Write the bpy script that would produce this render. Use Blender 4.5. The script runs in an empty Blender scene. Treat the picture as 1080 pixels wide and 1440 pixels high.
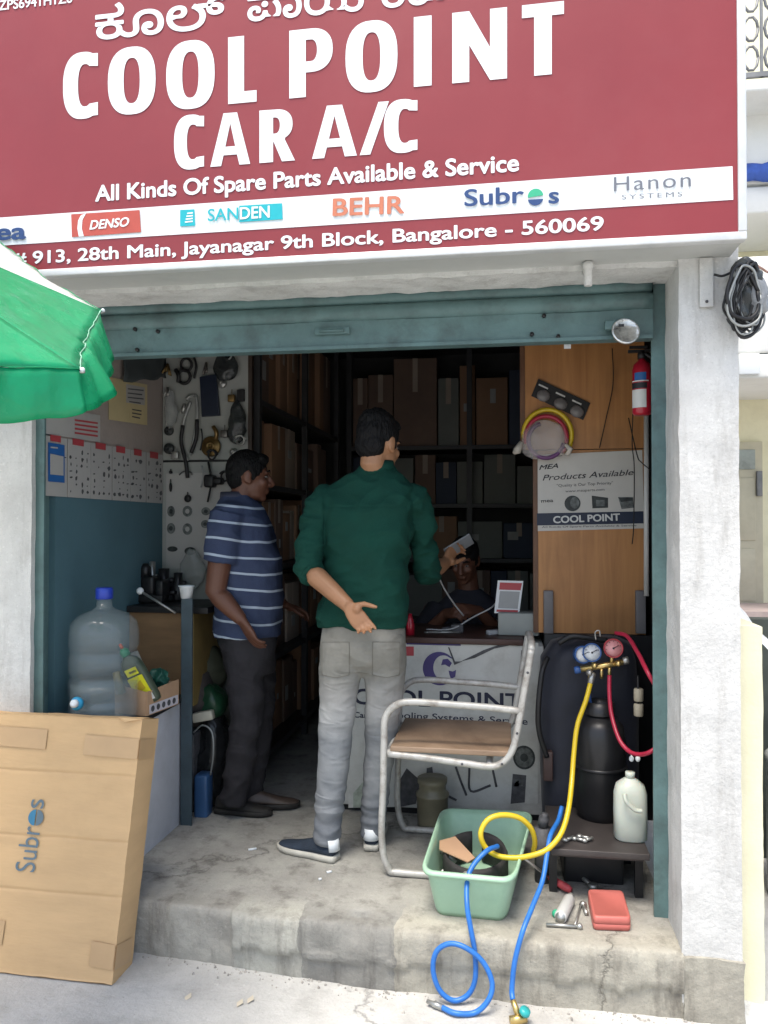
import bpy, bmesh, math, random
import numpy as np
from mathutils import Vector, Matrix, noise

random.seed(7)
S = bpy.context.scene
COL = S.collection
R = math.radians

# ------------------------------------------------------------------ camera
EYE = Vector((0.0, 0.0, 1.35))
YAW, PITCH, FPX = R(8.9), R(0.83), 1100.0
cam_d = bpy.data.cameras.new('camera')
cam_d.sensor_fit = 'VERTICAL'; cam_d.sensor_height = 36.0; cam_d.lens = 36.0 * FPX / 1440.0
cam_d.clip_start = 0.05; cam_d.clip_end = 3000
cam = bpy.data.objects.new('camera', cam_d); COL.objects.link(cam)
cam.location = EYE; cam.rotation_euler = (math.pi / 2 + PITCH, 0, YAW)
S.camera = cam

# ------------------------------------------------------------------ sky and sun
SUN_EL, SUN_AZ = R(70), R(200)          # azimuth clockwise from +Y
w = bpy.data.worlds.new('World'); S.world = w; w.use_nodes = True
nt = w.node_tree; bg = nt.nodes['Background']
sky = nt.nodes.new('ShaderNodeTexSky'); sky.sky_type = 'NISHITA'; sky.sun_disc = False
sky.sun_elevation = SUN_EL; sky.sun_rotation = SUN_AZ; sky.air_density = 1.0; sky.dust_density = 3.0
nt.links.new(sky.outputs[0], bg.inputs[0]); bg.inputs[1].default_value = 0.15
sun_d = bpy.data.lights.new('sun', 'SUN'); sun_d.energy = 1.8; sun_d.angle = R(25); sun_d.color = (1, .97, .92)
sun = bpy.data.objects.new('sun', sun_d); COL.objects.link(sun)
sdir = Vector((math.sin(SUN_AZ) * math.cos(SUN_EL), math.cos(SUN_AZ) * math.cos(SUN_EL), math.sin(SUN_EL)))
sun.rotation_euler = sdir.to_track_quat('Z', 'Y').to_euler()
S.view_settings.view_transform = 'Standard'; S.view_settings.look = 'None'
S.view_settings.exposure = 1.2; S.view_settings.gamma = 1.0
S.view_settings.use_white_balance = True; S.view_settings.white_balance_temperature = 6750; S.view_settings.white_balance_tint = 8
S.cycles.max_bounces = 10; S.cycles.diffuse_bounces = 6; S.cycles.transparent_max_bounces = 12
S.cycles.use_denoising = True

# ------------------------------------------------------------------ measuring: photo pixel (1080x1440) to a point on a plane
FW = Vector((-math.sin(YAW) * math.cos(PITCH), math.cos(YAW) * math.cos(PITCH), math.sin(PITCH)))
RT = Vector((math.cos(YAW), math.sin(YAW), 0)); UP = RT.cross(FW)
def ray(x, y): return FW + RT * ((x - 540) / FPX) + UP * ((720 - y) / FPX)
def PY(x, y, Y):
    r = ray(x, y); return EYE + r * (Y / r.y)
def PZ(x, y, Z=0.0):
    r = ray(x, y); return EYE + r * ((Z - EYE.z) / r.z)
def PX(x, y, X):
    r = ray(x, y); return EYE + r * (X / r.x)

# ------------------------------------------------------------------ materials
MATS = {}
def mat(name, col, rough=.6, metal=0.0, var=.12, vs=6.0, bump=.0, bs=60.0, col2=None, dirt=.0, ds=3.0, dcol=(.08, .07, .06),
        trans=0.0, alpha=1.0, spec=.5, coat=0.0, stretch=None, sheen=0.0, ior=1.45, sss=0.0):
    if name in MATS: return MATS[name]
    m = bpy.data.materials.new(name); m.use_nodes = True; MATS[name] = m
    n = m.node_tree.nodes; L = m.node_tree.links; b = n['Principled BSDF']
    tc = n.new('ShaderNodeTexCoord'); mp = n.new('ShaderNodeMapping'); L.new(tc.outputs['Object'], mp.inputs[0])
    if stretch: mp.inputs['Scale'].default_value = stretch
    nz = n.new('ShaderNodeTexNoise'); nz.inputs['Scale'].default_value = vs; nz.inputs['Detail'].default_value = 6; nz.inputs['Roughness'].default_value = .62
    L.new(mp.outputs[0], nz.inputs['Vector'])
    rp = n.new('ShaderNodeValToRGB'); L.new(nz.outputs['Fac'], rp.inputs[0])
    c2 = col2 or tuple(min(1, c * (1 + var)) for c in col)
    c1 = tuple(c * (1 - var) for c in col)
    rp.color_ramp.elements[0].position = .32; rp.color_ramp.elements[1].position = .68
    rp.color_ramp.elements[0].color = (*c1, 1); rp.color_ramp.elements[1].color = (*c2, 1)
    out = rp.outputs[0]
    if dirt > 0:
        n2 = n.new('ShaderNodeTexNoise'); n2.inputs['Scale'].default_value = ds; n2.inputs['Detail'].default_value = 9; n2.inputs['Roughness'].default_value = .7
        L.new(tc.outputs['Object'], n2.inputs['Vector'])
        r2 = n.new('ShaderNodeValToRGB'); r2.color_ramp.elements[0].position = .48; r2.color_ramp.elements[1].position = .72
        r2.color_ramp.elements[0].color = (0, 0, 0, 1); r2.color_ramp.elements[1].color = (dirt, dirt, dirt, 1)
        L.new(n2.outputs['Fac'], r2.inputs[0])
        mx = n.new('ShaderNodeMix'); mx.data_type = 'RGBA'; L.new(r2.outputs[0], mx.inputs[0]); L.new(out, mx.inputs[6]); mx.inputs[7].default_value = (*dcol, 1)
        out = mx.outputs[2]
    L.new(out, b.inputs['Base Color'])
    mr = n.new('ShaderNodeMapRange'); mr.inputs['To Min'].default_value = max(0, rough - .1); mr.inputs['To Max'].default_value = min(1, rough + .1)
    L.new(nz.outputs['Fac'], mr.inputs[0]); L.new(mr.outputs[0], b.inputs['Roughness'])
    b.inputs['Metallic'].default_value = metal; b.inputs['Specular IOR Level'].default_value = spec; b.inputs['IOR'].default_value = ior
    b.inputs['Transmission Weight'].default_value = trans; b.inputs['Alpha'].default_value = alpha; b.inputs['Coat Weight'].default_value = coat
    b.inputs['Sheen Weight'].default_value = sheen
    if sss > 0:
        b.inputs['Subsurface Weight'].default_value = sss; b.inputs['Subsurface Radius'].default_value = (.012, .005, .003); b.inputs['Subsurface Scale'].default_value = 1
    if bump > 0:
        n3 = n.new('ShaderNodeTexNoise'); n3.inputs['Scale'].default_value = bs; n3.inputs['Detail'].default_value = 5; L.new(mp.outputs[0], n3.inputs['Vector'])
        bp = n.new('ShaderNodeBump'); bp.inputs['Strength'].default_value = bump; bp.inputs['Distance'].default_value = .01
        L.new(n3.outputs['Fac'], bp.inputs['Height']); L.new(bp.outputs[0], b.inputs['Normal'])
    return m

def folds(m, sc, strength=.6, dist=.012, dist2=1.2):
    n = m.node_tree.nodes; L = m.node_tree.links; b = n['Principled BSDF']
    tc = n.new('ShaderNodeTexCoord'); mp = n.new('ShaderNodeMapping'); mp.inputs['Scale'].default_value = sc; mp.inputs['Rotation'].default_value = (.15, .35, .2); L.new(tc.outputs['Object'], mp.inputs[0])
    nz = n.new('ShaderNodeTexNoise'); nz.noise_type = 'RIDGED_MULTIFRACTAL'; nz.inputs['Scale'].default_value = 1; nz.inputs['Detail'].default_value = 2.2; nz.inputs['Roughness'].default_value = .45; nz.inputs['Distortion'].default_value = dist2; L.new(mp.outputs[0], nz.inputs['Vector'])
    bp = n.new('ShaderNodeBump'); bp.inputs['Strength'].default_value = strength; bp.inputs['Distance'].default_value = dist; L.new(nz.outputs['Fac'], bp.inputs['Height'])
    if b.inputs['Normal'].links: L.new(b.inputs['Normal'].links[0].from_socket, bp.inputs['Normal'])
    L.new(bp.outputs[0], b.inputs['Normal'])
def nodes_of(m): return m.node_tree.nodes, m.node_tree.links, m.node_tree.nodes['Principled BSDF']

# ------------------------------------------------------------------ mesh building
class MB:
    def __init__(s): s.v = []; s.f = []; s.sm = []
    def add(s, vs, fs, smooth=False):
        o = len(s.v); s.v += [Vector(p) for p in vs]; s.f += [tuple(i + o for i in f) for f in fs]; s.sm += [smooth] * len(fs); return s
    def box(s, a, b, M=None, bev=0.0):
        x0, x1 = sorted((a[0], b[0])); y0, y1 = sorted((a[1], b[1])); z0, z1 = sorted((a[2], b[2]))
        if bev > 0:
            bm = bmesh.new(); bmesh.ops.create_cube(bm, size=1)
            for v in bm.verts: v.co = Vector(((x0 + x1) / 2 + v.co.x * (x1 - x0), (y0 + y1) / 2 + v.co.y * (y1 - y0), (z0 + z1) / 2 + v.co.z * (z1 - z0)))
            bmesh.ops.bevel(bm, geom=bm.edges[:], offset=min(bev, .45 * min(x1 - x0, y1 - y0, z1 - z0)), segments=3, affect='EDGES', profile=.5)
            bm.verts.index_update()
            vs = [v.co.copy() for v in bm.verts]; fs = [[v.index for v in f.verts] for f in bm.faces]; bm.free()
            if M: vs = [M @ v for v in vs]
            return s.add(vs, fs, True)
        vs = [Vector(p) for p in ((x0, y0, z0), (x1, y0, z0), (x1, y1, z0), (x0, y1, z0), (x0, y0, z1), (x1, y0, z1), (x1, y1, z1), (x0, y1, z1))]
        if M: vs = [M @ v for v in vs]
        return s.add(vs, [(0, 3, 2, 1), (4, 5, 6, 7), (0, 1, 5, 4), (1, 2, 6, 5), (2, 3, 7, 6), (3, 0, 4, 7)])
    def loft(s, rings, smooth=True, caps=True):
        n = len(rings[0]); vs = [p for r in rings for p in r]; fs = []
        for i in range(len(rings) - 1):
            for j in range(n):
                k = (j + 1) % n; fs.append((i * n + j, i * n + k, (i + 1) * n + k, (i + 1) * n + j))
        if caps: fs.append(tuple(range(n))[::-1]); fs.append(tuple((len(rings) - 1) * n + j for j in range(n)))
        return s.add(vs, fs, smooth)
    def tube(s, pts, r, n=12, caps=True, flat=1.0):
        pts = [Vector(p) for p in pts]; m = len(pts); rs = r if isinstance(r, (list, tuple)) else [r] * m
        rings = []; up = None
        for i, p in enumerate(pts):
            t = (pts[min(i + 1, m - 1)] - pts[max(i - 1, 0)]).normalized()
            if up is None:
                up = Vector((0, 0, 1)) if abs(t.z) < .9 else Vector((0, 1, 0))
            a = (up - t * up.dot(t)); a = a.normalized() if a.length > 1e-6 else t.orthogonal().normalized()
            up = a; b = t.cross(a)
            rings.append([p + (a * math.cos(2 * math.pi * j / n) * flat + b * math.sin(2 * math.pi * j / n)) * rs[i] for j in range(n)])
        return s.loft(rings, True, caps)
    def lathe(s, c, prof, n=24, ax=None, caps=True):
        c = Vector(c); ax = Vector(ax).normalized() if ax else Vector((0, 0, 1)); q = Vector((0, 0, 1)).rotation_difference(ax)
        rings = [[c + q @ Vector((r * math.cos(2 * math.pi * j / n), r * math.sin(2 * math.pi * j / n), z)) for j in range(n)] for r, z in prof]
        return s.loft(rings, True, caps)
    def ell(s, c, r, q=None, n=16, m=10):
        c = Vector(c); rings = []
        for i in range(m + 1):
            t = math.pi * i / m; rr = max(math.sin(t), 1e-3); z = -math.cos(t)
            ring = []
            for j in range(n):
                a = 2 * math.pi * j / n; p = Vector((r[0] * rr * math.cos(a), r[1] * rr * math.sin(a), r[2] * z))
                ring.append(c + (q @ p if q is not None else p))
            rings.append(ring)
        return s.loft(rings)
    def prism(s, pts, nrm, th):
        pts = [Vector(p) for p in pts]; d = Vector(nrm).normalized() * th; n = len(pts)
        vs = pts + [p + d for p in pts]; fs = [tuple(range(n))[::-1], tuple(range(n, 2 * n))] + [(i, (i + 1) % n, n + (i + 1) % n, n + i) for i in range(n)]
        return s.add(vs, fs)
    def build(s, name, m, parent=None, base=None, bevel=0.0, subsurf=0):
        me = bpy.data.meshes.new(name); o = bpy.data.objects.new(name, me); COL.objects.link(o)
        if parent is not None:
            off = parent.get('_w'); off = Vector(off) if off is not None else Vector((0, 0, 0)); o.parent = parent; o['_w'] = tuple(off)
        else:
            if base is None:
                xs = [v.x for v in s.v]; ys = [v.y for v in s.v]; zs = [v.z for v in s.v]
                base = ((min(xs) + max(xs)) / 2, (min(ys) + max(ys)) / 2, min(zs))
            off = Vector(base); o.location = off; o['_w'] = tuple(off)
        me.from_pydata([tuple(v - off) for v in s.v], [], s.f)
        me.polygons.foreach_set('use_smooth', s.sm)
        bm = bmesh.new(); bm.from_mesh(me); bmesh.ops.recalc_face_normals(bm, faces=bm.faces[:]); bm.to_mesh(me); bm.free()
        me.materials.append(m)
        if bevel > 0:
            b = o.modifiers.new('edge', 'BEVEL'); b.width = bevel; b.segments = 2; b.limit_method = 'ANGLE'; b.angle_limit = R(40)
        if subsurf:
            b = o.modifiers.new('sub', 'SUBSURF'); b.levels = subsurf; b.render_levels = subsurf
        return o

def tag(o, label=None, cat=None, group=None, kind=None):
    if label: o['label'] = label
    if cat: o['category'] = cat
    if group: o['group'] = group
    if kind: o['kind'] = kind
    return o
def root(name, loc, label, cat, group=None):
    o = bpy.data.objects.new(name, None); COL.objects.link(o); o.location = loc; o['_w'] = tuple(loc); o.empty_display_size = .05
    return tag(o, label, cat, group)

def fuse(mb, name, m, parent=None, base=None, voxel=.006, smooth=4, fold=None):
    """join overlapping closed shells into one continuous skin"""
    t = mb.build(name, m, parent, base)
    r = t.modifiers.new('skin', 'REMESH'); r.mode = 'VOXEL'; r.voxel_size = voxel; r.use_smooth_shade = True
    if smooth:
        sm = t.modifiers.new('soft', 'SMOOTH'); sm.factor = .5; sm.iterations = smooth
    bpy.context.view_layer.update()
    ev = t.evaluated_get(bpy.context.evaluated_depsgraph_get())
    me = bpy.data.meshes.new_from_object(ev)
    t.modifiers.clear(); old = t.data; t.data = me; bpy.data.meshes.remove(old); me.name = name
    if not me.materials: me.materials.append(m)
    if fold:
        n = len(me.vertices); co = np.empty(n * 3); no = np.empty(n * 3)
        me.vertices.foreach_get('co', co); me.vertices.foreach_get('normal', no)
        co = co.reshape(-1, 3); no = no.reshape(-1, 3)
        d = fold(co + np.array(t['_w'])); co += no * d[:, None]
        me.vertices.foreach_set('co', co.ravel()); me.update()
    me.polygons.foreach_set('use_smooth', [True] * len(me.polygons))
    return t

def curve_pts(pts, k=8):
    """smooth path through the points (Catmull-Rom)"""
    pts = [Vector(p) for p in pts]; P = [pts[0] * 2 - pts[1]] + pts + [pts[-1] * 2 - pts[-2]]; out = []
    for i in range(1, len(P) - 2):
        for j in range(k):
            t = j / k; a, b, c, d = P[i - 1], P[i], P[i + 1], P[i + 2]
            out.append(.5 * ((2 * b) + (c - a) * t + (2 * a - 5 * b + 4 * c - d) * t * t + (3 * b - a - 3 * c + d) * t ** 3))
    out.append(P[-2]); return out

# ------------------------------------------------------------------ lettering
def text_mesh(body, offset=0.0, shear=0.0, spacing=1.0):
    c = bpy.data.curves.new('lettering', 'FONT'); c.body = body; c.shear = shear; c.space_character = spacing
    c.resolution_u = 5; c.fill_mode = 'BOTH'; c.extrude = 0
    o = bpy.data.objects.new('lettering', c); COL.objects.link(o); bpy.context.view_layer.update()
    me = bpy.data.meshes.new_from_object(o.evaluated_get(bpy.context.evaluated_depsgraph_get()))
    bpy.data.objects.remove(o); bpy.data.curves.remove(c); return me
_H = text_mesh('H'); CAP = max(v.co.y for v in _H.vertices)
def text(body, p0, p1, cap, nrm, m, parent, offset=0.0, shear=0.0, th=.0015, name='lettering', spacing=1.0, lift=.0008, boxh=None):
    """lay body on the line p0 to p1 (world), cap height in metres, facing nrm"""
    me = text_mesh(body, 0, shear, spacing)
    p0 = Vector(p0); u = Vector(p1) - p0; wd = u.length; u.normalize(); n = Vector(nrm).normalized()
    n = (n - u * n.dot(u)).normalized(); v = n.cross(u)
    xs = [q.co.x for q in me.vertices]; x0, x1 = min(xs) - max(0, offset), max(xs) + max(0, offset); sx = wd / (x1 - x0); sy = cap / (CAP + 2 * max(0, offset))
    off = Vector(parent['_w']) if parent is not None else Vector((0, 0, 0))
    # every letter, and every shifted copy that thickens it, lies on a level of its own
    isl = list(range(len(me.vertices)))
    def find(a):
        while isl[a] != a: isl[a] = isl[isl[a]]; a = isl[a]
        return a
    for e in me.edges: isl[find(e.vertices[0])] = find(e.vertices[1])
    ids = {}; lev = [ids.setdefault(find(k), len(ids)) % 5 for k in range(len(me.vertices))]
    shifts = [(0, 0)] if offset <= .003 else [(offset * math.cos(2 * math.pi * k / 8), offset * math.sin(2 * math.pi * k / 8)) for k in range(8)]
    vs, fs = [], []
    for c_, (dx, dy) in enumerate(shifts):
        b_ = len(vs)
        for k, q in enumerate(me.vertices):
            vs.append(tuple(p0 + u * ((q.co.x + dx - x0) * sx) + v * ((q.co.y + dy + max(0, offset)) * sy) + n * (lift + (c_ * 5 + lev[k]) * .00002) - off))
        fs += [tuple(b_ + k for k in p.vertices) for p in me.polygons]
    bpy.data.meshes.remove(me); me = bpy.data.meshes.new(name); me.from_pydata(vs, [], fs); me.materials.append(m)
    o = bpy.data.objects.new(name, me); COL.objects.link(o); o.parent = parent; o['_w'] = tuple(off); return o

def arc(cx, cy, rx, ry, a0, a1, n=18): return [(cx + rx * math.cos(R(a0 + (a1 - a0) * i / n)), cy + ry * math.sin(R(a0 + (a1 - a0) * i / n))) for i in range(n + 1)]
def sup(cx, cy, rx, ry, a0, a1, n=28, e=2.5):
    o = []
    for i in range(n + 1):
        a = R(a0 + (a1 - a0) * i / n); c, s_ = math.cos(a), math.sin(a)
        o.append((cx + rx * math.copysign(abs(c) ** (2 / e), c), cy + ry * math.copysign(abs(s_) ** (2 / e), s_)))
    return o
def glyph(ch, st):
    """outlines of a heavy condensed capital in a 1 x 1 box; st = stem as a share of the width"""
    if ch == 'O': return [sup(.5, .5, .5, .52, 0, 359, 40), sup(.5, .5, .5 - st, .52 - .17, 0, 359, 32)]
    if ch == 'C':
        return [sup(.56, .5, .56, .52, 66, 294, 34) + [(.98, .02), (.98, .22)] + sup(.62, .5, .62 - st, .33, 300, 60, 30)[0:] + [(.98, .78), (.98, .98)]]
    if ch == 'L': return [[(0, 0), (1, 0), (1, .17), (st, .17), (st, 1), (0, 1)]]
    if ch == 'I': return [[(0, 0), (1, 0), (1, 1), (0, 1)]]
    if ch == 'T': return [[(.5 - st / 2, 0), (.5 + st / 2, 0), (.5 + st / 2, .82), (1, .82), (1, 1), (0, 1), (0, .82), (.5 - st / 2, .82)]]
    if ch == 'N': return [[(0, 0), (st, 0), (st, .52), (1 - st, 0), (1, 0), (1, 1), (1 - st, 1), (1 - st, .46), (st, 1), (0, 1)]]
    if ch == 'P': return [[(0, 0), (st, 0), (st, .36), (.5, .36)] + sup(.5, .68, .5, .32, 270, 450, 20, 2.3) + [(0, 1)], [(st, .52), (st, .84)] + sup(.5, .68, .5 - st * .95, .16, 90, -90, 14, 2.2)]
    if ch == 'R': return [[(0, 0), (st, 0), (st, .38), (.42, .38), (.66, 0), (1.04, 0), (.74, .42)] + sup(.5, .71, .47, .29, 300, 450, 18, 2.3) + [(0, 1)], [(st, .54), (st, .85)] + sup(.46, .695, .5 - st * .9, .155, 90, -90, 14, 2.2)]
    if ch == 'A': return [[(0, 0), (.27, 0), (.33, .2), (.67, .2), (.73, 0), (1, 0), (.67, 1), (.33, 1)], [(.375, .36), (.5, .8), (.625, .36)]]
    if ch == '/': return [[(0, 0), (.36, 0), (1, 1), (.64, 1)]]
def glyph_object(chars, place, m, parent, name, th=.0006):
    """chars: (letter, stem share); place(i, u, v) gives the world point"""
    verts = []; faces = []
    for i, (ch, st) in enumerate(chars):
        c = bpy.data.curves.new('g', 'CURVE'); c.dimensions = '2D'; c.fill_mode = 'BOTH'; c.extrude = .5
        for ol in glyph(ch, st):
            sp = c.splines.new('POLY'); sp.points.add(len(ol) - 1)
            for k, (x, y) in enumerate(ol): sp.points[k].co = (x, y, 0, 1)
            sp.use_cyclic_u = True
        o = bpy.data.objects.new('g', c); COL.objects.link(o); bpy.context.view_layer.update()
        me = bpy.data.meshes.new_from_object(o.evaluated_get(bpy.context.evaluated_depsgraph_get()))
        b = len(verts)
        for q in me.vertices: verts.append(place(i, q.co.x, q.co.y) + Vector((0, -1, 0)) * (.001 + (q.co.z + .5) * th))
        faces += [tuple(b + k for k in p.vertices) for p in me.polygons]
        bpy.data.objects.remove(o); bpy.data.curves.remove(c); bpy.data.meshes.remove(me)
    mb = MB(); mb.add(verts, faces); return mb.build(name, m, parent)

def bezel(pf, nrm, corners, th, lift=0.0):
    """flat sheet whose corners are given as photo pixels on the plane function pf"""
    mb = MB(); n = Vector(nrm).normalized(); return mb.prism([pf(*c) + n * lift for c in corners], n, th)

# ------------------------------------------------------------------ surfaces of the place
def rough_grid(mb, o, u, v, nu, nv, amp, sc=6.0):
    o, u, v = Vector(o), Vector(u), Vector(v); vs = []; fs = []
    for j in range(nv + 1):
        for i in range(nu + 1):
            p = o + u * (i / nu) + v * (j / nv); d = noise.noise_vector(p * sc) * amp + noise.noise_vector(p * sc * 5) * amp * .4
            vs.append(p + d)
    for j in range(nv):
        for i in range(nu): a = j * (nu + 1) + i; fs.append((a, a + 1, a + nu + 2, a + nu + 1))
    mb.add(vs, fs, True)
def rough_box(mb, a, b, res=.03, amp=.004, sc=6.0):
    a, b = Vector(a), Vector(b); d = b - a; n = [max(1, min(120, int(abs(q) / res))) for q in d]
    X, Y, Z = Vector((d.x, 0, 0)), Vector((0, d.y, 0)), Vector((0, 0, d.z))
    for o in (a, a + Y): rough_grid(mb, o, X, Z, n[0], n[2], amp, sc)
    for o in (a, a + X): rough_grid(mb, o, Y, Z, n[1], n[2], amp, sc)
    for o in (a, a + Z): rough_grid(mb, o, X, Y, n[0], n[1], amp, sc)

def concrete(name, c1, c2, stain=(.12, .11, .1), stain_amt=.6, crack=0.0, vs=2.2, bump=.5, speck=.25, vert=False):
    m = bpy.data.materials.new(name); m.use_nodes = True; n, L, b = nodes_of(m)
    tc = n.new('ShaderNodeTexCoord')
    def nz(sc, det=8, ro=.65, vec=None):
        q = n.new('ShaderNodeTexNoise'); q.inputs['Scale'].default_value = sc; q.inputs['Detail'].default_value = det; q.inputs['Roughness'].default_value = ro
        L.new(vec or tc.outputs['Object'], q.inputs['Vector']); return q
    def ramp(src, p0, p1, a, c):
        r = n.new('ShaderNodeValToRGB'); r.color_ramp.elements[0].position = p0; r.color_ramp.elements[1].position = p1
        r.color_ramp.elements[0].color = (*a, 1); r.color_ramp.elements[1].color = (*c, 1); L.new(src, r.inputs[0]); return r.outputs[0]
    def mix(f, a, bb, mode='MIX'):
        q = n.new('ShaderNodeMix'); q.data_type = 'RGBA'; q.blend_type = mode
        if isinstance(f, float): q.inputs[0].default_value = f
        else: L.new(f, q.inputs[0])
        L.new(a, q.inputs[6])
        if isinstance(bb, tuple): q.inputs[7].default_value = (*bb, 1)
        else: L.new(bb, q.inputs[7])
        return q.outputs[2]
    base = ramp(nz(vs).outputs['Fac'], .3, .7, c1, c2)
    vec = tc.outputs['Object']
    if vert:
        mp = n.new('ShaderNodeMapping'); mp.inputs['Scale'].default_value = (1, 1, .18); L.new(vec, mp.inputs[0]); vec = mp.outputs[0]
    st = ramp(nz(vs * 3.1, 10, .7, vec).outputs['Fac'], .5, .75, (0, 0, 0), (stain_amt,) * 3)
    out = mix(st, base, stain)
    sp = ramp(nz(140, 3).outputs['Fac'], .55, .75, (0, 0, 0), (speck,) * 3); out = mix(sp, out, tuple(c * .5 for c in c1))
    sp2 = ramp(nz(60, 4).outputs['Fac'], .6, .75, (0, 0, 0), (speck,) * 3); out = mix(sp2, out, tuple(min(1, c * 1.5) for c in c2))
    hs = nz(45, 8).outputs['Fac']
    if crack > 0:
        dn = nz(2.5, 6); ad = n.new('ShaderNodeVectorMath'); ad.operation = 'MULTIPLY_ADD'; ad.inputs[1].default_value = (.55, .55, .55)
        L.new(dn.outputs['Color'], ad.inputs[0]); L.new(tc.outputs['Object'], ad.inputs[2])
        vo = n.new('ShaderNodeTexVoronoi'); vo.feature = 'DISTANCE_TO_EDGE'; vo.inputs['Scale'].default_value = crack; L.new(ad.outputs[0], vo.inputs['Vector'])
        cr = ramp(vo.outputs['Distance'], .0, .005, (.42,) * 3, (0, 0, 0)); out = mix(cr, out, (.06, .055, .05))
        vc = n.new('ShaderNodeTexVoronoi'); vc.inputs['Scale'].default_value = crack; L.new(ad.outputs[0], vc.inputs['Vector'])
        tone = ramp(vc.outputs['Color'], 0, 1, (.9,) * 3, (1.06,) * 3); out = mix(1.0, out, tone, 'MULTIPLY')
        hh = n.new('ShaderNodeMath'); hh.operation = 'MULTIPLY_ADD'; hh.inputs[1].default_value = -1.5; L.new(cr, hh.inputs[0]); L.new(hs, hh.inputs[2]); hs = hh.outputs[0]
    L.new(out, b.inputs['Base Color']); b.inputs['Roughness'].default_value = .9; b.inputs['Specular IOR Level'].default_value = .25
    bp = n.new('ShaderNodeBump'); bp.inputs['Strength'].default_value = bump; bp.inputs['Distance'].default_value = .006
    L.new(hs, bp.inputs['Height']); L.new(bp.outputs[0], b.inputs['Normal'])
    return m

m_ground = concrete('street_concrete', (.40, .39, .37), (.56, .55, .52), (.27, .26, .24), .6, crack=.36, vs=2.2, bump=.9)
m_step = concrete('step_concrete', (.25, .24, .22), (.42, .41, .37), (.10, .09, .08), .85, crack=.4, vs=3.4, bump=.9, vert=True)
m_white = concrete('whitewashed_plaster', (.47, .465, .45), (.64, .635, .615), (.30, .285, .26), .65, vs=4.5, bump=.8, speck=.3, vert=True)
m_lint = concrete('old_white_plaster', (.5, .5, .48), (.66, .66, .64), (.22, .2, .18), .55, vs=5, bump=.9)
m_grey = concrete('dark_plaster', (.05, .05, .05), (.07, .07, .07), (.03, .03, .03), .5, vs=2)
m_cream = concrete('cream_paint', (.72, .68, .48), (.8, .76, .56), (.5, .46, .33), .35, vs=1.5, bump=.3, speck=.08)
m_whitewall = concrete('white_paint', (.74, .74, .7), (.82, .82, .8), (.55, .54, .5), .3, vs=1.2, bump=.3, speck=.08)

# mended stretches of the step differ in tone
n, L, b = nodes_of(m_step); src = b.inputs['Base Color'].links[0].from_socket
tc = n.new('ShaderNodeTexCoord'); sp_ = n.new('ShaderNodeSeparateXYZ'); nz = n.new('ShaderNodeTexNoise'); nz.inputs['Scale'].default_value = 7; nz.inputs['Detail'].default_value = 6
ma = n.new('ShaderNodeVectorMath'); ma.operation = 'MULTIPLY_ADD'; ma.inputs[1].default_value = (.10, .10, .10); L.new(tc.outputs['Object'], nz.inputs['Vector']); L.new(nz.outputs['Color'], ma.inputs[0]); L.new(tc.outputs['Object'], ma.inputs[2]); L.new(ma.outputs[0], sp_.inputs[0])
mr = n.new('ShaderNodeMapRange'); mr.inputs['From Min'].default_value = -1.9; mr.inputs['From Max'].default_value = .6; L.new(sp_.outputs[0], mr.inputs[0])
rp = n.new('ShaderNodeValToRGB'); rp.color_ramp.interpolation = 'CONSTANT'; e = rp.color_ramp.elements; e[0].position = 0; e[0].color = (.98, .96, .93, 1); e[1].position = .40; e[1].color = (1.1, 1.1, 1.06, 1)
for p_, c_ in ((.50, (.74, .74, .74)), (.632, (1.05, 1.02, .95))): q_ = e.new(p_); q_.color = (*c_, 1)
L.new(mr.outputs[0], rp.inputs[0])
# only the front strip was mended; the floor behind keeps its own tone
m2 = n.new('ShaderNodeMapRange'); m2.inputs['From Min'].default_value = .22; m2.inputs['From Max'].default_value = .12; L.new(sp_.outputs[1], m2.inputs[0])
mx = n.new('ShaderNodeMix'); mx.data_type = 'RGBA'; mx.blend_type = 'MULTIPLY'; L.new(m2.outputs[0], mx.inputs[0]); L.new(src, mx.inputs[6]); L.new(rp.outputs[0], mx.inputs[7]); L.new(mx.outputs[2], b.inputs['Base Color'])
# street: one sheet to the horizon, finer near the shop, rising a little to the left
def gz(x, y): return -.21 + .02 * min(1, max(0, (-x - .4) / .7)) * (1 if y > 0 else 1) + .004 * noise.noise(Vector((x * 3, y * 3, 0))) + .002 * noise.noise(Vector((x * 14, y * 14, 3)))
mb = MB(); nx, ny = 150, 70; xs = [-3 + 5 * i / nx for i in range(nx + 1)]; ys = [.8 + 2.4 * j / ny for j in range(ny + 1)]
xs = [-900, -60, -8] + xs + [8, 60, 900]; ys = [-900, -60, -6] + ys + [9, 60, 900]
mb.add([(x, y, gz(x, y)) for y in ys for x in xs], [(j * len(xs) + i, j * len(xs) + i + 1, (j + 1) * len(xs) + i + 1, (j + 1) * len(xs) + i) for j in range(len(ys) - 1) for i in range(len(xs) - 1)], True)
tag(mb.build('ground', m_ground, None, (0, 0, 0)), kind='structure')

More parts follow.
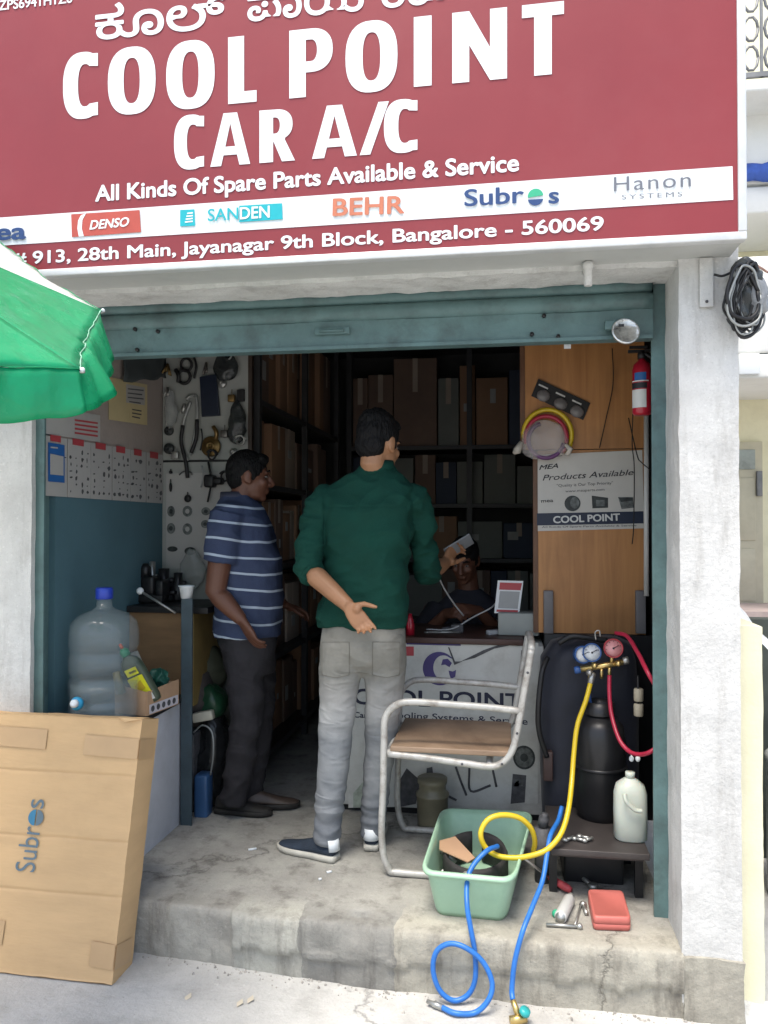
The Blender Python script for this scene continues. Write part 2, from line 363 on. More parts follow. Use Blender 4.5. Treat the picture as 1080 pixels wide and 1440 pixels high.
# shop floor with its worn step
def edge(x): return 2.606 + .05 * max(0, min(1, (-x - .5) / .8)) + .012 * noise.noise(Vector((x * 2.2, 0, 1)))
def patch(x):
    x += .015 * noise.noise(Vector((x * 9, 0, 3))); return (.020 if -.95 < x < -.70 else 0) + (.008 if -.70 <= x < -.37 else 0) + (.016 if x >= -.37 else 0)
mb = MB(); prof = []
xs = [-1.95 + 2.497 * i / 360 for i in range(361)]
pr = [(3.9, 0), (1.6, 0), (.7, 0), (.35, .0), (.2, 0), (.12, 0), (.08, 0), (.05, -.001), (.03, -.002), (.014, -.002), (.006, -.005), (.0015, -.011)] + [(0, -.03 - .215 * k / 14) for k in range(15)]
for (dy, z) in pr:
    for x in xs:
        near = max(0, 1 - dy / .25); chip = (max(0, noise.noise(Vector((x * 9, 4.2, 0))) - .08) * .06 + max(0, noise.noise(Vector((x * 31, 1.2, 0))) - .1) * .022) * (1 if dy < .06 else 0) * max(0, 1 + z / .07)
        f = noise.noise(Vector((x * 16, z * 16, 2))) * .006 + noise.noise(Vector((x * 50, z * 50, 5))) * .003 - .012 * math.exp(-((z + .12 + .02 * noise.noise(Vector((x * 8, 0, 5)))) / .006) ** 2) * (1 if -.70 < x < -.37 else 0)
        y = edge(x) + dy + chip - (patch(x) if dy < .03 else 0) * (1 - min(1, dy / .022)) * (1 if z > -.12 - .03 * noise.noise(Vector((x * 7, 1, 8))) else .2) + (f if dy < .03 else 0)
        zz = z - chip * .35 + (.0035 * noise.noise(Vector((x * 5, dy * 5, 7))) + .0015 * noise.noise(Vector((x * 22, dy * 22, 1)))) * (1 if dy < 1 else 0) + (-.01 if dy > 1.5 else 0)
        mb.v.append(Vector((x, y, zz)))
nxx = len(xs); mb.f = [(j * nxx + i, j * nxx + i + 1, (j + 1) * nxx + i + 1, (j + 1) * nxx + i) for j in range(len(pr) - 1) for i in range(nxx - 1)]; mb.sm = [True] * len(mb.f)
tag(mb.build('floor', m_step, None, (0, 2.6, 0)), kind='structure')

# ------------------------------------------------------------------ the shop building
m_teal = mat('teal_paint', (.085, .15, .15), .5, var=.22, vs=5, bump=.3, bs=30, dirt=.65, ds=8, dcol=(.045, .06, .058))
m_tealwall = mat('blue_teal_wall_paint', (.07, .145, .175), .65, var=.12, vs=3, bump=.1, bs=60, dirt=.35, ds=3, dcol=(.07, .12, .14))
LZ = PY(540, 413, 2.775).z
bld = root('shop_building', (-.5, 2.6, 0), 'small concrete shop with whitewashed pillars, open front and dark deep interior', 'building')
mb = MB(); rough_box(mb, (.544, 2.602, -.24), (.724, 2.96, 2.6), .015, .0035, 12); mb.build('pillar', m_white, bld)['label'] = 'narrow whitewashed pillar right of the opening'
mb = MB(); rough_box(mb, (.548, 2.592, -.24), (.728, 2.75, -.012), .012, .006, 11); mb.build('plinth', m_step, bld)
mb = MB(); rough_box(mb, (-2.6, 2.73, -.24), (-1.785, 2.76, 2.6), .03, .004, 9); rough_box(mb, (-2.6, 2.76, -.24), (-1.80, 2.9, 2.6), .03, .002, 9)
mb.build('pillar', m_white, bld)['label'] = 'wide grey pillar left of the opening'
mb = MB(); rough_box(mb, (-2.6, 2.615, LZ), (.546, 2.86, 2.6), .02, .006, 14); mb.build('lintel', m_lint, bld)
mb = MB(); mb.box((-2.6, 2.66, 2.59), (.73, 2.9, 5.2)); mb.build('upper_wall', m_lint, bld)
XL = -1.765
zs = PX(150, 702, XL).z; zb = PX(150, 705, XL).z
mb = MB(); mb.box((XL - .1, 2.86, -.01), (XL, 6.5, zs)); mb.build('wall', m_tealwall, bld)['label'] = 'blue teal lower side wall'
m_beige = mat('beige_board', (.34, .29, .26), .7, var=.1, vs=4, bump=.1, dirt=.35, ds=4, dcol=(.15, .13, .12))
mb = MB(); mb.box((XL - .1, 2.86, zs + .002), (XL - .002, 6.5, 2.75)); mb.build('upper_side_wall', m_beige, bld)
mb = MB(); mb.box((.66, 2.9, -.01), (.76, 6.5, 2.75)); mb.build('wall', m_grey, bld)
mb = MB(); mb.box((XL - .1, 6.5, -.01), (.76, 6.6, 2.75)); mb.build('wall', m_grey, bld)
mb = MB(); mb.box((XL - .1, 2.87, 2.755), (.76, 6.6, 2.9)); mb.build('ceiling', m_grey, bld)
mb = MB(); mb.box((-2.55, 2.95, -.2), (-1.95, 6.6, 5)); mb.box((-2.5, 6.62, -.2), (.7, 6.8, 5)); mb.box((-2.5, 2.92, 4.9), (.7, 6.6, 5.1)); mb.box((.66, 2.91, 2.91), (.74, 6.6, 4.89)); mb.build('outer_shell', m_lint, bld)

# roller shutter, pulled up
SY = 2.80
sh = root('roller_shutter', (-.6, SY, 1.97), 'teal painted steel roller shutter pulled almost fully up over the shop opening', 'shutter')
zt = PY(540, 414, SY).z; zg = PY(540, 451, SY).z; zbm = PY(540, 489, SY).z
mb = MB(); mid = zg + (zt - zg) * .45; X0, X1 = -1.80, .497
prof = []
for c, r in ((zg + .03, .032), (zg + .082, .022)):
    prof += [(SY - r * math.sin(math.pi * k / 10) * .9, c - r * math.cos(math.pi * k / 10)) for k in range(11)]
prof += [(SY - .03, zt), (SY - .03, zt + .1), (SY + .05, zt + .1), (SY + .05, zg - .002)]
xs = [X0 + (X1 - X0) * i / 60 for i in range(61)]
mb.loft([[Vector((x, y + .002 * noise.noise(Vector((x * 4, z * 9, 0))), z)) for y, z in prof] for x in xs], True); mb.build('curtain', m_teal, sh)
mb = MB(); rough_grid(mb, (X0, SY - .012, zbm), (X1 - X0, 0, 0), (0, 0, zg - zbm), 120, 6, .003, 4)
mb.box((X0, SY - .006, zbm), (X1, SY + .02, zg - .003)); mb.box((X0, SY - .024, zbm - .004), (X1, SY + .03, zbm + .008)); mb.build('bottom_rail', m_teal, sh)
for x0, x1, y0 in ((.497, .546, 2.812), (-1.80, -1.748, 2.755)):
    mb = MB(); mb.box((x0, y0, -.012), (x1, y0 + .012, LZ + .03)); mb.box((x1 - .008 if x0 > 0 else x0, y0 + .013, -.012), (x1 if x0 > 0 else x0 + .008, y0 + .13, LZ + .03)); mb.build('guide_rail', m_teal, sh, bevel=.002)
m_steel = mat('worn_steel', (.42, .42, .4), .4, .8, var=.2, vs=20, dirt=.5, ds=14, dcol=(.14, .11, .09))
m_black = mat('black_rubber', (.012, .012, .013), .5, var=.3, vs=12)
mb = MB(); a = PY(443, 467, SY - .02); b = PY(492, 465, SY - .02)
mb.box((a.x, a.y - .008, a.z - .012), (b.x, a.y, a.z + .014), bev=.003); mb.tube([(a.x + .02, a.y - .012, a.z), (b.x - .02, a.y - .012, a.z)], .006); mb.build('hasp', m_teal, sh)
for px, py in ((193, 492), (748, 470), (785, 473), (222, 466), (765, 444), (190, 463)):
    mb = MB(); p = PY(px, py, SY - .018); mb.lathe(p, [(.0, -.004), (.008, -.003), (.007, .006), (.0, .007)], 8, (0, -1, 0)); mb.build('bolt', m_black, sh)
# round tin lock cover at the right end of the rail
mb = MB(); c = PY(879, 467, SY - .05)
lk = root('round_tin', c, 'round dented silver tin hanging at the right end of the shutter rail', 'tin')
mb.lathe(c, [(.0, .0), (.046, .0), (.048, .008), (.044, .012), (.040, .008), (.0, .009)], 32, (.15, -1, .25)); mb.build('lid', mat('silver_tin', (.62, .62, .6), .3, .9, var=.3, vs=35, bump=.5, bs=40), lk)
mb = MB(); q = PY(872, 458, SY - .065); mb.box((q.x - .006, q.y - .006, q.z - .004), (q.x + .012, q.y, q.z + .004)); mb.build('slot', m_black, lk)
mb = MB(); q = PY(853, 458, SY - .03); mb.box((q.x - .008, q.y - .02, q.z - .018), (q.x + .03, q.y, q.z + .014), bev=.004); mb.build('bracket', m_teal, lk)
# drain stub below the lintel
mb = MB(); c = PY(827, 402, 2.58); mb.lathe(c, [(.0, 0), (.013, 0), (.013, .055), (.018, .056), (.018, .075), (.0, .075)], 16); mb.tube([c + Vector((0, 0, .06)), c + Vector((0, .05, .06))], .014)
tag(mb.build('pipe_stub', m_lint, None, c), 'short white pipe stub poking down from the lintel under the sign', 'pipe')

# ------------------------------------------------------------------ the big sign
SG = 2.44
m_red = mat('maroon_flex_sheet', (.225, .027, .033), .38, var=.07, vs=1.3, bump=.12, bs=5, spec=.5, dirt=.2, ds=1.8, dcol=(.27, .075, .08))
m_wht = mat('white_vinyl', (.70, .73, .745), .4, var=.02)
m_alu = mat('sign_aluminium', (.62, .63, .63), .4, .2, var=.08, vs=8, dirt=.25, ds=10, dcol=(.3, .3, .29))
pl = lambda x, y: PY(x, y, SG)
br = pl(1050, 341); tl_in = pl(1040, 0)
SX0, SX1 = -2.55, br.x
zb0 = PY(500, 366, SG).z; ZT = 3.35
sgn = root('shop_sign', (-.7, SG, zb0), 'large maroon shop sign with white lettering and pale frame above the opening', 'sign')
fz = PY(1040, 327, SG).z
mb = MB(); mb.box((SX0 + .02, SG + .0006, zb0 + .01), (SX1 - .02, SG + .02, ZT - .02)); mb.build('face', m_red, sgn)
mb = MB(); t = .024
mb.box((SX0, SG - .006, zb0), (SX1, SG + .03, zb0 + t), bev=.003); mb.box((SX0, SG - .006, ZT - t), (SX1, SG + .03, ZT), bev=.003)
mb.box((SX1 - t, SG - .0065, zb0 + t + .001), (SX1 + .0005, SG + .03, ZT - t - .001), bev=.003); mb.box((SX0, SG - .0065, zb0 + t + .001), (SX0 + t, SG + .03, ZT - t - .001), bev=.003)
mb.build('frame', m_alu, sgn)
mb = MB(); mb.box((SX0 + .004, SG + .031, zb0 + .004), (SX1 - .004, 2.64, ZT - .004)); mb.build('box', mat('sign_box_sheet', (.5, .51, .49), .5, .1, var=.08, dirt=.3, ds=6, dcol=(.25, .24, .22)), sgn)
NV = (0, -1, 0)
def row(chars, spans, b0, b1, t0, t1):
    """letters between photo x spans; baseline and cap line each run through two photo points"""
    def place(i, u, v):
        x = spans[i][0] + (spans[i][1] - spans[i][0]) * u
        yb = b0[1] + (b1[1] - b0[1]) * (x - b0[0]) / (b1[0] - b0[0]); yt = t0[1] + (t1[1] - t0[1]) * (x - t0[0]) / (t1[0] - t0[0])
        return pl(x, yb).lerp(pl(x, yt), v)
    return place
sp = [(89, 139), (152, 219), (234, 302), (321, 361), (407, 468), (486, 559), (582, 607), (636, 713), (734, 793)]
glyph_object([('C', .42), ('O', .33), ('O', .33), ('L', .56), ('P', .38), ('O', .33), ('I', 1), ('N', .31), ('T', .42)], row(None, sp, (340, 145), (762, 106), (340, 51), (762, 5)), m_wht, sgn, 'lettering')
sp = [(245, 288), (296, 352), (365, 413), (439, 502), (506, 547), (540, 588)]
glyph_object([('C', .42), ('A', .3), ('R', .4), ('A', .3), ('/', .3), ('C', .42)], row(None, sp, (296, 235), (501, 219), (296, 161), (501, 146)), m_wht, sgn, 'lettering')
def cap(x, yb, yt): return (pl(x, yb) - pl(x, yt)).length
def sline(body, a, b, ch, m, off=0.0, shear=0.0, spacing=1.0, name='lettering', lift=.001, parent=None):
    mx = (a[0] + b[0]) / 2; my = (a[1] + b[1]) / 2
    return text(body, pl(*a), pl(*b), cap(mx, my, my - ch), NV, m, parent or sgn, off, shear, .002, name, spacing, lift)
sline('ಕೂಲ್', (134, 57), (318, 38), 44, m_wht, .016)
sline('ಪಾಯಿಂಟ್', (348, 31), (650, 1), 44, m_wht, .016)
sline('29BPZPS6941H1Z6', (-36, 19), (102, 4), 14, m_wht, .02)
sline('All Kinds Of Spare Parts Available & Service', (134, 284), (730, 241), 24, m_wht, .028)
sline('# 913, 28th Main, Jayanagar 9th Block, Bangalore - 560069', (18, 373), (849, 324), 19, m_wht, .022)
strip = bezel(pl, NV, [(-40, 309), (1030, 234), (1031, 281), (-40, 348)], .0012, .0).build('logo_strip', m_wht, sgn)
def sheet(c, m, name='logo', lift=.0035): return bezel(pl, NV, c, .0008, lift).build(name, m, strip)
m_navy = mat('navy_ink', (.015, .05, .16), .5); m_teal2 = mat('turquoise_ink', (.0, .36, .42), .5); m_or = mat('orange_ink', (.5, .16, .09), .5)
m_rdi = mat('red_ink', (.42, .07, .05), .5); m_gr = mat('grey_ink', (.13, .14, .17), .5); m_grn = mat('green_ink', (.03, .36, .2), .5)
lk_ = dict(parent=strip, lift=.0052)
sline('mea', (-40, 341), (38, 337), 24, m_navy, .03, **lk_)
sheet([(101, 302), (197, 296), (199, 327), (102, 334)], m_rdi)
bezel(pl, NV, [(115, 303.5), (122, 300.8), (117, 310), (116, 322), (119, 333), (112, 333.4), (110, 322), (111, 311)], .0008, .0045).build('logo', m_wht, strip)
sline('DENSO', (127, 324), (183, 319), 13, m_wht, .03, .25, **lk_)
sheet([(254, 296), (274, 295), (275, 318), (254, 319)], m_teal2); sheet([(337, 290), (397, 286.5), (398, 309), (337, 313)], m_teal2)
sline('SAN', (293, 312), (336, 309.5), 17, m_teal2, .012, **lk_); sline('DEN', (338, 309.5), (380, 307), 17, m_wht, .02, **lk_)
for k in range(4): bezel(pl, NV, [(264 - k, 300 + 4 * k), (272, 299 + 4 * k), (272, 301 + 4 * k), (264 - k, 302 + 4 * k)], .0006, .0046).build('logo', m_wht, strip)
sline('BEHR', (468, 305), (569, 301), 25, m_or, .022, **lk_)
sline('Subr', (653, 291.5), (737, 286), 24, m_navy, .018, **lk_); sline('s', (771, 287.5), (786, 287), 24, m_navy, .02, **lk_)
c0 = pl(753, 277); rr = (pl(764, 277) - c0).length
mb = MB(); mb.prism([c0 + Vector((rr * math.cos(a), -.0035, rr * 1.02 * math.sin(a))) for a in [math.pi * k / 14 + .1 for k in range(15)]], NV, .001); mb.build('logo', m_grn, strip)
mb = MB(); mb.prism([c0 + Vector((rr * math.cos(a), -.0035, rr * 1.02 * math.sin(a) - .004)) for a in [math.pi + .2 + (math.pi - .4) * k / 14 for k in range(15)]], NV, .001); mb.build('logo', m_navy, strip)
sline('Hanon', (863, 270), (971, 263), 20, m_gr, -.006, spacing=1.15, **lk_); sline('SYSTEMS', (874, 281.5), (959, 277), 6.5, m_gr, 0, spacing=1.4, **lk_)

# ------------------------------------------------------------------ leaning green and white umbrella
UC = Vector((-1.712, 1.585, 2.108)); UAX = Vector((.615, -.293, 1)).normalized(); UR, UH, UPH = .817, .2, 4.116
e1 = UAX.cross(Vector((0, 1, 0))).normalized(); e2 = UAX.cross(e1)
apex = UC + UAX * .073
rim = [UC + UR * (math.cos(UPH - 2 * math.pi * k / 8) * e1 + math.sin(UPH - 2 * math.pi * k / 8) * e2) for k in range(8)]
base = UC - UAX * ((UC.z + .2) / UAX.z)
umb = root('umbrella', base, 'leaning green and white market umbrella with scalloped green flaps', 'umbrella')
def cloth(name, col, tr):
    m = mat(name, col, .26, var=.10, vs=6, bump=.5, bs=22, spec=.6); n, L, b = nodes_of(m)
    t = n.new('ShaderNodeBsdfTranslucent'); t.inputs[0].default_value = (*col, 1); mx = n.new('ShaderNodeMixShader'); mx.inputs[0].default_value = tr
    o = n['Material Output']; L.new(b.outputs[0], mx.inputs[1]); L.new(t.outputs[0], mx.inputs[2]); L.new(mx.outputs[0], o.inputs[0]); return m
m_ug = cloth('green_umbrella_cloth', (.012, .40, .17), .35); m_hem = mat('pale_hem', (.25, .5, .36), .8, var=.2, vs=30)
m_uw = cloth('white_umbrella_cloth', (.82, .83, .8), .3)
G = 26
def canopy_pt(k, s, t):
    """s: apex 0 to rim 1; t: along the rim from rib k to k+1"""
    A, B = rim[k], rim[(k + 1) % 8]; e = A.lerp(B, t); p = apex.lerp(e, s)
    sag = 4 * t * (1 - t) * s * (.022) + .004 * noise.noise(p * 14) * 4 * t * (1 - t)
    wr = (.009 * (1 - 2.2 * abs(noise.noise(Vector((p.x * 16 + p.z * 9, p.y * 16, p.z * 22 + k))))) + .004 * noise.noise(p * 34)) * 4 * t * (1 - t)
    sag -= wr
    return p - UAX * sag * .8 - (e - UC).normalized() * sag * .6
for k in range(8):
    mb = MB(); vs = [canopy_pt(k, .02 + .98 * i / G, j / G) for i in range(G + 1) for j in range(G + 1)]
    mb.add(vs, [(i * (G + 1) + j, i * (G + 1) + j + 1, (i + 1) * (G + 1) + j + 1, (i + 1) * (G + 1) + j) for i in range(G) for j in range(G)], True)
    o = mb.build('canopy_panel', m_ug if k % 4 < 2 else m_uw, umb)
    so = o.modifiers.new('thick', 'SOLIDIFY'); so.thickness = .0012
    mb = MB(); rows = []
    H = .125
    for i in range(7):
        for j in range(G * 2 + 1):
            t = j / (G * 2); p = canopy_pt(k, 1.0, t); od = (p - UC).normalized(); od.z = 0
            sc = H * (.80 + .14 * abs(math.sin(math.pi * t * 2)) ** .6 + .06 * math.sin(math.pi * t)) * (1 + .05 * noise.noise(Vector((t * 8, k, 0)))); f = i / 6
            wob = (.016 * math.sin(t * 11 + k) + .010 * math.sin(t * 23 + 2 * k)) * f + (.095 if k == 0 else .02) * max(0, math.sin(math.pi * t)) ** .7 * (math.sin(f * 2.2) if k else .8 * f ** .75)
            rows.append(p - Vector((0, 0, 1)) * (sc * f * .93) - UAX * (sc * f * .07) + od * wob + Vector((0, 0, -.001)))
    n2 = G * 2 + 1; mb.add(rows, [(i * n2 + j, i * n2 + j + 1, (i + 1) * n2 + j + 1, (i + 1) * n2 + j) for i in range(6) for j in range(n2 - 1)], True)
    o = mb.build('flap', m_ug, umb); so = o.modifiers.new('thick', 'SOLIDIFY'); so.thickness = .001
    mb = MB(); hem = [canopy_pt(k, 1.0, j / 40) + UAX * (.001 + .003 * noise.noise(Vector((j * .9, k, 0)))) for j in range(41)]; mb.tube(hem, [.0016 + .0014 * noise.noise(Vector((j * 1.3, k, 4))) for j in range(41)], 6); mb.build('hem', m_hem if k == 0 else m_ug, umb)
    mb = MB(); e = rim[k] + (rim[k] - UC).normalized() * .012
    mb.tube([apex - UAX * .012, apex.lerp(rim[k], .5) - UAX * .012, rim[k] - UAX * .008, e], .004, 8); mb.build('rib', m_steel, umb)
    mb = MB(); mb.ell(rim[k] + (rim[k] - UC).normalized() * .006 + UAX * .002, (.006, .006, .006)); mb.build('rib_tip', m_wht, umb)
mb = MB(); mb.tube([apex + UAX * .05, UC - UAX * .3, base], .016, 14); mb.build('pole', m_steel, umb)
mb = MB(); mb.lathe((base.x, base.y, -.2), [(.0, 0), (.2, 0), (.2, .05), (.06, .08), (.03, .25), (.0, .25)], 24); mb.build('base', m_black, umb)

# ------------------------------------------------------------------ inside: left wall papers
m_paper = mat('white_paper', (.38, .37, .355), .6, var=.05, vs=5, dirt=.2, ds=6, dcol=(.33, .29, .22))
m_cert = mat('yellowed_paper', (.52, .43, .24), .6, var=.08, vs=6)
m_ink = mat('black_ink', (.02, .02, .025), .6); m_bluei = mat('blue_ink', (.02, .11, .33), .5); m_dk = mat('dark_ink', (.07, .07, .075), .6, var=.4, vs=30)
m_redt = mat('red_tag', (.42, .06, .07), .5)
wl = lambda x, y: PX(x, y, XL)
NX = (1, 0, 0)
def wsheet(c, m, name, parent, lift, th=.001): return bezel(wl, NX, c, th, lift).build(name, m, parent)
def ych(x): return 612 + (640 - 612) * (x - 62) / 166, 697 + (708 - 697) * (x - 62) / 166
names = ['hose fittings', 'orifice tubes and fittings', 'small seals and valves', 'expansion valves', 'dark relays and switches', 'rows of tiny seals']
tabs = [62, 93, 126, 156, 182, 204, 228]
rg = random.Random(3)
for i in range(6):
    x0, x1 = tabs[i] + .3, tabs[i + 1] - .3
    a0, b0 = ych(x0); a1, b1 = ych(x1)
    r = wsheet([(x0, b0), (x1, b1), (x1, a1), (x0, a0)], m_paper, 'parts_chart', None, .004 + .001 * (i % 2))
    tag(r, 'white parts chart of %s, %s of six along the teal side wall' % (names[i], ['first', 'second', 'third', 'fourth', 'fifth', 'last'][i]), 'chart', 'parts charts on the side wall')
    if i > 0 or True:
        xa = x0 + (x1 - x0) * .2; xb = x0 + (x1 - x0) * .68
        wsheet([(xa, ych(xa)[0] + 7), (xb, ych(xb)[0] + 7), (xb, ych(xb)[0] - 2), (xa, ych(xa)[0] - 2)], m_redt, 'tag', r, .0075)
    if i == 0:
        wsheet([(65, 677), (88, 679), (88, 626), (65, 622)], m_bluei, 'payment_notice', r, .008)
        wsheet([(67.5, 667), (86, 669), (86, 642), (67.5, 638)], m_paper, 'blank_square', r, .0095)
        wsheet([(68, 630), (78, 631), (78, 629), (68, 628)], m_paper, 'blank_square', r, .0095)
    mb = MB()
    for cx in range(4):
        for cy in range(7):
            if rg.random() < .34: continue
            px = x0 + (x1 - x0) * (.14 + .24 * cx) + rg.uniform(-.8, .8); t0, t1 = ych(px); py = t0 + (t1 - t0) * (.2 + .115 * cy) + rg.uniform(-1, 1)
            if i == 0 and px < 89: continue
            ww = rg.choice([.7, 1, 1.3, 2, 2.6]) + (.7 if i == 4 else 0); hh = rg.choice([1.2, 1.8, 3, 4.5])
            pts = [(px + ww * math.cos(2 * math.pi * k / 7) * rg.uniform(.5, 1), py - hh * math.sin(2 * math.pi * k / 7) * rg.uniform(.5, 1)) for k in range(7)]
            mb.prism([wl(*q) + Vector((.0062, 0, 0)) for q in pts], NX, .0006)
    if mb.v: mb.build('pictures', m_dk, r)
r = wsheet([(152, 590), (206, 598), (206, 541), (152, 530)], m_cert, 'certificate', None, .003)
tag(r, 'yellowed certificate pasted on the beige board above the charts', 'certificate')
for (c, m) in (([(176, 566), (202, 570), (202, 545), (176, 540)], m_paper), ([(181, 588), (199, 590), (199, 571), (181, 568)], m_cert)):
    wsheet(c, m, 'panel', r, .005)
for k, (y, xa, xb) in enumerate(((546, 178, 200), (552, 178, 198), (558, 178, 200), (564, 180, 196), (575, 184, 197), (580, 184, 197), (585, 184, 195))):
    wsheet([(xa, y + 1.6), (xb, y + 4), (xb, y + 2.2), (xa, y)], m_dk, 'text_line', r, .0064)
r = wsheet([(64, 610), (140, 622), (140, 584), (64, 570)], m_paper, 'red_notice', None, .002)
tag(r, 'white notice with red ruled text half hidden behind the umbrella', 'notice')
for y in (588, 594, 600, 606):
    wsheet([(104, y + 4), (136, y + 8.5), (136, y + 6), (104, y + 1.5)], m_redt, 'text_line', r, .004)
# hanging dark cover at the top of the wall
mb = MB(); rough_grid(mb, wl(168, 538) + Vector((.02, 0, 0)), wl(229, 532) - wl(168, 538), wl(170, 488) - wl(168, 538), 12, 10, .014, 9)
o = mb.build('cloth_sheet', mat('dark_grey_cloth', (.05, .06, .062), .8, var=.2)); so = o.modifiers.new('t', 'SOLIDIFY'); so.thickness = .003
tag(o, 'dark grey cloth hanging above the certificate, top of side wall', 'cloth')

# ------------------------------------------------------------------ display boards facing the street
BY = 3.83
bd = lambda x, y: PY(x, y, BY)
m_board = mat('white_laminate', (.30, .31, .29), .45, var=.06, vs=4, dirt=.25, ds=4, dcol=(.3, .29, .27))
a, b = bd(229, 900), bd(349, 470)
r = root('display_board', (a.x + .2, BY, 0), 'tall white display board hung with hoses and spare parts behind striped man', 'board')
zsplit = bd(290, 648).z
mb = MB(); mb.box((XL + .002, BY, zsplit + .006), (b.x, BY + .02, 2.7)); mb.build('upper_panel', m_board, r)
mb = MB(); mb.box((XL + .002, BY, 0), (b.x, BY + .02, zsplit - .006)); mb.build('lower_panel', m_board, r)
mb = MB(); mb.box((XL + .002, BY + .004, zsplit - .0055), (b.x, BY + .018, zsplit + .0055)); mb.build('joint', m_black, r)
mb = MB(); mb.box((b.x + .001, BY - .002, 0), (b.x + .02, BY + .03, 2.7)); mb.build('edge_strip', mat('dark_wood', (.045, .03, .022), .5, var=.3, vs=8, stretch=(8, 8, 1)), r)
pr_ = root('printed_chart', bd(285, 800), 'printed chart of round compressor parts on the lower display board', 'chart')
bezel(bd, NV, [(234, 800), (330, 797), (330, 664), (234, 666)], .001, .001).build('sheet', m_paper, pr_)
m_pic = mat('printed_grey_part', (.11, .12, .115), .5, var=.6, vs=40); m_pic2 = mat('printed_dark_part', (.03, .035, .035), .5, var=.5, vs=40)
k_ = .0035
for (x, y, rx, ry) in ((241, 719, 6, 8), (264, 719, 7.5, 8), (290, 719, 7, 6), (241, 743, 6.5, 8), (264, 744, 7.5, 8.5), (289, 737, 6.5, 6), (243, 772, 8, 4), (268, 775, 9, 6)):
    mb = MB(); c = bd(x, y) + Vector((0, -.0035, 0)); mb.prism([c + Vector((rx * k_ * math.cos(t), 0, ry * k_ * math.sin(t))) for t in [2 * math.pi * q / 20 for q in range(20)]], NV, .0012); mb.build('picture', m_pic if y < 760 else m_pic2, pr_)
    if y < 760:
        mb = MB(); mb.prism([c + Vector((rx * .45 * k_ * math.cos(t), -.0013, ry * .45 * k_ * math.sin(t))) for t in [2 * math.pi * q / 14 for q in range(14)]], NV, .0008); mb.build('picture', m_pic2 if x != 264 else m_paper, pr_)
# hanging parts
def hose(name, pts, r_, m, label, cat, group=None, parent=None, k=6, n=10):
    mb = MB(); mb.tube(curve_pts(pts, k), r_, n); o = mb.build(name, m, parent)
    if parent is None: tag(o, label, cat, group)
    return o
q = lambda x, y, d=.02: PY(x, y, BY - d)
def ringpts(cx, cy, rx, ry, d, n=20, a0=0, a1=360): return [q(cx + rx * math.cos(R(a0 + (a1 - a0) * i / n)), cy + ry * math.sin(R(a0 + (a1 - a0) * i / n)), d) for i in range(n + 1)]
GB = 'parts hung on the display board'
hose('rubber_ring', ringpts(262, 513, 7.5, 9, .02), .007, m_black, 'small black rubber ring hung at the top of the display board', 'ring', GB)
hose('rubber_ring', ringpts(259, 530, 8.5, 9.5, .025), .008, m_black, 'black rubber ring hanging just below the smaller ring on display board', 'ring', GB)
hose('gasket', [q(272, 500), q(276, 515), q(273, 532)], .006, m_black, 'thin curved black gasket beside the rubber rings', 'gasket', GB)
m_ghose = mat('grey_hose', (.3, .31, .3), .4, .3)
hp = root('pipe_set', q(266, 640), 'bent white and black air conditioning pipe hung in an inverted V', 'pipe', GB)
hose('pipe', [q(262, 562), q(268, 557), q(276, 560), q(277, 590), q(268, 640)], .008, m_ghose, None, None, None, hp)
hose('pipe', [q(264, 575), q(268, 566), q(258, 595), q(257, 630), q(264, 648)], .008, m_ghose, None, None, None, hp)
hose('hose', [q(277, 590, .025), q(276, 615, .025), q(269, 637, .025)], .010, m_black, None, None, None, hp)
hose('hose', [q(257, 598, .025), q(255, 622, .025), q(261, 648, .025), q(264, 672, .025)], .010, m_black, None, None, None, hp)
mb = MB(); mb.lathe(q(257, 581, .03), [(0, 0), (.011, 0), (.013, .02), (.008, .05), (0, .05)], 10, (.3, -.2, 1)); mb.build('fitting', m_steel, hp)
def slab(name, c, m, label, cat, group=None, lift=.02, th=.02, bev=.003):
    o = bezel(bd, NV, c, th, lift - th / 2 - .005).build(name, m, None, bevel=bev); return tag(o, label, cat, group)
m_navyp = mat('dark_blue_plastic', (.012, .018, .035), .35, var=.3)
slab('blister_pack', [(286, 587), (311, 585), (306, 527), (283, 531)], m_navyp, 'dark blue flat packet hanging on the upper display board', 'packet', GB)
slab('switch_box', [(335, 566), (345, 565), (345, 548), (335, 549)], m_black, 'small black switch on the right edge of the upper display board', 'switch', GB)
def bag(name, cx, cy, w, h, m, label, cat, d=.03, seed=0, group=GB):
    mb = MB(); c = q(cx, cy, d); rx, rz = w * .0035 / 2, h * .0035 / 2; mb.ell(c, (rx, .03, rz), None, 26, 18)
    for v in mb.v:
        f = noise.noise_vector((v - c) * 26 + Vector((seed, 0, 0))) * .012; v += Vector((f.x, f.y * 1.2, f.z)); v.x = c.x + (v.x - c.x) * (1 - .35 * max(0, (v.z - c.z) / rz))
        v.y = min(v.y, BY - .004)
    return tag(mb.build(name, m), label, cat, group)
m_clear = mat('clear_polythene', (.4, .42, .41), .18, var=.1, vs=10, alpha=.45, spec=.6, bump=.6, bs=30)
m_darkbag = mat('dark_polythene', (.04, .045, .045), .22, var=.3, vs=14, bump=.6, bs=30, alpha=.85)
bag('plastic_bag', 333, 594, 28, 66, m_darkbag, 'dark crumpled plastic bag hanging on the right of the display board', 'bag', seed=2)
bag('plastic_bag', 240, 575, 20, 60, m_clear, 'clear plastic bag of parts hanging at the left edge of display board', 'bag', seed=5)
bag('plastic_bag', 318, 515, 40, 44, m_darkbag, 'dark bundle of parts at the top right of the display board', 'bag', seed=9)
bag('plastic_bag', 270, 800, 40, 60, m_clear, 'clear plastic bag hung low on the display board behind the bench', 'bag', seed=11)
m_brass = mat('dull_brass', (.2, .13, .05), .4, .7, var=.25, vs=20)
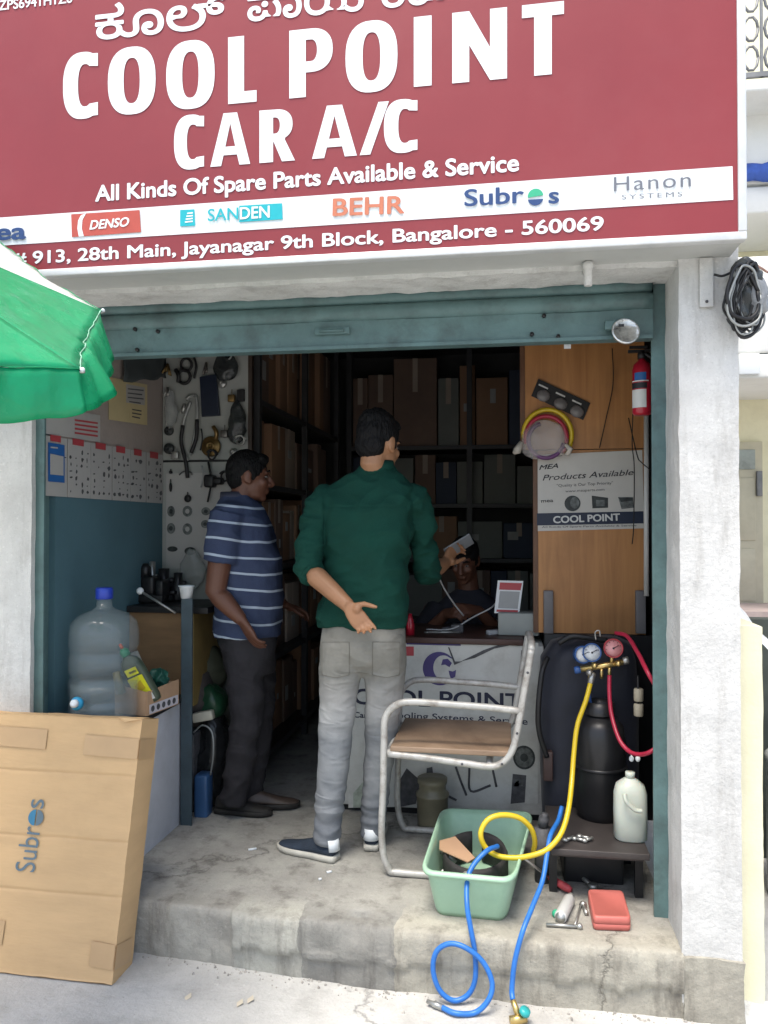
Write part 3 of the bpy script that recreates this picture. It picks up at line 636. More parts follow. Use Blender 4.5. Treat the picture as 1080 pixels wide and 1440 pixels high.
def disc(cx, cy, rpx, m, label, holes=True):
    mb = MB(); c = q(cx, cy, .012); rr = rpx * .0035; mb.lathe(c, [(0, 0), (rr, 0), (rr, .008), (rr * .9, .014), (rr * .5, .012), (rr * .45, .022), (rr * .2, .022), (rr * .18, .006), (0, .006)], 28, (0, -1, 0)); return tag(mb.build('clutch_disc', m), label, 'disc', GB)
disc(297, 628, 15, m_brass, 'brown round clutch disc hanging on the display board'); disc(238, 606, 7, m_pic2, 'small dark disc on the left of the display board, upper one'); disc(238, 631, 8, m_pic2, 'small dark disc on the left of the display board, lower one')
disc(329, 636, 6, m_steel, "small silver ring beside the striped man's hair"); disc(313, 540, 6, m_steel, 'small silver ring beside the dark blue packet')
mb = MB(); c = q(298, 676, .03); mb.box((c.x - .035, c.y - .03, c.z - .035), (c.x + .02, c.y + .025, c.z + .03), bev=.012); mb.box((c.x + .015, c.y - .03, c.z - .02), (c.x + .06, c.y + .025, c.z + .015), bev=.01); mb.tube([c, q(293, 650, .02)], .006); mb.tube([c, q(292, 706, .03)], .005)
tag(mb.build('wiring_connector', m_black), 'black wiring connector hanging on the lower display board', 'connector', GB)
for x, y, w_, h_, lab in ((240, 664, 5, 5, 'tiny black valve on the lower board, top of its column'), (240, 685, 4, 14, 'tiny black bulb on the lower board, beneath the tiny valve'), (264, 701, 11, 11, 'small black cap hanging beneath the inverted V pipe')):
    mb = MB(); mb.ell(q(x, y, .015), (w_ * .0018, .012, h_ * .0018), None, 12, 8); mb.tube([q(x, y, .015), q(x, y - h_ * .8, .012)], .003, 6); tag(mb.build('small_part', m_black), lab, 'part', GB)
m_oily = mat('oily_steel', (.14, .13, .12), .35, .7, var=.3, vs=25); rgp = random.Random(21)
EX = [(247, 520, 'black rubber hose', 'stub'), (290, 510, 'dark bundle of keys', 'bundle'), (236, 545, 'small steel valve', 'valve'), (322, 500, 'grey crimped coil', 'coil'), (300, 600, 'dark crimped hose end', 'stub'), (283, 603, 'thin copper pipe', 'rod'), (316, 610, 'oily steel block', 'block'), (340, 620, 'bright steel ring', 'coil'), (284, 655, 'hanging wire tail', 'rod'), (326, 560, 'small black relay', 'block'), (318, 670, 'dark round seal', 'coil'), (331, 690, 'small steel elbow', 'stub'), (247, 640, 'pale plastic clip', 'block'), (335, 655, 'thin black strap', 'rod'), (236, 512, 'grey filter drier', 'bundle'), (300, 640, 'brown fibre washer', 'coil')]
for i, (x, y, nm, sh_) in enumerate(EX):
    mb = MB(); c = q(x, y, .03); m_ = [m_black, m_oily, m_steel, m_ghose, m_brass][i % 5]
    if sh_ == 'stub': mb.tube(curve_pts([c, c + Vector((.02, -.01, -.03)), c + Vector((.015, 0, -.065))], 5), .011, 10)
    elif sh_ == 'rod': mb.tube(curve_pts([c, c + Vector((.008, -.005, -.05)), c + Vector((-.004, 0, -.11))], 5), .004, 8)
    elif sh_ == 'coil': mb.tube([c + Vector((.022 * math.cos(t), -.004 * t, .024 * math.sin(t))) for t in [2 * math.pi * k / 16 for k in range(24)]], .005, 8)
    elif sh_ == 'block': mb.box((c.x - .018, c.y - .015, c.z - .02), (c.x + .018, c.y + .01, c.z + .018), bev=.005); mb.tube([c, c + Vector((0, 0, .045))], .002, 6)
    else:
        for k in range(4): mb.tube([c, c + Vector((rgp.uniform(-.02, .02), -.008 * k, -rgp.uniform(.04, .07)))], .006, 8)
    tag(mb.build('spare_part', m_), '%s hanging among the parts on the white display board' % nm, 'spare part', GB)
hose('bent_clip', [q(252, 668, .01), q(258, 663, .01), q(268, 664, .01), q(270, 668, .01)], .003, m_dk, 'thin bent grey clip on the lower display board', 'clip', GB)

# ------------------------------------------------------------------ dark racks full of cartons
m_ply = bpy.data.materials.new('plywood'); m_ply.use_nodes = True
def woodmat(m, c1, c2, sx=9, sz=.8, rough=.5, dcol=(.1, .05, .02)):
    m.use_nodes = True; n, L, b = nodes_of(m); tc = n.new('ShaderNodeTexCoord'); mp = n.new('ShaderNodeMapping'); mp.inputs['Scale'].default_value = (sx, sx, sz); L.new(tc.outputs['Object'], mp.inputs[0])
    nz = n.new('ShaderNodeTexNoise'); nz.inputs['Scale'].default_value = 2.2; nz.inputs['Detail'].default_value = 8; nz.inputs['Roughness'].default_value = .62; nz.inputs['Distortion'].default_value = .8; L.new(mp.outputs[0], nz.inputs['Vector'])
    r = n.new('ShaderNodeValToRGB'); r.color_ramp.elements[0].position = .3; r.color_ramp.elements[1].position = .72; r.color_ramp.elements[0].color = (*c1, 1); r.color_ramp.elements[1].color = (*c2, 1); L.new(nz.outputs['Fac'], r.inputs[0])
    n2 = n.new('ShaderNodeTexNoise'); n2.inputs['Scale'].default_value = 3; n2.inputs['Detail'].default_value = 8; L.new(tc.outputs['Object'], n2.inputs['Vector'])
    r2 = n.new('ShaderNodeValToRGB'); r2.color_ramp.elements[0].position = .52; r2.color_ramp.elements[1].position = .75; r2.color_ramp.elements[0].color = (0, 0, 0, 1); r2.color_ramp.elements[1].color = (.45, .45, .45, 1); L.new(n2.outputs['Fac'], r2.inputs[0])
    mx = n.new('ShaderNodeMix'); mx.data_type = 'RGBA'; L.new(r2.outputs[0], mx.inputs[0]); L.new(r.outputs[0], mx.inputs[6]); mx.inputs[7].default_value = (*dcol, 1)
    L.new(mx.outputs[2], b.inputs['Base Color']); b.inputs['Roughness'].default_value = rough
    return m
woodmat(m_ply, (.36, .155, .05), (.5, .235, .08), 12, .7)
m_seat = woodmat(bpy.data.materials.new('worn_brown_wood'), (.15, .092, .056), (.34, .235, .155), 1.5, 14, .55, (.09, .06, .04))
m_rack = mat('rack_steel', (.05, .05, .052), .5, .3, var=.2)
m_cart = [mat('brown_carton', (.30, .17, .10), .75, var=.12, vs=3), mat('dark_carton', (.19, .125, .095), .75, var=.15, vs=3), mat('grey_carton', (.19, .20, .18), .7, var=.1, vs=3), mat('blue_carton', (.05, .065, .10), .7, var=.15, vs=3), mat('pale_carton', (.38, .31, .25), .7, var=.1, vs=3)]
m_lab = mat('carton_label', (.36, .36, .35), .6)
ordw = ['first', 'second', 'third', 'fourth', 'fifth', 'sixth', 'seventh', 'eighth', 'ninth', 'tenth', 'eleventh', 'twelfth']
cn = ['brown', 'dark brown', 'grey', 'dark blue', 'pale brown']
rg = random.Random(11)
def rack(rootname, label, posts, shelves, axis, lo, hi, face, depth, zs_, kinds, tname, first):
    r = root(rootname, (lo if axis == 'x' else face, face if axis == 'x' else lo, 0), label, 'rack', 'storage racks in the dark back of the shop')
    for pz in zs_:
        mb = MB(); mb.box((lo, face, pz - .03), (hi, face + depth, pz)) if axis == 'x' else mb.box((face - depth, lo, pz - .03), (face, hi, pz)); mb.build('shelf', m_rack, r)
    for p in posts:
        mb = MB(); mb.box((p - .02, face - .003, 0), (p + .02, face + .03, 2.7)) if axis == 'x' else mb.box((face - .03, p - .02, 0), (face + .003, p + .02, 2.7)); mb.build('post', m_rack, r)
    tiers = ['lowest', 'second lowest', 'middle', 'second highest', 'highest']
    for ti in range(len(zs_)):
        z = zs_[ti] + .001; ztop = (zs_[ti + 1] - .05) if ti + 1 < len(zs_) else 2.68; s = lo + .03; i = 0
        while s < hi - .12 and i < 12:
            w_ = rg.choice([.12, .16, .2, .24, .34]) if axis == 'x' else rg.choice([.12, .16, .2, .28]); w_ = min(w_, hi - .02 - s); h_ = rg.uniform(.72, .99) * (ztop - z); st = rg.uniform(.01, .07); kind = rg.choice(kinds)
            mb = MB(); g = rg.uniform(-.02, .02)
            if axis == 'x': a_, b_ = (s, face + .04 + st, z), (s + w_, face + .04 + st + .3, z + h_)
            else: a_, b_ = (face - .04 - st - .3, s, z), (face - .04 - st, s + w_, z + h_)
            o = mb.box(a_, b_, bev=.006).build('carton', m_cart[kind])
            o['kindname'] = cn[kind]
            tag(o, '%s carton, %s from the %s on the %s shelf of the %s rack' % (cn[kind], ordw[i], first, tiers[ti], tname), 'carton', 'cartons on the dark racks'); del o['kindname']
            if rg.random() < .55:
                mb = MB(); lw, lh = w_ * rg.uniform(.15, .4), h_ * rg.uniform(.08, .25); ls = s + rg.uniform(.1, .5) * w_; lz = z + h_ * rg.uniform(.2, .7)
                if axis == 'x': mb.box((ls, a_[1] - .002, lz), (ls + lw, a_[1] + .001, lz + lh))
                else: mb.box((b_[0] - .001, ls, lz), (b_[0] + .002, ls + lw, lz + lh))
                mb.build('label', m_lab, o)
            if rg.random() < .6:
                mb = MB()
                if axis == 'x': mb.box((s + w_ * .5 - .02, a_[1] - .001, z + h_ * .62), (s + w_ * .5 + .02, a_[1] + .001, z + h_ + .0008))
                else: mb.box((b_[0] - .001, s + w_ * .5 - .02, z + h_ * .62), (b_[0] + .001, s + w_ * .5 + .02, z + h_ + .0008))
                mb.build('tape', m_cart[4], o)
            s += w_ + rg.uniform(.003, .012); i += 1
rack('storage_rack', 'dark steel rack of brown cartons along the left wall beyond the display board', [3.93, 4.9, 5.85], 4, 'y', 3.92, 5.87, -1.27, .46, [.12, .62, 1.12, 1.56, 2.0], [0, 0, 0, 1, 1, 4], 'left', 'front')
rack('storage_rack', 'dark steel rack of cartons across the back wall of the shop', [-1.22, -.28, .62], 5, 'x', -1.24, .64, 6.02, .44, [.12, .62, 1.08, 1.5, 1.95], [1, 1, 2, 2, 3, 0], 'back', 'left')
mb = MB(); mb.box((-1.26, 4.3, 2.02), (-.62, 4.34, 2.06)); 
# ------------------------------------------------------------------ plywood partition and what hangs on it
PYW = 3.68
pn = lambda x, y: PY(x, y, PYW)
a = pn(739, 889); b = pn(906, 480)
r = root('plywood_partition', (a.x, PYW, a.z), 'orange brown plywood partition at the right of the shop', 'partition')
zj = pn(820, 632).z
mb = MB(); mb.box((a.x, PYW, zj + .002), (b.x, PYW + .018, 2.7)); mb.build('upper_panel', m_ply, r)
mb = MB(); a2 = pn(757, 889); mb.box((a2.x, PYW + .002, a.z), (b.x, PYW + .02, zj - .002)); mb.build('lower_panel', m_ply, r)
m_dkwood = mat('brown_batten', (.13, .06, .03), .5, var=.25, vs=7, stretch=(8, 8, 1))
mb = MB(); mb.box((a.x - .022, PYW - .004, zj + .003), (a.x - .001, PYW + .05, 2.7)); mb.build('batten', m_dkwood, r)
mb = MB(); mb.box((a2.x - .022, PYW - .004, a.z), (a2.x - .001, PYW + .05, zj - .003)); mb.build('batten', m_dkwood, r)
m_gpost = mat('grey_leg_paint', (.16, .15, .15), .5, var=.15)
for x in (771, 900):
    c0_ = pn(x, 890); c1_ = pn(x, 830); mb = MB(); mb.box((c0_.x - .022, PYW - .03, c0_.z), (c0_.x + .022, PYW - .002, c1_.z), bev=.004); mb.build('bracket', m_gpost, r)
# product poster
po = root('product_poster', pn(830, 745), 'white parts poster with navy bottom band reading COOL POINT on the plywood partition', 'poster')
pp = lambda x, y: PY(x, y, PYW - .002)
bezel(pp, NV, [(755, 747), (906, 743), (903, 633), (752, 640)], .0015, .0).build('sheet', mat('poster_paper', (.52, .5, .46), .5, var=.05), po)
bezel(pp, NV, [(755, 739), (905, 736), (904.5, 719), (755, 722)], .0012, .002).build('band', mat('poster_navy', (.012, .02, .045), .5), po)
m_wp = mat('poster_white', (.6, .6, .58), .5, var=.02)
def pline(body, a_, b_, ch, m, off=0.0, shear=0.0, lift=.003): return text(body, pp(*a_), pp(*b_), (pp(a_[0], a_[1]) - pp(a_[0], a_[1] - ch)).length, NV, m, po, off, shear, .0008, lift=lift)
pline('MEA', (758, 661), (785, 658), 6.5, m_ink, .02, .35); pline('Products Available', (763, 676), (891, 668), 8, m_ink, .004, .3)
pline('"Quality is Our Top Priority"', (783, 685), (862, 681), 4, m_dk, -.004); pline('www.meaparts.com', (795, 692.5), (850, 690), 3.6, m_dk, -.004); pline('mea', (761, 707), (778, 706), 5, m_ink, .01)
pline('COOL POINT', (778, 736), (872, 732), 10, m_wp, .03, 0, .004); pline('All Kinds Of Spare Parts Available & Service', (762, 742.5), (895, 740), 2.6, m_dk, 0)
mb = MB(); cc = pp(805, 708) + Vector((0, -.003, 0)); mb.prism([cc + Vector((.036 * math.cos(t), 0, .036 * math.sin(t))) for t in [2 * math.pi * k / 22 for k in range(22)]], NV, .001); mb.build('picture', m_pic2, po)
mb = MB(); cc = pp(808, 707) + Vector((0, -.0042, 0)); mb.prism([cc + Vector((.02 * math.cos(t), 0, .026 * math.sin(t))) for t in [2 * math.pi * k / 22 for k in range(22)]], NV, .001); mb.build('picture', m_pic, po)
for c, m, lf in (([(833, 715), (855, 714), (855, 700), (832, 697)], m_pic2, .002), ([(838, 712), (850, 711.5), (850, 703), (838, 703)], m_pic, .0035), ([(874, 716), (891, 714), (890, 699), (869, 699)], m_pic, .002), ([(873, 706), (890, 704), (890, 700), (870, 700)], m_pic2, .0035)):
    bezel(pp, NV, c, .0008, lf).build('picture', m, po)
# packet with three pouches, tilted
r = root('blister_pack', pn(790, 580), 'black tilted packet with three pouches on the plywood partition', 'packet')
pk = lambda x, y: PY(x, y, PYW - .004)
bezel(pk, NV, [(747, 557), (820, 591), (830, 567), (757, 533)], .006, .0).build('card', m_black, r, bevel=.001)
for x in (764, 788, 811):
    y = 553 + (x - 764) * .47; mb = MB(); c = pk(x, y + 4); mb.ell(c + Vector((0, -.012, 0)), (.032, .014, .028), Matrix.Rotation(R(24), 3, 'Y'), 16, 10); mb.build('pouch', mat('smoky_blister', (.16, .15, .15), .25, var=.2, vs=15), r)
for x in (764, 788, 811):
    y = 543 + (x - 764) * .47; mb = MB(); c = pk(x, y) + Vector((0, -.0072, 0)); bezel(pk, NV, [(x - 7, y - 1), (x + 6, y + 5), (x + 7, y + 3), (x - 6, y - 3)], .0006, .0065).build('text_line', m_wp, r)
# coiled yellow hose in a plastic bag
r = root('hose_coil', pn(768, 640), 'yellow and purple charging hoses coiled in a clear plastic bag', 'hose coil')
pk = lambda x, y, d=.03: PY(x, y, PYW - d)
def rp(cx, cy, rx, ry, d, a0, a1, n=16): return [pk(cx + rx * math.cos(R(a0 + (a1 - a0) * i / n)), cy + ry * math.sin(R(a0 + (a1 - a0) * i / n)), d) for i in range(n + 1)]
m_yel = mat('yellow_hose', (.62, .44, .02), .35, var=.06, coat=.2); m_pur = mat('purple_hose', (.12, .04, .13), .35, var=.1); m_rh = mat('red_hose', (.38, .02, .05), .35, var=.08)
mb = MB(); mb.tube(rp(770, 612, 34, 36, .03, 172, 395), .011, 12); mb.build('yellow_hose', m_yel, r)
mb = MB(); mb.tube(rp(768, 616, 29, 31, .045, 165, 400), .010, 12); mb.build('pink_hose', m_rh, r)
mb = MB(); mb.tube(rp(768, 619, 25, 25, .055, 10, 250), .010, 12); mb.build('purple_hose', m_pur, r)
mb = MB(); c = pk(766, 618, .05); mb.ell(c, (.105, .03, .085), None, 28, 18)
for v in mb.v: f = noise.noise_vector(v * 24) * .012; v += f; v.z -= .25 * abs(v.x - c.x) * (1 if v.z < c.z else 0)
mb.build('bag', mat('clear_bag', (.62, .58, .56), .15, var=.1, alpha=.32, spec=.7, bump=.5, bs=35), r)
mb = MB(); mb.tube([pk(734, 622, .05), pk(727, 634, .05), pk(722, 638, .05)], [.012, .02, .006], 8); mb.tube([pk(795, 625, .06), pk(802, 632, .06), pk(797, 640, .06)], [.008, .014, .01], 8); mb.build('bag_corner', mat('pale_bag', (.5, .46, .4), .3, var=.2), r)
# thin wires down the panel
hose('wire', [PY(861, 490, 3.66), PY(862, 540, 3.66), PY(852, 590, 3.66), PY(843, 630, 3.66)], .0022, m_black, 'thin black wire trailing down the upper plywood panel', 'wire', None, None, 8, 6)
hose('wire', [PY(890, 580, 3.6), PY(889, 625, 3.6), PY(892, 660, 3.58), PY(891, 740, 3.6), PY(889, 765, 3.62)], .0025, m_black, 'thin black wire hanging across the right edge of the poster', 'wire', None, None, 8, 6)
hose('wire', [PY(884, 588, 3.5), PY(896, 640, 3.4), PY(902, 650, 3.3), PY(916, 662, 3.1)], .0025, m_black, 'thin black wire looping from the extinguisher to the shutter guide', 'wire', None, None, 8, 6)
mb = MB(); c = PY(909, 838, 3.5); d = PY(909, 585, 3.5); mb.tube([c, d], .011, 12); tag(mb.build('conduit', mat('white_pvc', (.5, .5, .48), .4, var=.05)), 'white plastic conduit running down beside the plywood partition', 'conduit')
mb = MB(); c = PY(798, 487, 2.9); mb.box((c.x - .012, c.y, c.z - .008), (c.x + .012, c.y + .004, c.z + .008)); mb.tube([c, c + Vector((0, 0, .05))], .001, 5); tag(mb.build('paper_tag', m_wht), 'tiny white tag dangling under the shutter rail', 'tag')
# fire extinguisher
m_rede = mat('extinguisher_red', (.38, .012, .03), .3, var=.08, coat=.4)
FE = 3.05; c = PY(903, 584, FE); t = PY(903, 505, FE); H_ = t.z - c.z
fe = root('fire_extinguisher', c, 'red fire extinguisher with white and blue label hung beside the shutter guide', 'fire extinguisher')
rr = .036
mb = MB(); mb.lathe(c, [(.0, 0), (rr * .8, 0), (rr, .01), (rr, H_ * .8), (rr * .85, H_ * .9), (rr * .4, H_ * .97), (rr * .35, H_), (0, H_)], 24); mb.build('cylinder', m_rede, fe)
def wrapband(z0, z1, a0, a1, m, name, rad): 
    mb = MB(); n = 12; vs = []
    for z in (z0, z1):
        for i in range(n + 1): a_ = R(a0 + (a1 - a0) * i / n); vs.append(c + Vector((rad * math.cos(a_), rad * math.sin(a_), z)))
    mb.add(vs, [(i, i + 1, n + 2 + i, n + 1 + i) for i in range(n)], True); return mb.build(name, m, fe)
wrapband(H_ * .12, H_ * .44, 190, 285, m_wp, 'label', rr + .0012); wrapband(H_ * .46, H_ * .56, 190, 290, m_ink, 'label', rr + .0012); wrapband(H_ * .6, H_ * .74, 215, 285, m_bluei, 'label', rr + .0012)
wrapband(H_ * .58, H_ * .6, 190, 300, m_wp, 'label', rr + .0014)
mb = MB(); mb.lathe(c + Vector((0, 0, H_)), [(.016, 0), (.016, .02), (.01, .03), (.0, .03)], 12); mb.box((c.x - .05, c.y - .008, c.z + H_ + .025), (c.x + .03, c.y + .008, c.z + H_ + .035)); mb.box((c.x - .045, c.y - .006, c.z + H_ + .04), (c.x + .02, c.y + .006, c.z + H_ + .05)); mb.build('valve', m_black, fe)
mb = MB(); mb.tube(curve_pts([c + Vector((.01, -.01, H_ + .02)), c + Vector((.045, -.02, H_ * .9)), c + Vector((.042, -.02, H_ * .5)), c + Vector((.04, -.01, H_ * .2))]), .006); mb.build('hose', m_black, fe)
mb = MB(); mb.box((.545, FE - .01, c.z + H_ * .7), (.66, FE + .01, c.z + H_ * .74)); mb.build('bracket', m_black, fe)

# ------------------------------------------------------------------ counter
CY = 3.62
cf = lambda x, y: PY(x, y, CY)
m_cwhite = mat('counter_laminate', (.54, .54, .505), .5, var=.08, vs=4, dirt=.5, ds=5, dcol=(.26, .24, .2))
m_ctop = mat('counter_top_brown', (.06, .028, .022), .4, var=.25, vs=8)
CX0, CX1, CZ = -.80, .165, cf(650, 897).z
ct = root('shop_counter', (-.3, CY, 0), 'white shop counter with dark blue COOL POINT lettering and globe emblem', 'counter')
mb = MB(); mb.box((CX0, CY + .002, .03), (CX1, CY + .48, CZ - .03), bev=.004); mb.build('body', m_cwhite, ct)
mb = MB(); mb.box((CX0 - .02, CY - .015, CZ - .028), (CX1 - .09, CY + .5, CZ), bev=.004); mb.build('top', m_ctop, ct)
mb = MB(); mb.box((CX0 + .02, CY + .03, -.012), (CX1 - .02, CY + .46, .028)); mb.build('plinth', m_black, ct)
pa = bezel(cf, NV, [(490, 1136), (757, 1130), (757, 904), (490, 906)], .0015, .0).build('front_panel', m_cwhite, ct)
m_cnav = mat('counter_navy', (.012, .016, .045), .5)
m_purp = mat('purple_ink', (.06, .045, .16), .5, var=.15)
def cline(body, a_, b_, ch, m, off=0.0, shear=0.0): return text(body, cf(*a_), cf(*b_), (cf(a_[0], a_[1]) - cf(a_[0], a_[1] - ch)).length, NV, m, pa, off, shear, .0008, lift=.0025)
cline('COOL POINT', (497, 990), (735, 998), 22, m_cnav, .02); cline('Car A/C', (498, 1009), (540, 1010), 8, m_cnav, .02); cline('Cooling Systems & Service', (546, 1009), (742, 1019), 9, m_cnav, .01)
bezel(cf, NV, [(572, 906), (648, 908), (648, 901), (572, 899)], .001, .003).build('strip', m_purp, pa)
bezel(cf, NV, [(569, 922), (582, 922), (582, 909), (569, 909)], .001, .003).build('sticker', m_redt, pa)
gc = cf(618, 940) + Vector((0, -.0028, 0)); gr = 23 * .00335
def gpoly(pts, m, name='emblem', th=.0008, lift=0.0):
    mb = MB(); mb.prism([gc + Vector((x * gr, -lift, y * gr)) for x, y in pts], NV, th); return mb.build(name, m, pa)
cr = [(math.cos(R(a)), math.sin(R(a))) for a in range(35, 326, 10)] + [(.62 * math.cos(R(a)) + .25, .75 * math.sin(R(a)) + .05) for a in range(310, 50, -12)]
gpoly(cr, m_purp)
gpoly([(.2, .55), (.5, .6), (.75, .35), (.6, .1), (.35, .25), (.1, .2)], m_purp); gpoly([(.55, -.1), (.8, -.15), (1.0, -.05), (.95, -.45), (.7, -.6), (.6, -.35)], m_purp)
for c in ([(630, 910), (639, 935), (650, 930), (640, 930), (632, 910)], [(648, 930), (680, 914), (712, 903), (719, 907), (695, 912), (668, 925)], [(733, 914), (738, 916), (737, 930), (732, 927)]):
    bezel(cf, NV, c, .0008, .003).build('torn_edge', m_dk, pa)
# printed fan pictures on the counter's lower right
for (x, y, rp_) in ((737, 1065, 15),):
    for k, (f, m) in enumerate(((1, m_pic2), (.82, m_pic), (.35, m_pic2))):
        mb = MB(); c = cf(x, y) + Vector((0, -.0025 - .0008 * k, 0)); mb.prism([c + Vector((rp_ * f * .0033 * math.cos(t), 0, rp_ * f * .0036 * math.sin(t))) for t in [2 * math.pi * j / 26 for j in range(26)]], NV, .0006); mb.build('picture', m, pa)
for c in ([(718, 1130), (738, 1128), (740, 1090), (721, 1088)], [(723, 1106), (735, 1105), (736, 1096), (724, 1096)], [(560, 1135), (585, 1130), (592, 1098), (572, 1080), (560, 1100)], [(600, 1100), (610, 1096), (608, 1078), (600, 1080)]):
    bezel(cf, NV, c, .0007, .003).build('picture', m_dk if c[0][0] != 723 else m_pic, pa)
for pts in ([(641, 1078), (648, 1098), (656, 1118)], [(660, 1080), (662, 1112), (690, 1104)], [(693, 1082), (698, 1106)], [(628, 1118), (642, 1125)]):
    mb = MB(); mb.tube(curve_pts([cf(*p_) + Vector((0, -.003, 0)) for p_ in pts], 5), .0055, 6); mb.build('picture', m_dk, pa)
bezel(cf, NV, [(497, 1135), (540, 1135), (530, 1100), (510, 1100), (497, 1115)], .0007, .003).build('picture', mat('pale_print', (.36, .4, .33), .5, var=.3, vs=20), pa)
# things lying on the counter
GC = 'things lying on the counter'
mb = MB(); c = Vector((cf(700, 890).x, CY + .1, CZ + .001)); mb.box((c.x, c.y, c.z), (c.x + .19, c.y + .14, c.z + .105), bev=.006); bx = mb.build('terminal_box', mat('grey_plastic_box', (.3, .32, .3), .5, var=.06)); tag(bx, 'grey box at the right end of the counter under the payment card', 'box', GC)
pc = root('payment_card', PY(715, 862, CY + .15), 'small white payment card with red header standing on the grey counter box', 'card', GC)
kk = lambda x, y: PY(x, y, CY + .15)
bezel(kk, NV, [(695, 862), (730, 863), (736, 817), (700, 816)], .003, .0).build('card', m_wht, pc)
bezel(kk, NV, [(702, 829), (732, 830), (734, 820), (703, 819)], .001, .004).build('header', m_redt, pc)
bezel(kk, NV, [(700.5, 855), (728, 856), (731, 832), (703, 831)], .001, .004).build('panel', mat('pale_grey_print', (.33, .34, .34), .5, var=.1), pc)
bezel(kk, NV, [(698, 860), (728, 861), (728.5, 858), (698.5, 857)], .001, .004).build('text_line', m_redt, pc)
mb = MB(); c = PY(577, 880, CY + .06); mb.lathe((c.x, c.y, CZ), [(0, 0), (.02, 0), (.02, .05), (.012, .075), (.008, .1), (0, .1)], 14); tag(mb.build('red_bottle', m_rede), 'small red bottle on the counter beside the green shirted man', 'bottle', GC)
m_wire = mat('white_cable', (.4, .4, .4), .4)
hose('cable', [PY(600, 885, CY + .15), Vector((PY(635, 868, CY + .15).x, CY + .15, CZ + .02)), PY(665, 868, CY + .2), PY(690, 855, CY + .22), PY(700, 845, CY + .25)], .004, m_wire, 'thin white cable running across the counter to the card', 'cable', GC, None, 8, 8)
mb = MB(); c = Vector((PY(643, 870, CY + .18).x, CY + .18, CZ)); mb.box((c.x - .03, c.y - .02, c.z), (c.x + .03, c.y + .03, c.z + .04), bev=.006); mb.tube([c + Vector((-.03, 0, .02)), c + Vector((-.07, -.02, .015))], .01); tag(mb.build('charger_plug', m_dk), 'dark plug with stub of cable on the middle of the counter', 'plug', GC)
mb = MB(); c = Vector((PY(600, 880, CY + .12).x, CY + .12, CZ + .006)); mb.tube([c, c + Vector((.16, .02, 0))], .006, 8); mb.ell(c, (.014, .01, .006)); tag(mb.build('spanner', m_steel), 'thin steel spanner lying on the counter by the red bottle', 'spanner', GC)
mb = MB(); c = Vector((PY(688, 880, CY + .12).x, CY + .1, CZ)); mb.box((0, 0, 0), (.075, .03, .022), Matrix.Translation(c) @ Matrix.Rotation(R(35), 4, 'Z'), bev=.004); tag(mb.build('stapler', mat('silver_plastic', (.4, .41, .42), .35, var=.1)), 'small silver stapler on the counter beside the grey box', 'stapler', GC)
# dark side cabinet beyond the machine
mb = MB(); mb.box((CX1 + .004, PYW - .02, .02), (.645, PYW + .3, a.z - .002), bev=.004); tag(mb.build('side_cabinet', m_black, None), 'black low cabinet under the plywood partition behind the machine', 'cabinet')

# ------------------------------------------------------------------ steel tube chair
m_tube = mat('chipped_white_tube', (.46, .45, .42), .4, .15, var=.1, vs=10, dirt=.75, ds=16, dcol=(.13, .09, .06))
CHA, CHB = 2.98, 3.42
chp = lambda x, y, s=0: PY(x, y, CHA if s == 0 else CHB)
ch = root('steel_armchair', (-.2, 3.1, 0), 'white steel tube armchair with worn wooden seat standing before the counter', 'chair')
front = [(747, 914), (742, 945), (735, 985), (727, 1030), (720, 1056), (706, 1073), (688, 1078), (650, 1073), (600, 1066), (546, 1060)]
F0 = [PY(x, y, CHA) for x, y in front]
dY = Vector((0, .43, 0))
def side(off, name):
    mb = MB(); mb.tube(curve_pts([p + off for p in F0], 6), .0135, 12); mb.build(name, m_tube, ch)
    arm = [PY(734, 1000, CHA), PY(690, 995, CHA), (PY(640, 991, CHA)), PY(580, 987, CHA), PY(556, 992, CHA), PY(542, 1010, CHA), PY(540, 1040, CHA), PY(539, 1100, CHA), PY(537, 1180, CHA), PY(546, 1208, CHA), PY(566, 1221, CHA)]
    arm = [p + off for p in arm]; e = arm[-1].copy(); arm[-2].z = .03; arm[-1].z = .016; arm.append(Vector((e.x + .25, e.y, .016))); arm.append(Vector((e.x + .40, e.y, .016)))
    mb = MB(); mb.tube(curve_pts(arm, 6), .0135, 12); mb.build('arm', m_tube, ch)
side(Vector((0, 0, 0)), 'seat_rail'); side(dY, 'seat_rail')
mb = MB(); mb.tube([F0[0], F0[0] + Vector((.004, .06, .012)), F0[0] + dY * .8 + Vector((.004, 0, .012)), F0[0] + dY], .0135, 12); mb.build('back_rail', m_tube, ch)
sa = PY(548, 1058, CHA); sb = PY(708, 1070, CHA)
mb = MB(); zt_ = sb.z + .012
mb.box((sa.x + .002, CHA - .005, zt_ + .004), (sb.x + .03, CHA + .44, zt_ + .026), bev=.005); mb.build('seat', m_seat, ch)
mb = MB(); mb.tube([F0[-1], F0[-1] + dY], .014, 10); mb.tube([F0[-4], F0[-4] + dY], .014, 10); mb.build('cross_bar', m_tube, ch)
for p in F0[1:9:2]:
    mb = MB(); mb.ell(p + Vector((0, -.0135, 0)), (.005, .003, .005), None, 8, 6); mb.build('rivet', m_dk, ch)
# translucent pot under the chair
c = PZ(606, 1172, 0); mb = MB(); mb.lathe((c.x, c.y + .07, .0), [(0, 0), (.062, 0), (.066, .01), (.07, .14), (.074, .142), (.074, .152), (.06, .165), (.06, .19), (.066, .2), (.066, .22), (0, .22)], 28)
tag(mb.build('plastic_jar', mat('murky_plastic', (.2, .18, .12), .35, var=.2, vs=8, alpha=.9)), 'murky brown plastic jar standing under the steel chair', 'jar')

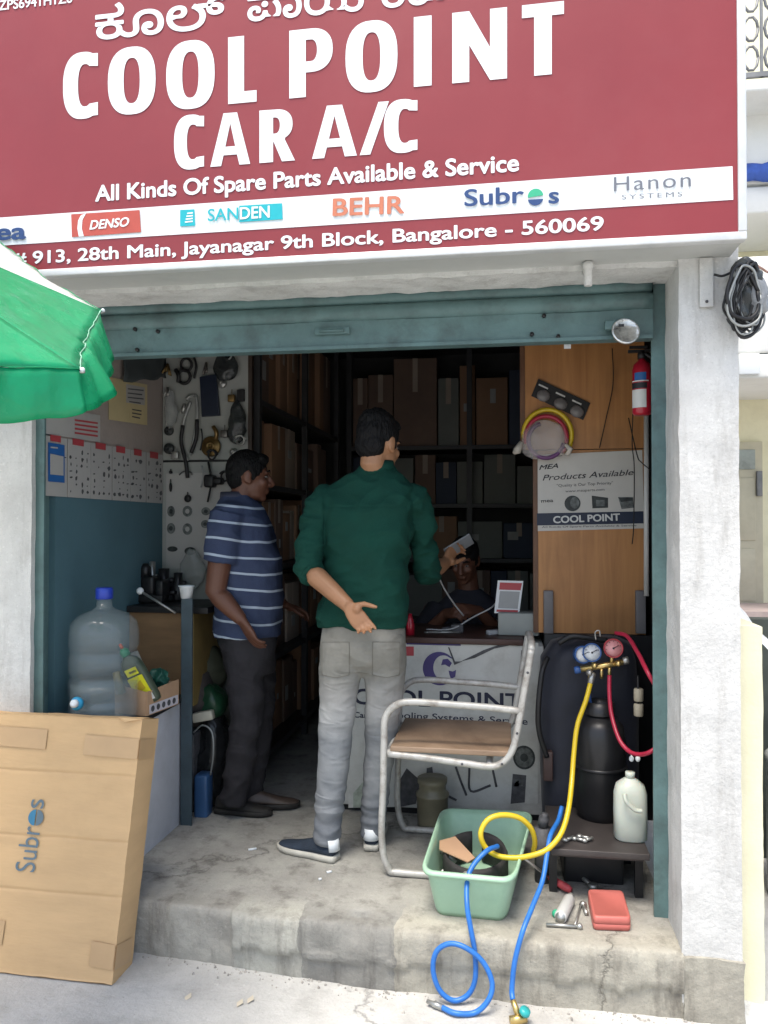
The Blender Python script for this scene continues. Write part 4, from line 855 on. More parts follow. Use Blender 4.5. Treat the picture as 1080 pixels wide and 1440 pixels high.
# ------------------------------------------------------------------ green tub and what lies in it
m_tub = mat('mint_plastic', (.34, .52, .37), .4, var=.06, vs=4, dirt=.3, ds=5, dcol=(.12, .27, .18))
TZ = .165
cor = [PZ(594, 1228, TZ), PZ(722, 1240, TZ), PZ(748, 1146, TZ), PZ(622, 1141, TZ)]
tcx = sum((p for p in cor), Vector()) / 4
def rrect(c4, z, f, n=6, rad=.3):
    c_ = sum((Vector(p) for p in c4), Vector()) / 4; P = [c_ + (Vector(p) - c_) * f for p in c4]; out = []
    for i in range(4):
        p, a_, b_ = P[i], P[i - 1], P[(i + 1) % 4]; s0 = p.lerp(a_, rad * .5); s1 = p.lerp(b_, rad * .5)
        for k in range(n + 1):
            t = k / n; q_ = s0 * (1 - t) ** 2 + p * 2 * t * (1 - t) + s1 * t * t; out.append(Vector((q_.x, q_.y, z)))
    return out
tub = root('plastic_tub', (tcx.x, tcx.y, 0), 'mint green rectangular plastic tub at the edge of the step', 'tub')
mb = MB(); mb.loft([rrect(cor, .004, .78), rrect(cor, .0, .8), rrect(cor, .02, .83), rrect(cor, TZ - .02, .965), rrect(cor, TZ - .004, .985), rrect(cor, TZ - .004, 1.04), rrect(cor, TZ + .004, 1.05), rrect(cor, TZ + .012, 1.03), rrect(cor, TZ + .012, .99), rrect(cor, TZ - .01, .955), rrect(cor, .03, .82), rrect(cor, .012, .78)], True, True); mb.build('body', m_tub, tub)
m_belt = mat('black_foam', (.028, .026, .026), .75, var=.3, vs=10, bump=.3, bs=60)
def ovr(cx, cy, rx, ry, a0, a1, z0, h, th, n=30):
    mb = MB(); ri = []
    for i in range(n + 1):
        t = R(a0 + (a1 - a0) * i / n); d = Vector((math.cos(t), math.sin(t), 0)); p = Vector((cx + rx * d.x, cy + ry * d.y, 0))
        ri.append([p + Vector((0, 0, z0)), p + d * th + Vector((0, 0, z0)), p + d * th + Vector((0, 0, z0 + h * .85)), p + d * th * .5 + Vector((0, 0, z0 + h)), p + Vector((0, 0, z0 + h * .85))])
    return mb.loft(ri, True)
o = ovr(tcx.x - .01, tcx.y + .01, .105, .165, 100, 440, .02, .115, .016).build('foam_strip', m_belt, None); tag(o, 'black foam strip coiled upright inside the green tub', 'foam strip', 'things in the green tub')
mb = MB(); u = [PZ(x, y, .14) for x, y in ((618, 1182), (640, 1176), (668, 1206), (658, 1212), (618, 1194))]; mb.prism(u, (0, 0, -1), .004)
tag(mb.build('cardboard_scrap', mat('cardboard_inner', (.42, .26, .16), .8, var=.06), None), 'bare brown cardboard scrap lying inside the coiled black strip', 'cardboard', 'things in the green tub')
mb = MB(); mb.tube([PZ(622, 1196, .10), PZ(640, 1214, .06)], .012); mb.lathe(PZ(624, 1228, .05), [(.007, 0), (.013, 0), (.013, .02), (.007, .02)], 14, (0, -1, .5)); tag(mb.build('pipe_fitting', m_steel), 'small steel pipe fitting at the near left corner of the tub', 'fitting', 'things in the green tub')
mb = MB(); mb.tube([PZ(655, 1232, .13), PZ(690, 1243, .06)], .008); mb.lathe(PZ(656, 1232, .14), [(.006, -.006), (.015, -.006), (.015, .006), (.006, .006)], 14, (0, -.6, .8)); tag(mb.build('ring_spanner', m_steel), 'silver ring spanner leaning in the tub beside the blue hose', 'spanner', 'things in the green tub')

# ------------------------------------------------------------------ bench, machine, cylinder, gauges
BZ = .2
b0, b1 = PZ(782, 1192, BZ), PZ(912, 1195, BZ)
m_bench = mat('dark_bench_steel', (.055, .047, .045), .5, .2, var=.2, vs=8)
bn = root('low_bench', ((b0.x + b1.x) / 2, b0.y, 0), 'low dark metal bench beside the right shutter guide', 'bench')
bx0, bx1, by0, by1 = b0.x - .02, .49, b0.y - .01, b0.y + .42
mb = MB(); mb.box((bx0, by0, BZ - .022), (bx1, by1, BZ), bev=.003); mb.box((bx0 + .01, by0 + .06, BZ - .05), (bx1 - .01, by0 + .08, BZ - .0225)); mb.build('top', m_bench, bn)
for x in (bx0 + .015, bx1 - .02):
    for y in (by0 + .02, by1 - .02):
        yy_ = y + (.10 if y < by0 + .1 else 0); mb = MB(); mb.box((x - .014, yy_ - .014, -.012), (x + .014, yy_ + .014, BZ - .023)); mb.build('leg', m_black, bn)
m_tank = mat('black_tank_paint', (.022, .022, .024), .35, .3, var=.2, vs=6, dirt=.3, ds=8, dcol=(.06, .055, .05))
c = PZ(848, 1160, BZ); tr = .098
tk = root('gas_cylinder', (c.x, c.y + tr, BZ), 'black steel gas cylinder standing on the low bench', 'cylinder')
mb = MB(); mb.lathe((c.x, c.y + tr, BZ + .001), [(0, 0), (tr * .9, 0), (tr * .9, .02), (tr, .03), (tr, .30), (tr * .93, .35), (tr * .7, .385), (.03, .395), (.025, .43), (0, .43)], 32); mb.build('body', m_tank, tk)
mb = MB(); mb.lathe((c.x, c.y + tr, BZ + .19), [(tr + .0005, 0), (tr + .006, .003), (tr + .006, .012), (tr + .0005, .015)], 32, caps=False); mb.build('band', m_tank, tk)
mb = MB(); mb.lathe((c.x, c.y + tr, BZ + .40), [(tr * .6, 0), (tr * .6, .05), (tr * .56, .05), (tr * .56, 0)], 28, caps=False); mb.build('collar', m_tank, tk)
mm = root('recovery_machine', (.33, 3.3, 0), 'tall black covered machine with rounded top behind the gauges', 'machine')
m_cover = mat('dark_navy_cover', (.014, .016, .026), .65, var=.3, vs=7, bump=.4, bs=12, sheen=.1)
mb = MB(); rings = []
for z, hx, hy, dx in ((.0, .19, .13, 0), (.3, .20, .14, 0), (.6, .205, .14, 0), (.78, .19, .13, .0), (.845, .16, .11, .01), (.87, .09, .06, .02)):
    rings.append([Vector((.34 + dx + hx * math.copysign(abs(math.cos(t)) ** .5, math.cos(t)), 3.42 + hy * math.copysign(abs(math.sin(t)) ** .5, math.sin(t)), z)) + noise.noise_vector(Vector((math.cos(t) * 2, math.sin(t) * 2, z * 5))) * .012 for t in [2 * math.pi * k / 40 for k in range(40)]])
mb.loft(rings); mb.build('cover', m_cover, mm)
mb = MB(); mb.tube(curve_pts([(.165, 3.28, .80), (.14, 3.24, .74), (.125, 3.23, .6), (.13, 3.24, .5), (.16, 3.26, .4)]), .011); mb.build('strap', m_black, mm)
mb = MB(); mb.tube(curve_pts([(.21, 3.28, .86), (.26, 3.27, .89), (.33, 3.27, .885), (.40, 3.28, .875)]), .012); mb.build('handle', m_black, mm)
mb = MB(); mb.box((.145, 3.26, .30), (.185, 3.3, .42), bev=.006); mb.build('pocket', mat('dark_brown_leather', (.05, .03, .028), .5, var=.2), mm)
# gauges
GY = 3.18
gp = lambda x, y: PY(x, y, GY)
gm = root('gauge_manifold', gp(845, 938), 'brass refrigerant gauge manifold with blue and red dials hanging on the machine', 'gauges')
m_brs = mat('polished_brass', (.55, .40, .16), .3, .85, var=.2, vs=30)
m_dial = mat('white_dial', (.55, .57, .58), .35, var=.03); m_pinkd = mat('pink_dial', (.55, .25, .25), .35, var=.03); m_blueg = mat('blue_gauge', (.03, .09, .26), .35); m_redg = mat('red_gauge', (.36, .04, .05), .35)
def gauge(x, y, m, md, r_=.036, ang=0):
    c = gp(x, y) + Vector((0, -.01, 0)); ax = Vector((math.sin(ang), -1, .12)).normalized(); mb = MB(); mb.lathe(c, [(0, -.02), (r_, -.02), (r_ * 1.03, .004), (r_, .010), (r_ * .9, .010), (r_ * .88, .004), (0, .004)], 28, ax); g = mb.build('gauge', m, gm)
    mb = MB(); mb.lathe(c, [(0, .0045), (r_ * .87, .0045), (r_ * .87, .0055), (0, .0055)], 28, ax); d = mb.build('dial', md, g)
    mb = MB(); mb.tube([c + ax * .0065, c + ax * .0065 + Vector((.02, 0, .012))], .0012, 6); mb.lathe(c, [(0, .0056), (.004, .0056), (.004, .0075), (0, .0075)], 10, ax); mb.build('needle', m_ink, g)
    mb = MB(); 
    for k in range(9):
        t = R(225 - k * 33.75); e = Vector((math.cos(t), 0, math.sin(t))); mb.tube([c + ax * .006 + e * r_ * .66, c + ax * .006 + e * r_ * .8], .0008, 4)
    mb.build('scale_marks', m_ink, g)
gauge(819, 920, m_blueg, m_dial, .034, .3); gauge(832, 917, m_blueg, m_dial, .036, 0); gauge(862, 911, m_redg, m_pinkd, .037, 0)
mb = MB(); mb.tube([gp(816, 941), gp(850, 936), gp(876, 931)], .012, 12)
for x, y in ((834, 938), (860, 934)): mb.tube([gp(x, y), gp(x + 1, y - 16)], .008, 10)
for x, y in ((829, 942), (846, 940), (857, 938)): mb.tube([gp(x, y), gp(x, y + 14)], .007, 10)
mb.build('body', m_brs, gm)
for x, y, m in ((812, 942, m_blueg), (880, 929, m_steel)):
    mb = MB(); mb.lathe(gp(x, y), [(0, -.012), (.012, -.012), (.015, -.008), (.015, .008), (.012, .012), (0, .012)], 12, (1, 0, .2)); mb.build('valve_knob', m, gm)
for x, y in ((828, 945), (835, 935), (868, 932)):
    mb = MB(); mb.lathe(gp(x, y) + Vector((0, -.012, 0)), [(0, -.006), (.012, -.006), (.013, .006), (.008, .02), (0, .02)], 10, (.2, -1, .1)); mb.build('fitting', m_brs if x != 828 else m_steel, gm)
mb = MB(); mb.tube(curve_pts([gp(838, 900), gp(837, 889), gp(843, 887), gp(844, 895)], 5), .003, 6); mb.build('hook', m_steel, gm)
# hoses
m_blu = mat('blue_hose', (.02, .14, .46), .4, var=.12, vs=25, dirt=.3, ds=20, dcol=(.03, .10, .25))
HR = .0095
h = [PY(831, 958, 3.16), PY(824, 985, 3.13), PY(812, 1020, 3.1), PY(807, 1060, 3.06), PY(804, 1100, 3.0), PY(799, 1140, 2.92), PY(790, 1170, 2.86), PY(775, 1190, 2.82), PY(758, 1200, 2.8), PY(730, 1206, 2.8), PY(702, 1204, 2.8), PY(683, 1192, 2.8), PY(676, 1172, 2.8), PY(686, 1153, 2.82), PY(706, 1146, 2.84), PY(730, 1150, 2.86), PY(746, 1164, 2.88), PY(752, 1182, 2.9), PY(750, 1198, 2.93)]
hr = root('charging_hose', h[0], 'yellow charging hose drooping from the gauges and looping over the green tub', 'hose')
mb = MB(); mb.tube(curve_pts(h, 8), HR, 12); mb.build('hose', m_yel, hr)
mb = MB(); mb.lathe(h[0], [(0, -.01), (.012, -.01), (.012, .03), (.009, .035), (0, .035)], 12, h[0] - h[1]); mb.build('fitting', m_steel, hr)
h = [PY(857, 950, 3.15), PY(857, 975, 3.12), PY(860, 1005, 3.08), PY(870, 1038, 3.02), PY(884, 1056, 2.98), PY(900, 1061, 2.94), PY(915, 1057, 2.9), PY(930, 1045, 2.93)]
hr = root('red_hose', h[0], 'red charging hose curving from the gauges behind the shutter guide', 'hose')
mb = MB(); mb.tube(curve_pts(h, 8), .008, 12); mb.build('hose', m_rh, hr)
h2 = [PY(866, 890, 3.2), PY(882, 895, 3.14), PY(898, 920, 3.02), PY(910, 944, 2.92), PY(922, 965, 2.9)]
mb = MB(); mb.tube(curve_pts(h2, 8), .008, 12); mb.build('hose', m_rh, hr)
h = [PY(828, 968, 3.2), PY(832, 1000, 3.2), PY(838, 1028, 3.2)]
hose('thin_hose', h, .006, m_blueg, 'thin dark blue hose hanging straight down below the gauges', 'hose')
gw = Vector((0, 0, 0))
pts = [PY(700, 1190, 2.80), PY(684, 1197, 2.74), PY(665, 1218, 2.70), PY(657, 1240, 2.66), PY(657, 1275, 2.60), PY(662, 1306, 2.585), PY(668, 1341, 2.575), PY(668, 1378, 2.57), PY(657, 1400, 2.565), PY(637, 1407, 2.555), PY(618, 1392, 2.555), PY(609, 1364, 2.56), PY(614, 1338, 2.565), PY(633, 1327, 2.565), PY(657, 1334, 2.555), PY(680, 1354, 2.55), PY(692, 1382, 2.54), PY(687, 1406, 2.52), PZ(668, 1424, -.196), PZ(641, 1425, -.196), PZ(622, 1417, -.196)]
hr = root('blue_hose', pts[-1], 'blue charging hose hanging out of the tub and looping down to the street', 'hose')
mb = MB(); mb.tube(curve_pts(pts, 8), .0085, 12); mb.build('hose', m_blu, hr)
mb = MB(); mb.lathe(pts[-1], [(0, 0), (.010, 0), (.010, .03), (.007, .035), (.007, .055), (0, .055)], 12, pts[-1] - pts[-2] + Vector((-.01, 0, .004))); mb.build('fitting', m_steel, hr)
pts = [PY(790, 1135, 3.0), PY(785, 1154, 2.95), PY(774, 1175, 2.86), PY(769, 1203, 2.80), PY(763, 1238, 2.74), PY(750, 1272, 2.66), PY(735, 1310, 2.58), PY(724, 1352, 2.555), PY(720, 1390, 2.54), PY(721, 1406, 2.52)]
hr = root('blue_hose', pts[-1], 'straight blue hose hanging over the step with a brass valve at its end', 'hose')
mb = MB(); mb.tube(curve_pts(pts, 8), [.0085] * 73, 12); mb.build('hose', m_blu, hr)
e = pts[-1]; g0 = PZ(731, 1434, -.195)
mb = MB(); mb.tube([e, e.lerp(g0, .5), g0], [.009, .010, .010], 10); mb.tube([g0 + Vector((-.03, -.01, 0)), g0 + Vector((.02, .005, .004))], .014, 10); mb.build('valve', m_brs, hr)
mb = MB(); mb.lathe(g0 + Vector((.012, .0, .02)), [(0, 0), (.016, 0), (.018, .006), (.016, .016), (0, .016)], 12, (.5, -.2, 1)); mb.build('valve_knob', mat('teal_plastic', (.02, .3, .3), .35), hr)
# small pale cylinders hanging by the guide
fl = root('filter_pair', PY(900, 1010, 3.1), 'two small beige filter cylinders hanging one above the other near the guide', 'filter')
for y in (977, 998):
    c = PY(898, y + 9, 3.1); mb = MB(); mb.lathe(c, [(0, 0), (.015, 0), (.018, .004), (.018, .044), (.015, .048), (0, .048)], 16); mb.build('cylinder', mat('beige_plastic', (.36, .32, .24), .5, var=.08), fl)
mb = MB(); mb.tube([PY(898, 1010, 3.1), PY(897, 950, 3.1)], .004, 8); mb.build('cord', m_black, fl)
for x in (888, 897):
    c = PY(x, 1067, 3.0); mb = MB(); mb.ell(c, (.009, .009, .011)); mb.tube([c, c + Vector((0, 0, .02))], .003, 6)
    tag(mb.build('dust_plug', m_wht), 'tiny white cap just under the red hose, the %s of two' % ('left' if x < 890 else 'right'), 'cap', 'white caps under the red hose')
# white jug
c = PZ(890, 1188, BZ); jr = .058
jg = root('white_jug', (c.x, c.y + jr, BZ), 'translucent white plastic jug standing on the low bench', 'jug')
m_jug = mat('milky_plastic', (.52, .55, .48), .4, var=.05, vs=4, sss=.3)
mb = MB(); rings = []
for z, f in ((0, .9), (.006, 1), (.10, 1.02), (.165, 1.0), (.195, .86), (.212, .5), (.22, .28), (.222, .26)):
    rings.append([Vector((c.x + jr * f * math.copysign(abs(math.cos(t)) ** .75, math.cos(t)), c.y + jr + jr * .85 * f * math.copysign(abs(math.sin(t)) ** .75, math.sin(t)), BZ + .001 + z)) for t in [2 * math.pi * k / 32 for k in range(32)]])
mb.loft(rings); mb.build('body', m_jug, jg)
mb = MB(); mb.lathe((c.x, c.y + jr, BZ + .222), [(0, 0), (.017, 0), (.017, .02), (0, .02)], 18); mb.build('cap', m_jug, jg)
mb = MB(); mb.tube(curve_pts([Vector((c.x - .03, c.y - .012, BZ + .185)), Vector((c.x - .025, c.y - .018, BZ + .16)), Vector((c.x + .005, c.y - .014, BZ + .13)), Vector((c.x + .03, c.y - .01, BZ + .125))]), .008, 10); mb.build('handle', m_jug, jg)
# ring and tools under the bench
mb = MB(); mb.box((bx0 + .06, by0 + .2, -.008), (bx1 - .06, by1 - .02, .13), bev=.01); tag(mb.build('shade_block', m_black), 'black box pushed far back under the low bench', 'box')  # black block added to make the space under the bench read as deep shade
mb = MB(); c = PZ(838, 1222, .012); mb.tube([c + Vector((.062 * math.cos(t), .05 * math.sin(t), 0)) for t in [2 * math.pi * k / 30 for k in range(31)]], .008, 8); tag(mb.build('rubber_ring', m_black), 'flat black rubber ring lying on the floor under the bench', 'ring')
GF = 'tools scattered on the floor by the bench'
mb = MB(); p, q_ = PZ(808, 1226, .012), PZ(834, 1246, .012); mb.tube([p, q_], .008, 10); mb.lathe(q_, [(.009, -.008), (.018, -.008), (.018, .008), (.009, .008)], 14, (0, 0, 1)); tag(mb.build('ring_spanner', m_steel), 'short steel ring spanner pointing at the red tool case', 'spanner', GF)
mb = MB(); p, q_ = PZ(738, 1208, .15), PZ(772, 1234, .03); mb.tube([p, q_], .005, 8); sd = root('screwdriver', q_, 'screwdriver with a red handle leaning from the tub rim', 'screwdriver', GF); mb.build('shaft', m_steel, sd)
mb = MB(); p2 = PZ(803, 1252, .016); mb.tube([q_, q_.lerp(p2, .2), q_.lerp(p2, .8), p2], [.008, .013, .015, .01], 12); mb.build('handle', m_redt, sd)
p, q_ = PZ(788, 1290, .02), PZ(803, 1260, .02)
sc_ = root('spray_can', p, 'short white cylinder can lying beside the red tool case', 'can', GF); ax = (q_ - p); Ln = ax.length
mb = MB(); mb.lathe(p, [(0, 0), (.019, 0), (.021, .004), (.021, Ln * .8), (.018, Ln * .86), (.012, Ln * .9), (.012, Ln), (0, Ln)], 20, ax); mb.build('body', mat('white_can', (.55, .55, .53), .3, .2, var=.05), sc_)
mb = MB(); mb.lathe(p, [(0, -.002), (.017, -.002), (.017, .0), (0, .0)], 18, ax); mb.build('base', m_steel, sc_)
for (a_, b_, lab, r_) in (((768, 1300), (815, 1303), 'long steel T handle bar lying nearest the step edge', .006), ((808, 1303), (817, 1272), 'thin steel rod between the white can and red tool case', .004), ((786, 1292), (782, 1285), 'tiny dark green cap behind the white can', .008), ((825, 1285), (820, 1272), 'small steel socket lying against the red tool case', .007)):
    mb = MB(); p, q_ = PZ(*a_, r_ + .002), PZ(*b_, r_ + .002); mb.tube([p, q_], r_, 10); mb.ell(q_, (r_ * 1.8,) * 3); tag(mb.build('steel_tool', m_steel if 'green' not in lab else m_grn), lab, 'tool', GF)
tcA, tcB, tcC, tcD = PZ(834, 1309, 0), PZ(888, 1311, 0), PZ(876, 1253, .04), PZ(826, 1252, .04)
tc_ = root('tool_case', tcA, 'faded red plastic tool case lying flat at the step edge', 'tool case', None)
m_case = mat('faded_red_plastic', (.44, .12, .10), .5, var=.08, vs=6, dirt=.2, ds=5, dcol=(.3, .09, .08))
u = (tcB - tcA); v = Vector((tcD.x - tcA.x, tcD.y - tcA.y, 0)); u.z = 0
def casering(z, f): 
    c4 = [tcA, tcA + u, tcA + u + v, tcA + v]; return rrect(c4, z, f, 5, .22)
mb = MB(); mb.loft([casering(.0, .94), casering(.004, .99), casering(.021, 1.0), casering(.022, .985)]); mb.build('base', m_case, tc_)
mb = MB(); mb.loft([casering(.0225, .985), casering(.024, 1.0), casering(.042, .99), casering(.047, .94), casering(.047, .88), casering(.045, .86)]); mb.build('lid', m_case, tc_)
mb = MB(); mb.lathe(PZ(763, 1160, .21), [(0, 0), (.02, 0), (.02, .035), (.012, .04), (.012, .05), (0, .05)], 14, (.2, -.3, 1)); mb.lathe(PZ(763, 1160, .21) + Vector((0, 0, -.21)), [(0, 0), (.03, 0), (.03, .2), (0, .2)], 14); tag(mb.build('canister', m_dk), 'small dark canister with a silver cap behind the yellow hose', 'canister')
for i, (x, y) in enumerate(((795, 1185), (815, 1180), (822, 1186), (808, 1183))):
    mb = MB(); c = PZ(x, y - 4, BZ + .008); mb.tube([c, c + Vector((.03, .02 * (-1) ** i, .004))], .006, 8); mb.ell(c, (.012, .01, .008)); tag(mb.build('brass_fitting', m_steel), ['leftmost small fitting on the bench top', 'small fitting on bench top nearest the gas cylinder', 'rightmost small fitting lying on bench top', 'small fitting in the middle of the bench top pile'][i], 'fitting', 'small fittings on the bench')

# ------------------------------------------------------------------ left side: cabinet, water bottle, box, post, workbench
m_cab = mat('white_cabinet_paint', (.52, .52, .55), .6, var=.08, vs=5, dirt=.35, ds=6, dcol=(.3, .29, .28))
CBX = -1.455
mb = MB(); mb.box((XL + .006, 2.80, -.012), (CBX, 3.40, .545), bev=.003)
cb = mb.build('white_cabinet', m_cab, None); tag(cb, 'low white cabinet against the left wall behind the big carton', 'cabinet')
mb = MB(); mb.box((XL + .008, 2.79, .546), (CBX + .012, 3.41, .566)); mb.build('top', m_black, cb)
WB = Vector((-1.605, 2.95, .567)); wr = .136
wb = root('water_bottle', WB, 'large clear twenty litre water bottle with blue cap on the white cabinet', 'bottle')
m_clr = mat('clear_bottle', (.34, .4, .42), .1, var=.05, spec=1.0, alpha=.22, coat=.6)
prof = [(0, 0), (wr * .93, 0), (wr, .015), (wr, .07), (wr * .955, .08), (wr * .955, .09), (wr, .10), (wr, .155), (wr * .95, .168), (wr * .95, .18), (wr, .193), (wr, .255), (wr * .95, .268), (wr * .95, .278), (wr, .29), (wr * 1.0, .345), (wr * .94, .385), (wr * .72, .415), (wr * .36, .435), (.032, .445), (.028, .49), (0, .49)]
mb = MB(); mb.lathe(WB, prof, 40); mb.build('body', m_clr, wb)
mb = MB(); mb.lathe(WB + Vector((0, 0, .49)), [(0, 0), (.031, -.012), (.034, -.01), (.034, .028), (.03, .034), (0, .034)], 24); mb.build('cap', mat('blue_cap', (.02, .05, .38), .35), wb)
mb = MB(); mb.lathe(WB + Vector((0, 0, .004)), [(0, 0), (wr * .9, 0), (wr * .95, .02), (wr * .95, .14), (0, .14)], 32); mb.build('water', mat('water_body', (.25, .31, .33), .1, var=.02, alpha=.3), wb)
tp = PY(110, 989, 2.79)
td = root('water_tap', tp, 'small blue and white dispenser tap in front of the water bottle', 'tap')
mb = MB(); mb.lathe(tp, [(0, 0), (.024, 0), (.026, .012), (.02, .02), (0, .02)], 20, (0, -1, .1)); mb.build('tap_ring', mat('light_blue_plastic', (.02, .28, .5), .3), td)
mb = MB(); mb.lathe(tp + Vector((0, -.02, .004)), [(0, 0), (.015, 0), (.016, .012), (.01, .018), (0, .018)], 16, (0, -1, .1)); mb.build('knob', m_wht, td)
# little carton with the oil bottle
m_box = mat('kraft_board', (.40, .25, .15), .8, var=.1, vs=6, dirt=.3, ds=8, dcol=(.25, .15, .09))
lx = root('small_carton', (-1.53, 3.2, .567), 'small open brown carton on the white cabinet holding the oil bottle', 'carton')
A_ = PY(163, 962, 3.02); B_ = PY(206, 973, 3.0); C_ = PY(250, 957, 3.22)
zb_ = .568
def wallp(p, q_, h0, h1, name='wall'):
    mb = MB(); n_ = (q_ - p).cross(Vector((0, 0, 1))).normalized(); mb.prism([Vector((p.x, p.y, zb_)), Vector((q_.x, q_.y, zb_)), Vector((q_.x, q_.y, h1)), Vector((p.x, p.y, h0))], n_, .005); return mb.build(name, m_box, lx)
D_ = A_ + (C_ - B_); wallp(A_, B_, A_.z, B_.z); wp_ = wallp(B_, C_, B_.z, C_.z + .005); wallp(C_, D_, C_.z, C_.z - .02); wallp(D_, A_, C_.z - .02, A_.z)
nB = (C_ - B_).cross(Vector((0, 0, 1))).normalized()
mb = MB(); 
s0, s1 = B_.lerp(C_, .06), B_.lerp(C_, .97); mb.prism([Vector((s0.x, s0.y, zb_ + .004)), Vector((s1.x, s1.y, zb_ + .004)), Vector((s1.x, s1.y, zb_ + .042)), Vector((s0.x, s0.y, zb_ + .042))], nB, .0055 + .001); bnd = mb.build('printed_band', mat('pale_lilac_print', (.5, .47, .5), .6, var=.1), lx)
for k in range(5):
    c = B_.lerp(C_, .15 + .17 * k); u_ = (C_ - B_).normalized(); mb = MB(); c = Vector((c.x, c.y, zb_ + .023)) + nB * .007
    mb.prism([c + u_ * .012 * math.cos(t) + Vector((0, 0, .013 * math.sin(t))) for t in [2 * math.pi * j / 12 for j in range(12)]], nB, .0006); mb.build('print', m_dk, lx)
OB0, OB1 = PY(205, 970, 3.05), PY(172, 912, 3.0)
ob = root('oil_bottle', OB0, 'dark oil bottle with yellow label leaning out of the small carton', 'bottle')
ax = (OB1 - OB0); Ln = ax.length; axn = ax.normalized(); wdir = axn.cross(Vector((0, -1, 0))).normalized(); ddir = wdir.cross(axn).normalized()
def slabring(t, hw, hd): return [OB0 + ax * t + wdir * hw * math.copysign(abs(math.cos(a_)) ** .7, math.cos(a_)) + ddir * hd * math.copysign(abs(math.sin(a_)) ** .7, math.sin(a_)) for a_ in [2 * math.pi * k / 28 for k in range(28)]]
mb = MB(); mb.loft([slabring(-.28, .040, .024), slabring(-.2, .044, .028), slabring(.55, .046, .028), slabring(.72, .036, .024), slabring(.8, .016, .016), slabring(.84, .015, .015)]); mb.build('body', mat('dark_green_plastic', (.06, .08, .055), .35, var=.1), ob)
m_yell = mat('yellow_label', (.72, .68, .03), .45, var=.08, vs=25)
fr = -ddir if ddir.y > 0 else ddir
def labq(t0, t1, hw, m, dx=0.0):
    mb = MB(); P_ = [OB0 + ax * t + wdir * (s_ * hw + dx) + fr * .0285 for t, s_ in ((t0, -1), (t0, 1), (t1, 1), (t1, -1))]; mb.prism(P_, fr, .0008); mb.build('label', m, ob)
labq(-.05, .38, .034, m_yell); labq(.42, .58, .026, m_yell); labq(-.2, -.06, .034, m_wp); labq(.47, .52, .016, m_dk, .004)
mb = MB(); mb.prism([OB0 + ax * t + wdir * s_ * .02 + fr * .0295 for t, s_ in ((.02, -1), (.08, 1), (.28, .8), (.2, -.9))], fr, .0008); mb.build('label', mat('dark_yellow_print', (.5, .36, .03), .5), ob)
q2 = axn
mb = MB(); mb.lathe(OB0 + ax * .83, [(0, 0), (.019, 0), (.019, .022), (.012, .03), (.009, .034), (0, .034)], 18, q2); mb.build('cap', mat('green_cap', (.01, .2, .1), .4), ob)
mb = MB(); mb.lathe(OB0 + ax * .83 + q2 * .034, [(0, 0), (.007, 0), (.006, .02), (0, .022)], 12, q2); mb.build('spout', mat('orange_spout', (.45, .09, .05), .4), ob)
mb = MB(); c = PY(195, 932, 3.12); mb.tube([PY(206, 968, 3.12), PY(186, 918, 3.1)], [.03, .026], 14, True, .6); tag(mb.build('grey_bottle', mat('pale_grey_plastic', (.3, .29, .25), .5, var=.15)), 'pale grey bottle standing behind the oil bottle in the small carton', 'bottle')
mb = MB(); c = PY(222, 955, 3.22); mb.ell(c, (.055, .045, .045), None, 28, 18)
for v in mb.v: v += noise.noise_vector(v * 28) * .022
tag(mb.build('green_pouch', mat('dark_green_pouch', (.02, .10, .07), .4, var=.2, bump=.4, bs=20)), 'dark green pouch at the back of the small carton', 'pouch')
mb = MB(); c = PY(166, 960, 3.0); mb.tube([PY(170, 975, 2.99), PY(163, 945, 2.98)], [.02, .014], 12); tag(mb.build('brown_bottle', mat('brown_plastic', (.13, .12, .06), .4, var=.2)), 'small olive brown bottle between the water bottle and oil bottle', 'bottle')
# steel post with a white cup on it
m_post = mat('blue_grey_post', (.05, .075, .09), .5, .1, var=.25, vs=6, dirt=.5, ds=7, dcol=(.03, .03, .032))
p0_ = PZ(262, 1160, 0); pt = Vector((p0_.x, p0_.y, PY(260, 842, p0_.y).z))
ps = root('steel_post', (p0_.x, p0_.y, 0), 'blue grey angle steel post at the corner of the workbench', 'post')
mb = MB(); mb.box((p0_.x - .026, p0_.y - .004, -.012), (p0_.x + .026, p0_.y + .004, pt.z)); mb.box((p0_.x - .026, p0_.y + .005, -.012), (p0_.x - .018, p0_.y + .05, pt.z)); mb.build('upright', m_post, ps)
mb = MB(); mb.box((p0_.x - .04, p0_.y - .03, -.012), (p0_.x + .05, p0_.y + .06, -.004)); mb.build('foot', m_post, ps)
mb = MB(); mb.lathe((p0_.x - .012, p0_.y + .02, pt.z), [(0, 0), (.024, 0), (.033, .052), (.036, .054), (.036, .058), (.030, .058), (.022, .006), (0, .006)], 24); tag(mb.build('paper_cup', m_wht), 'small white paper cup standing on top of the steel post', 'cup')
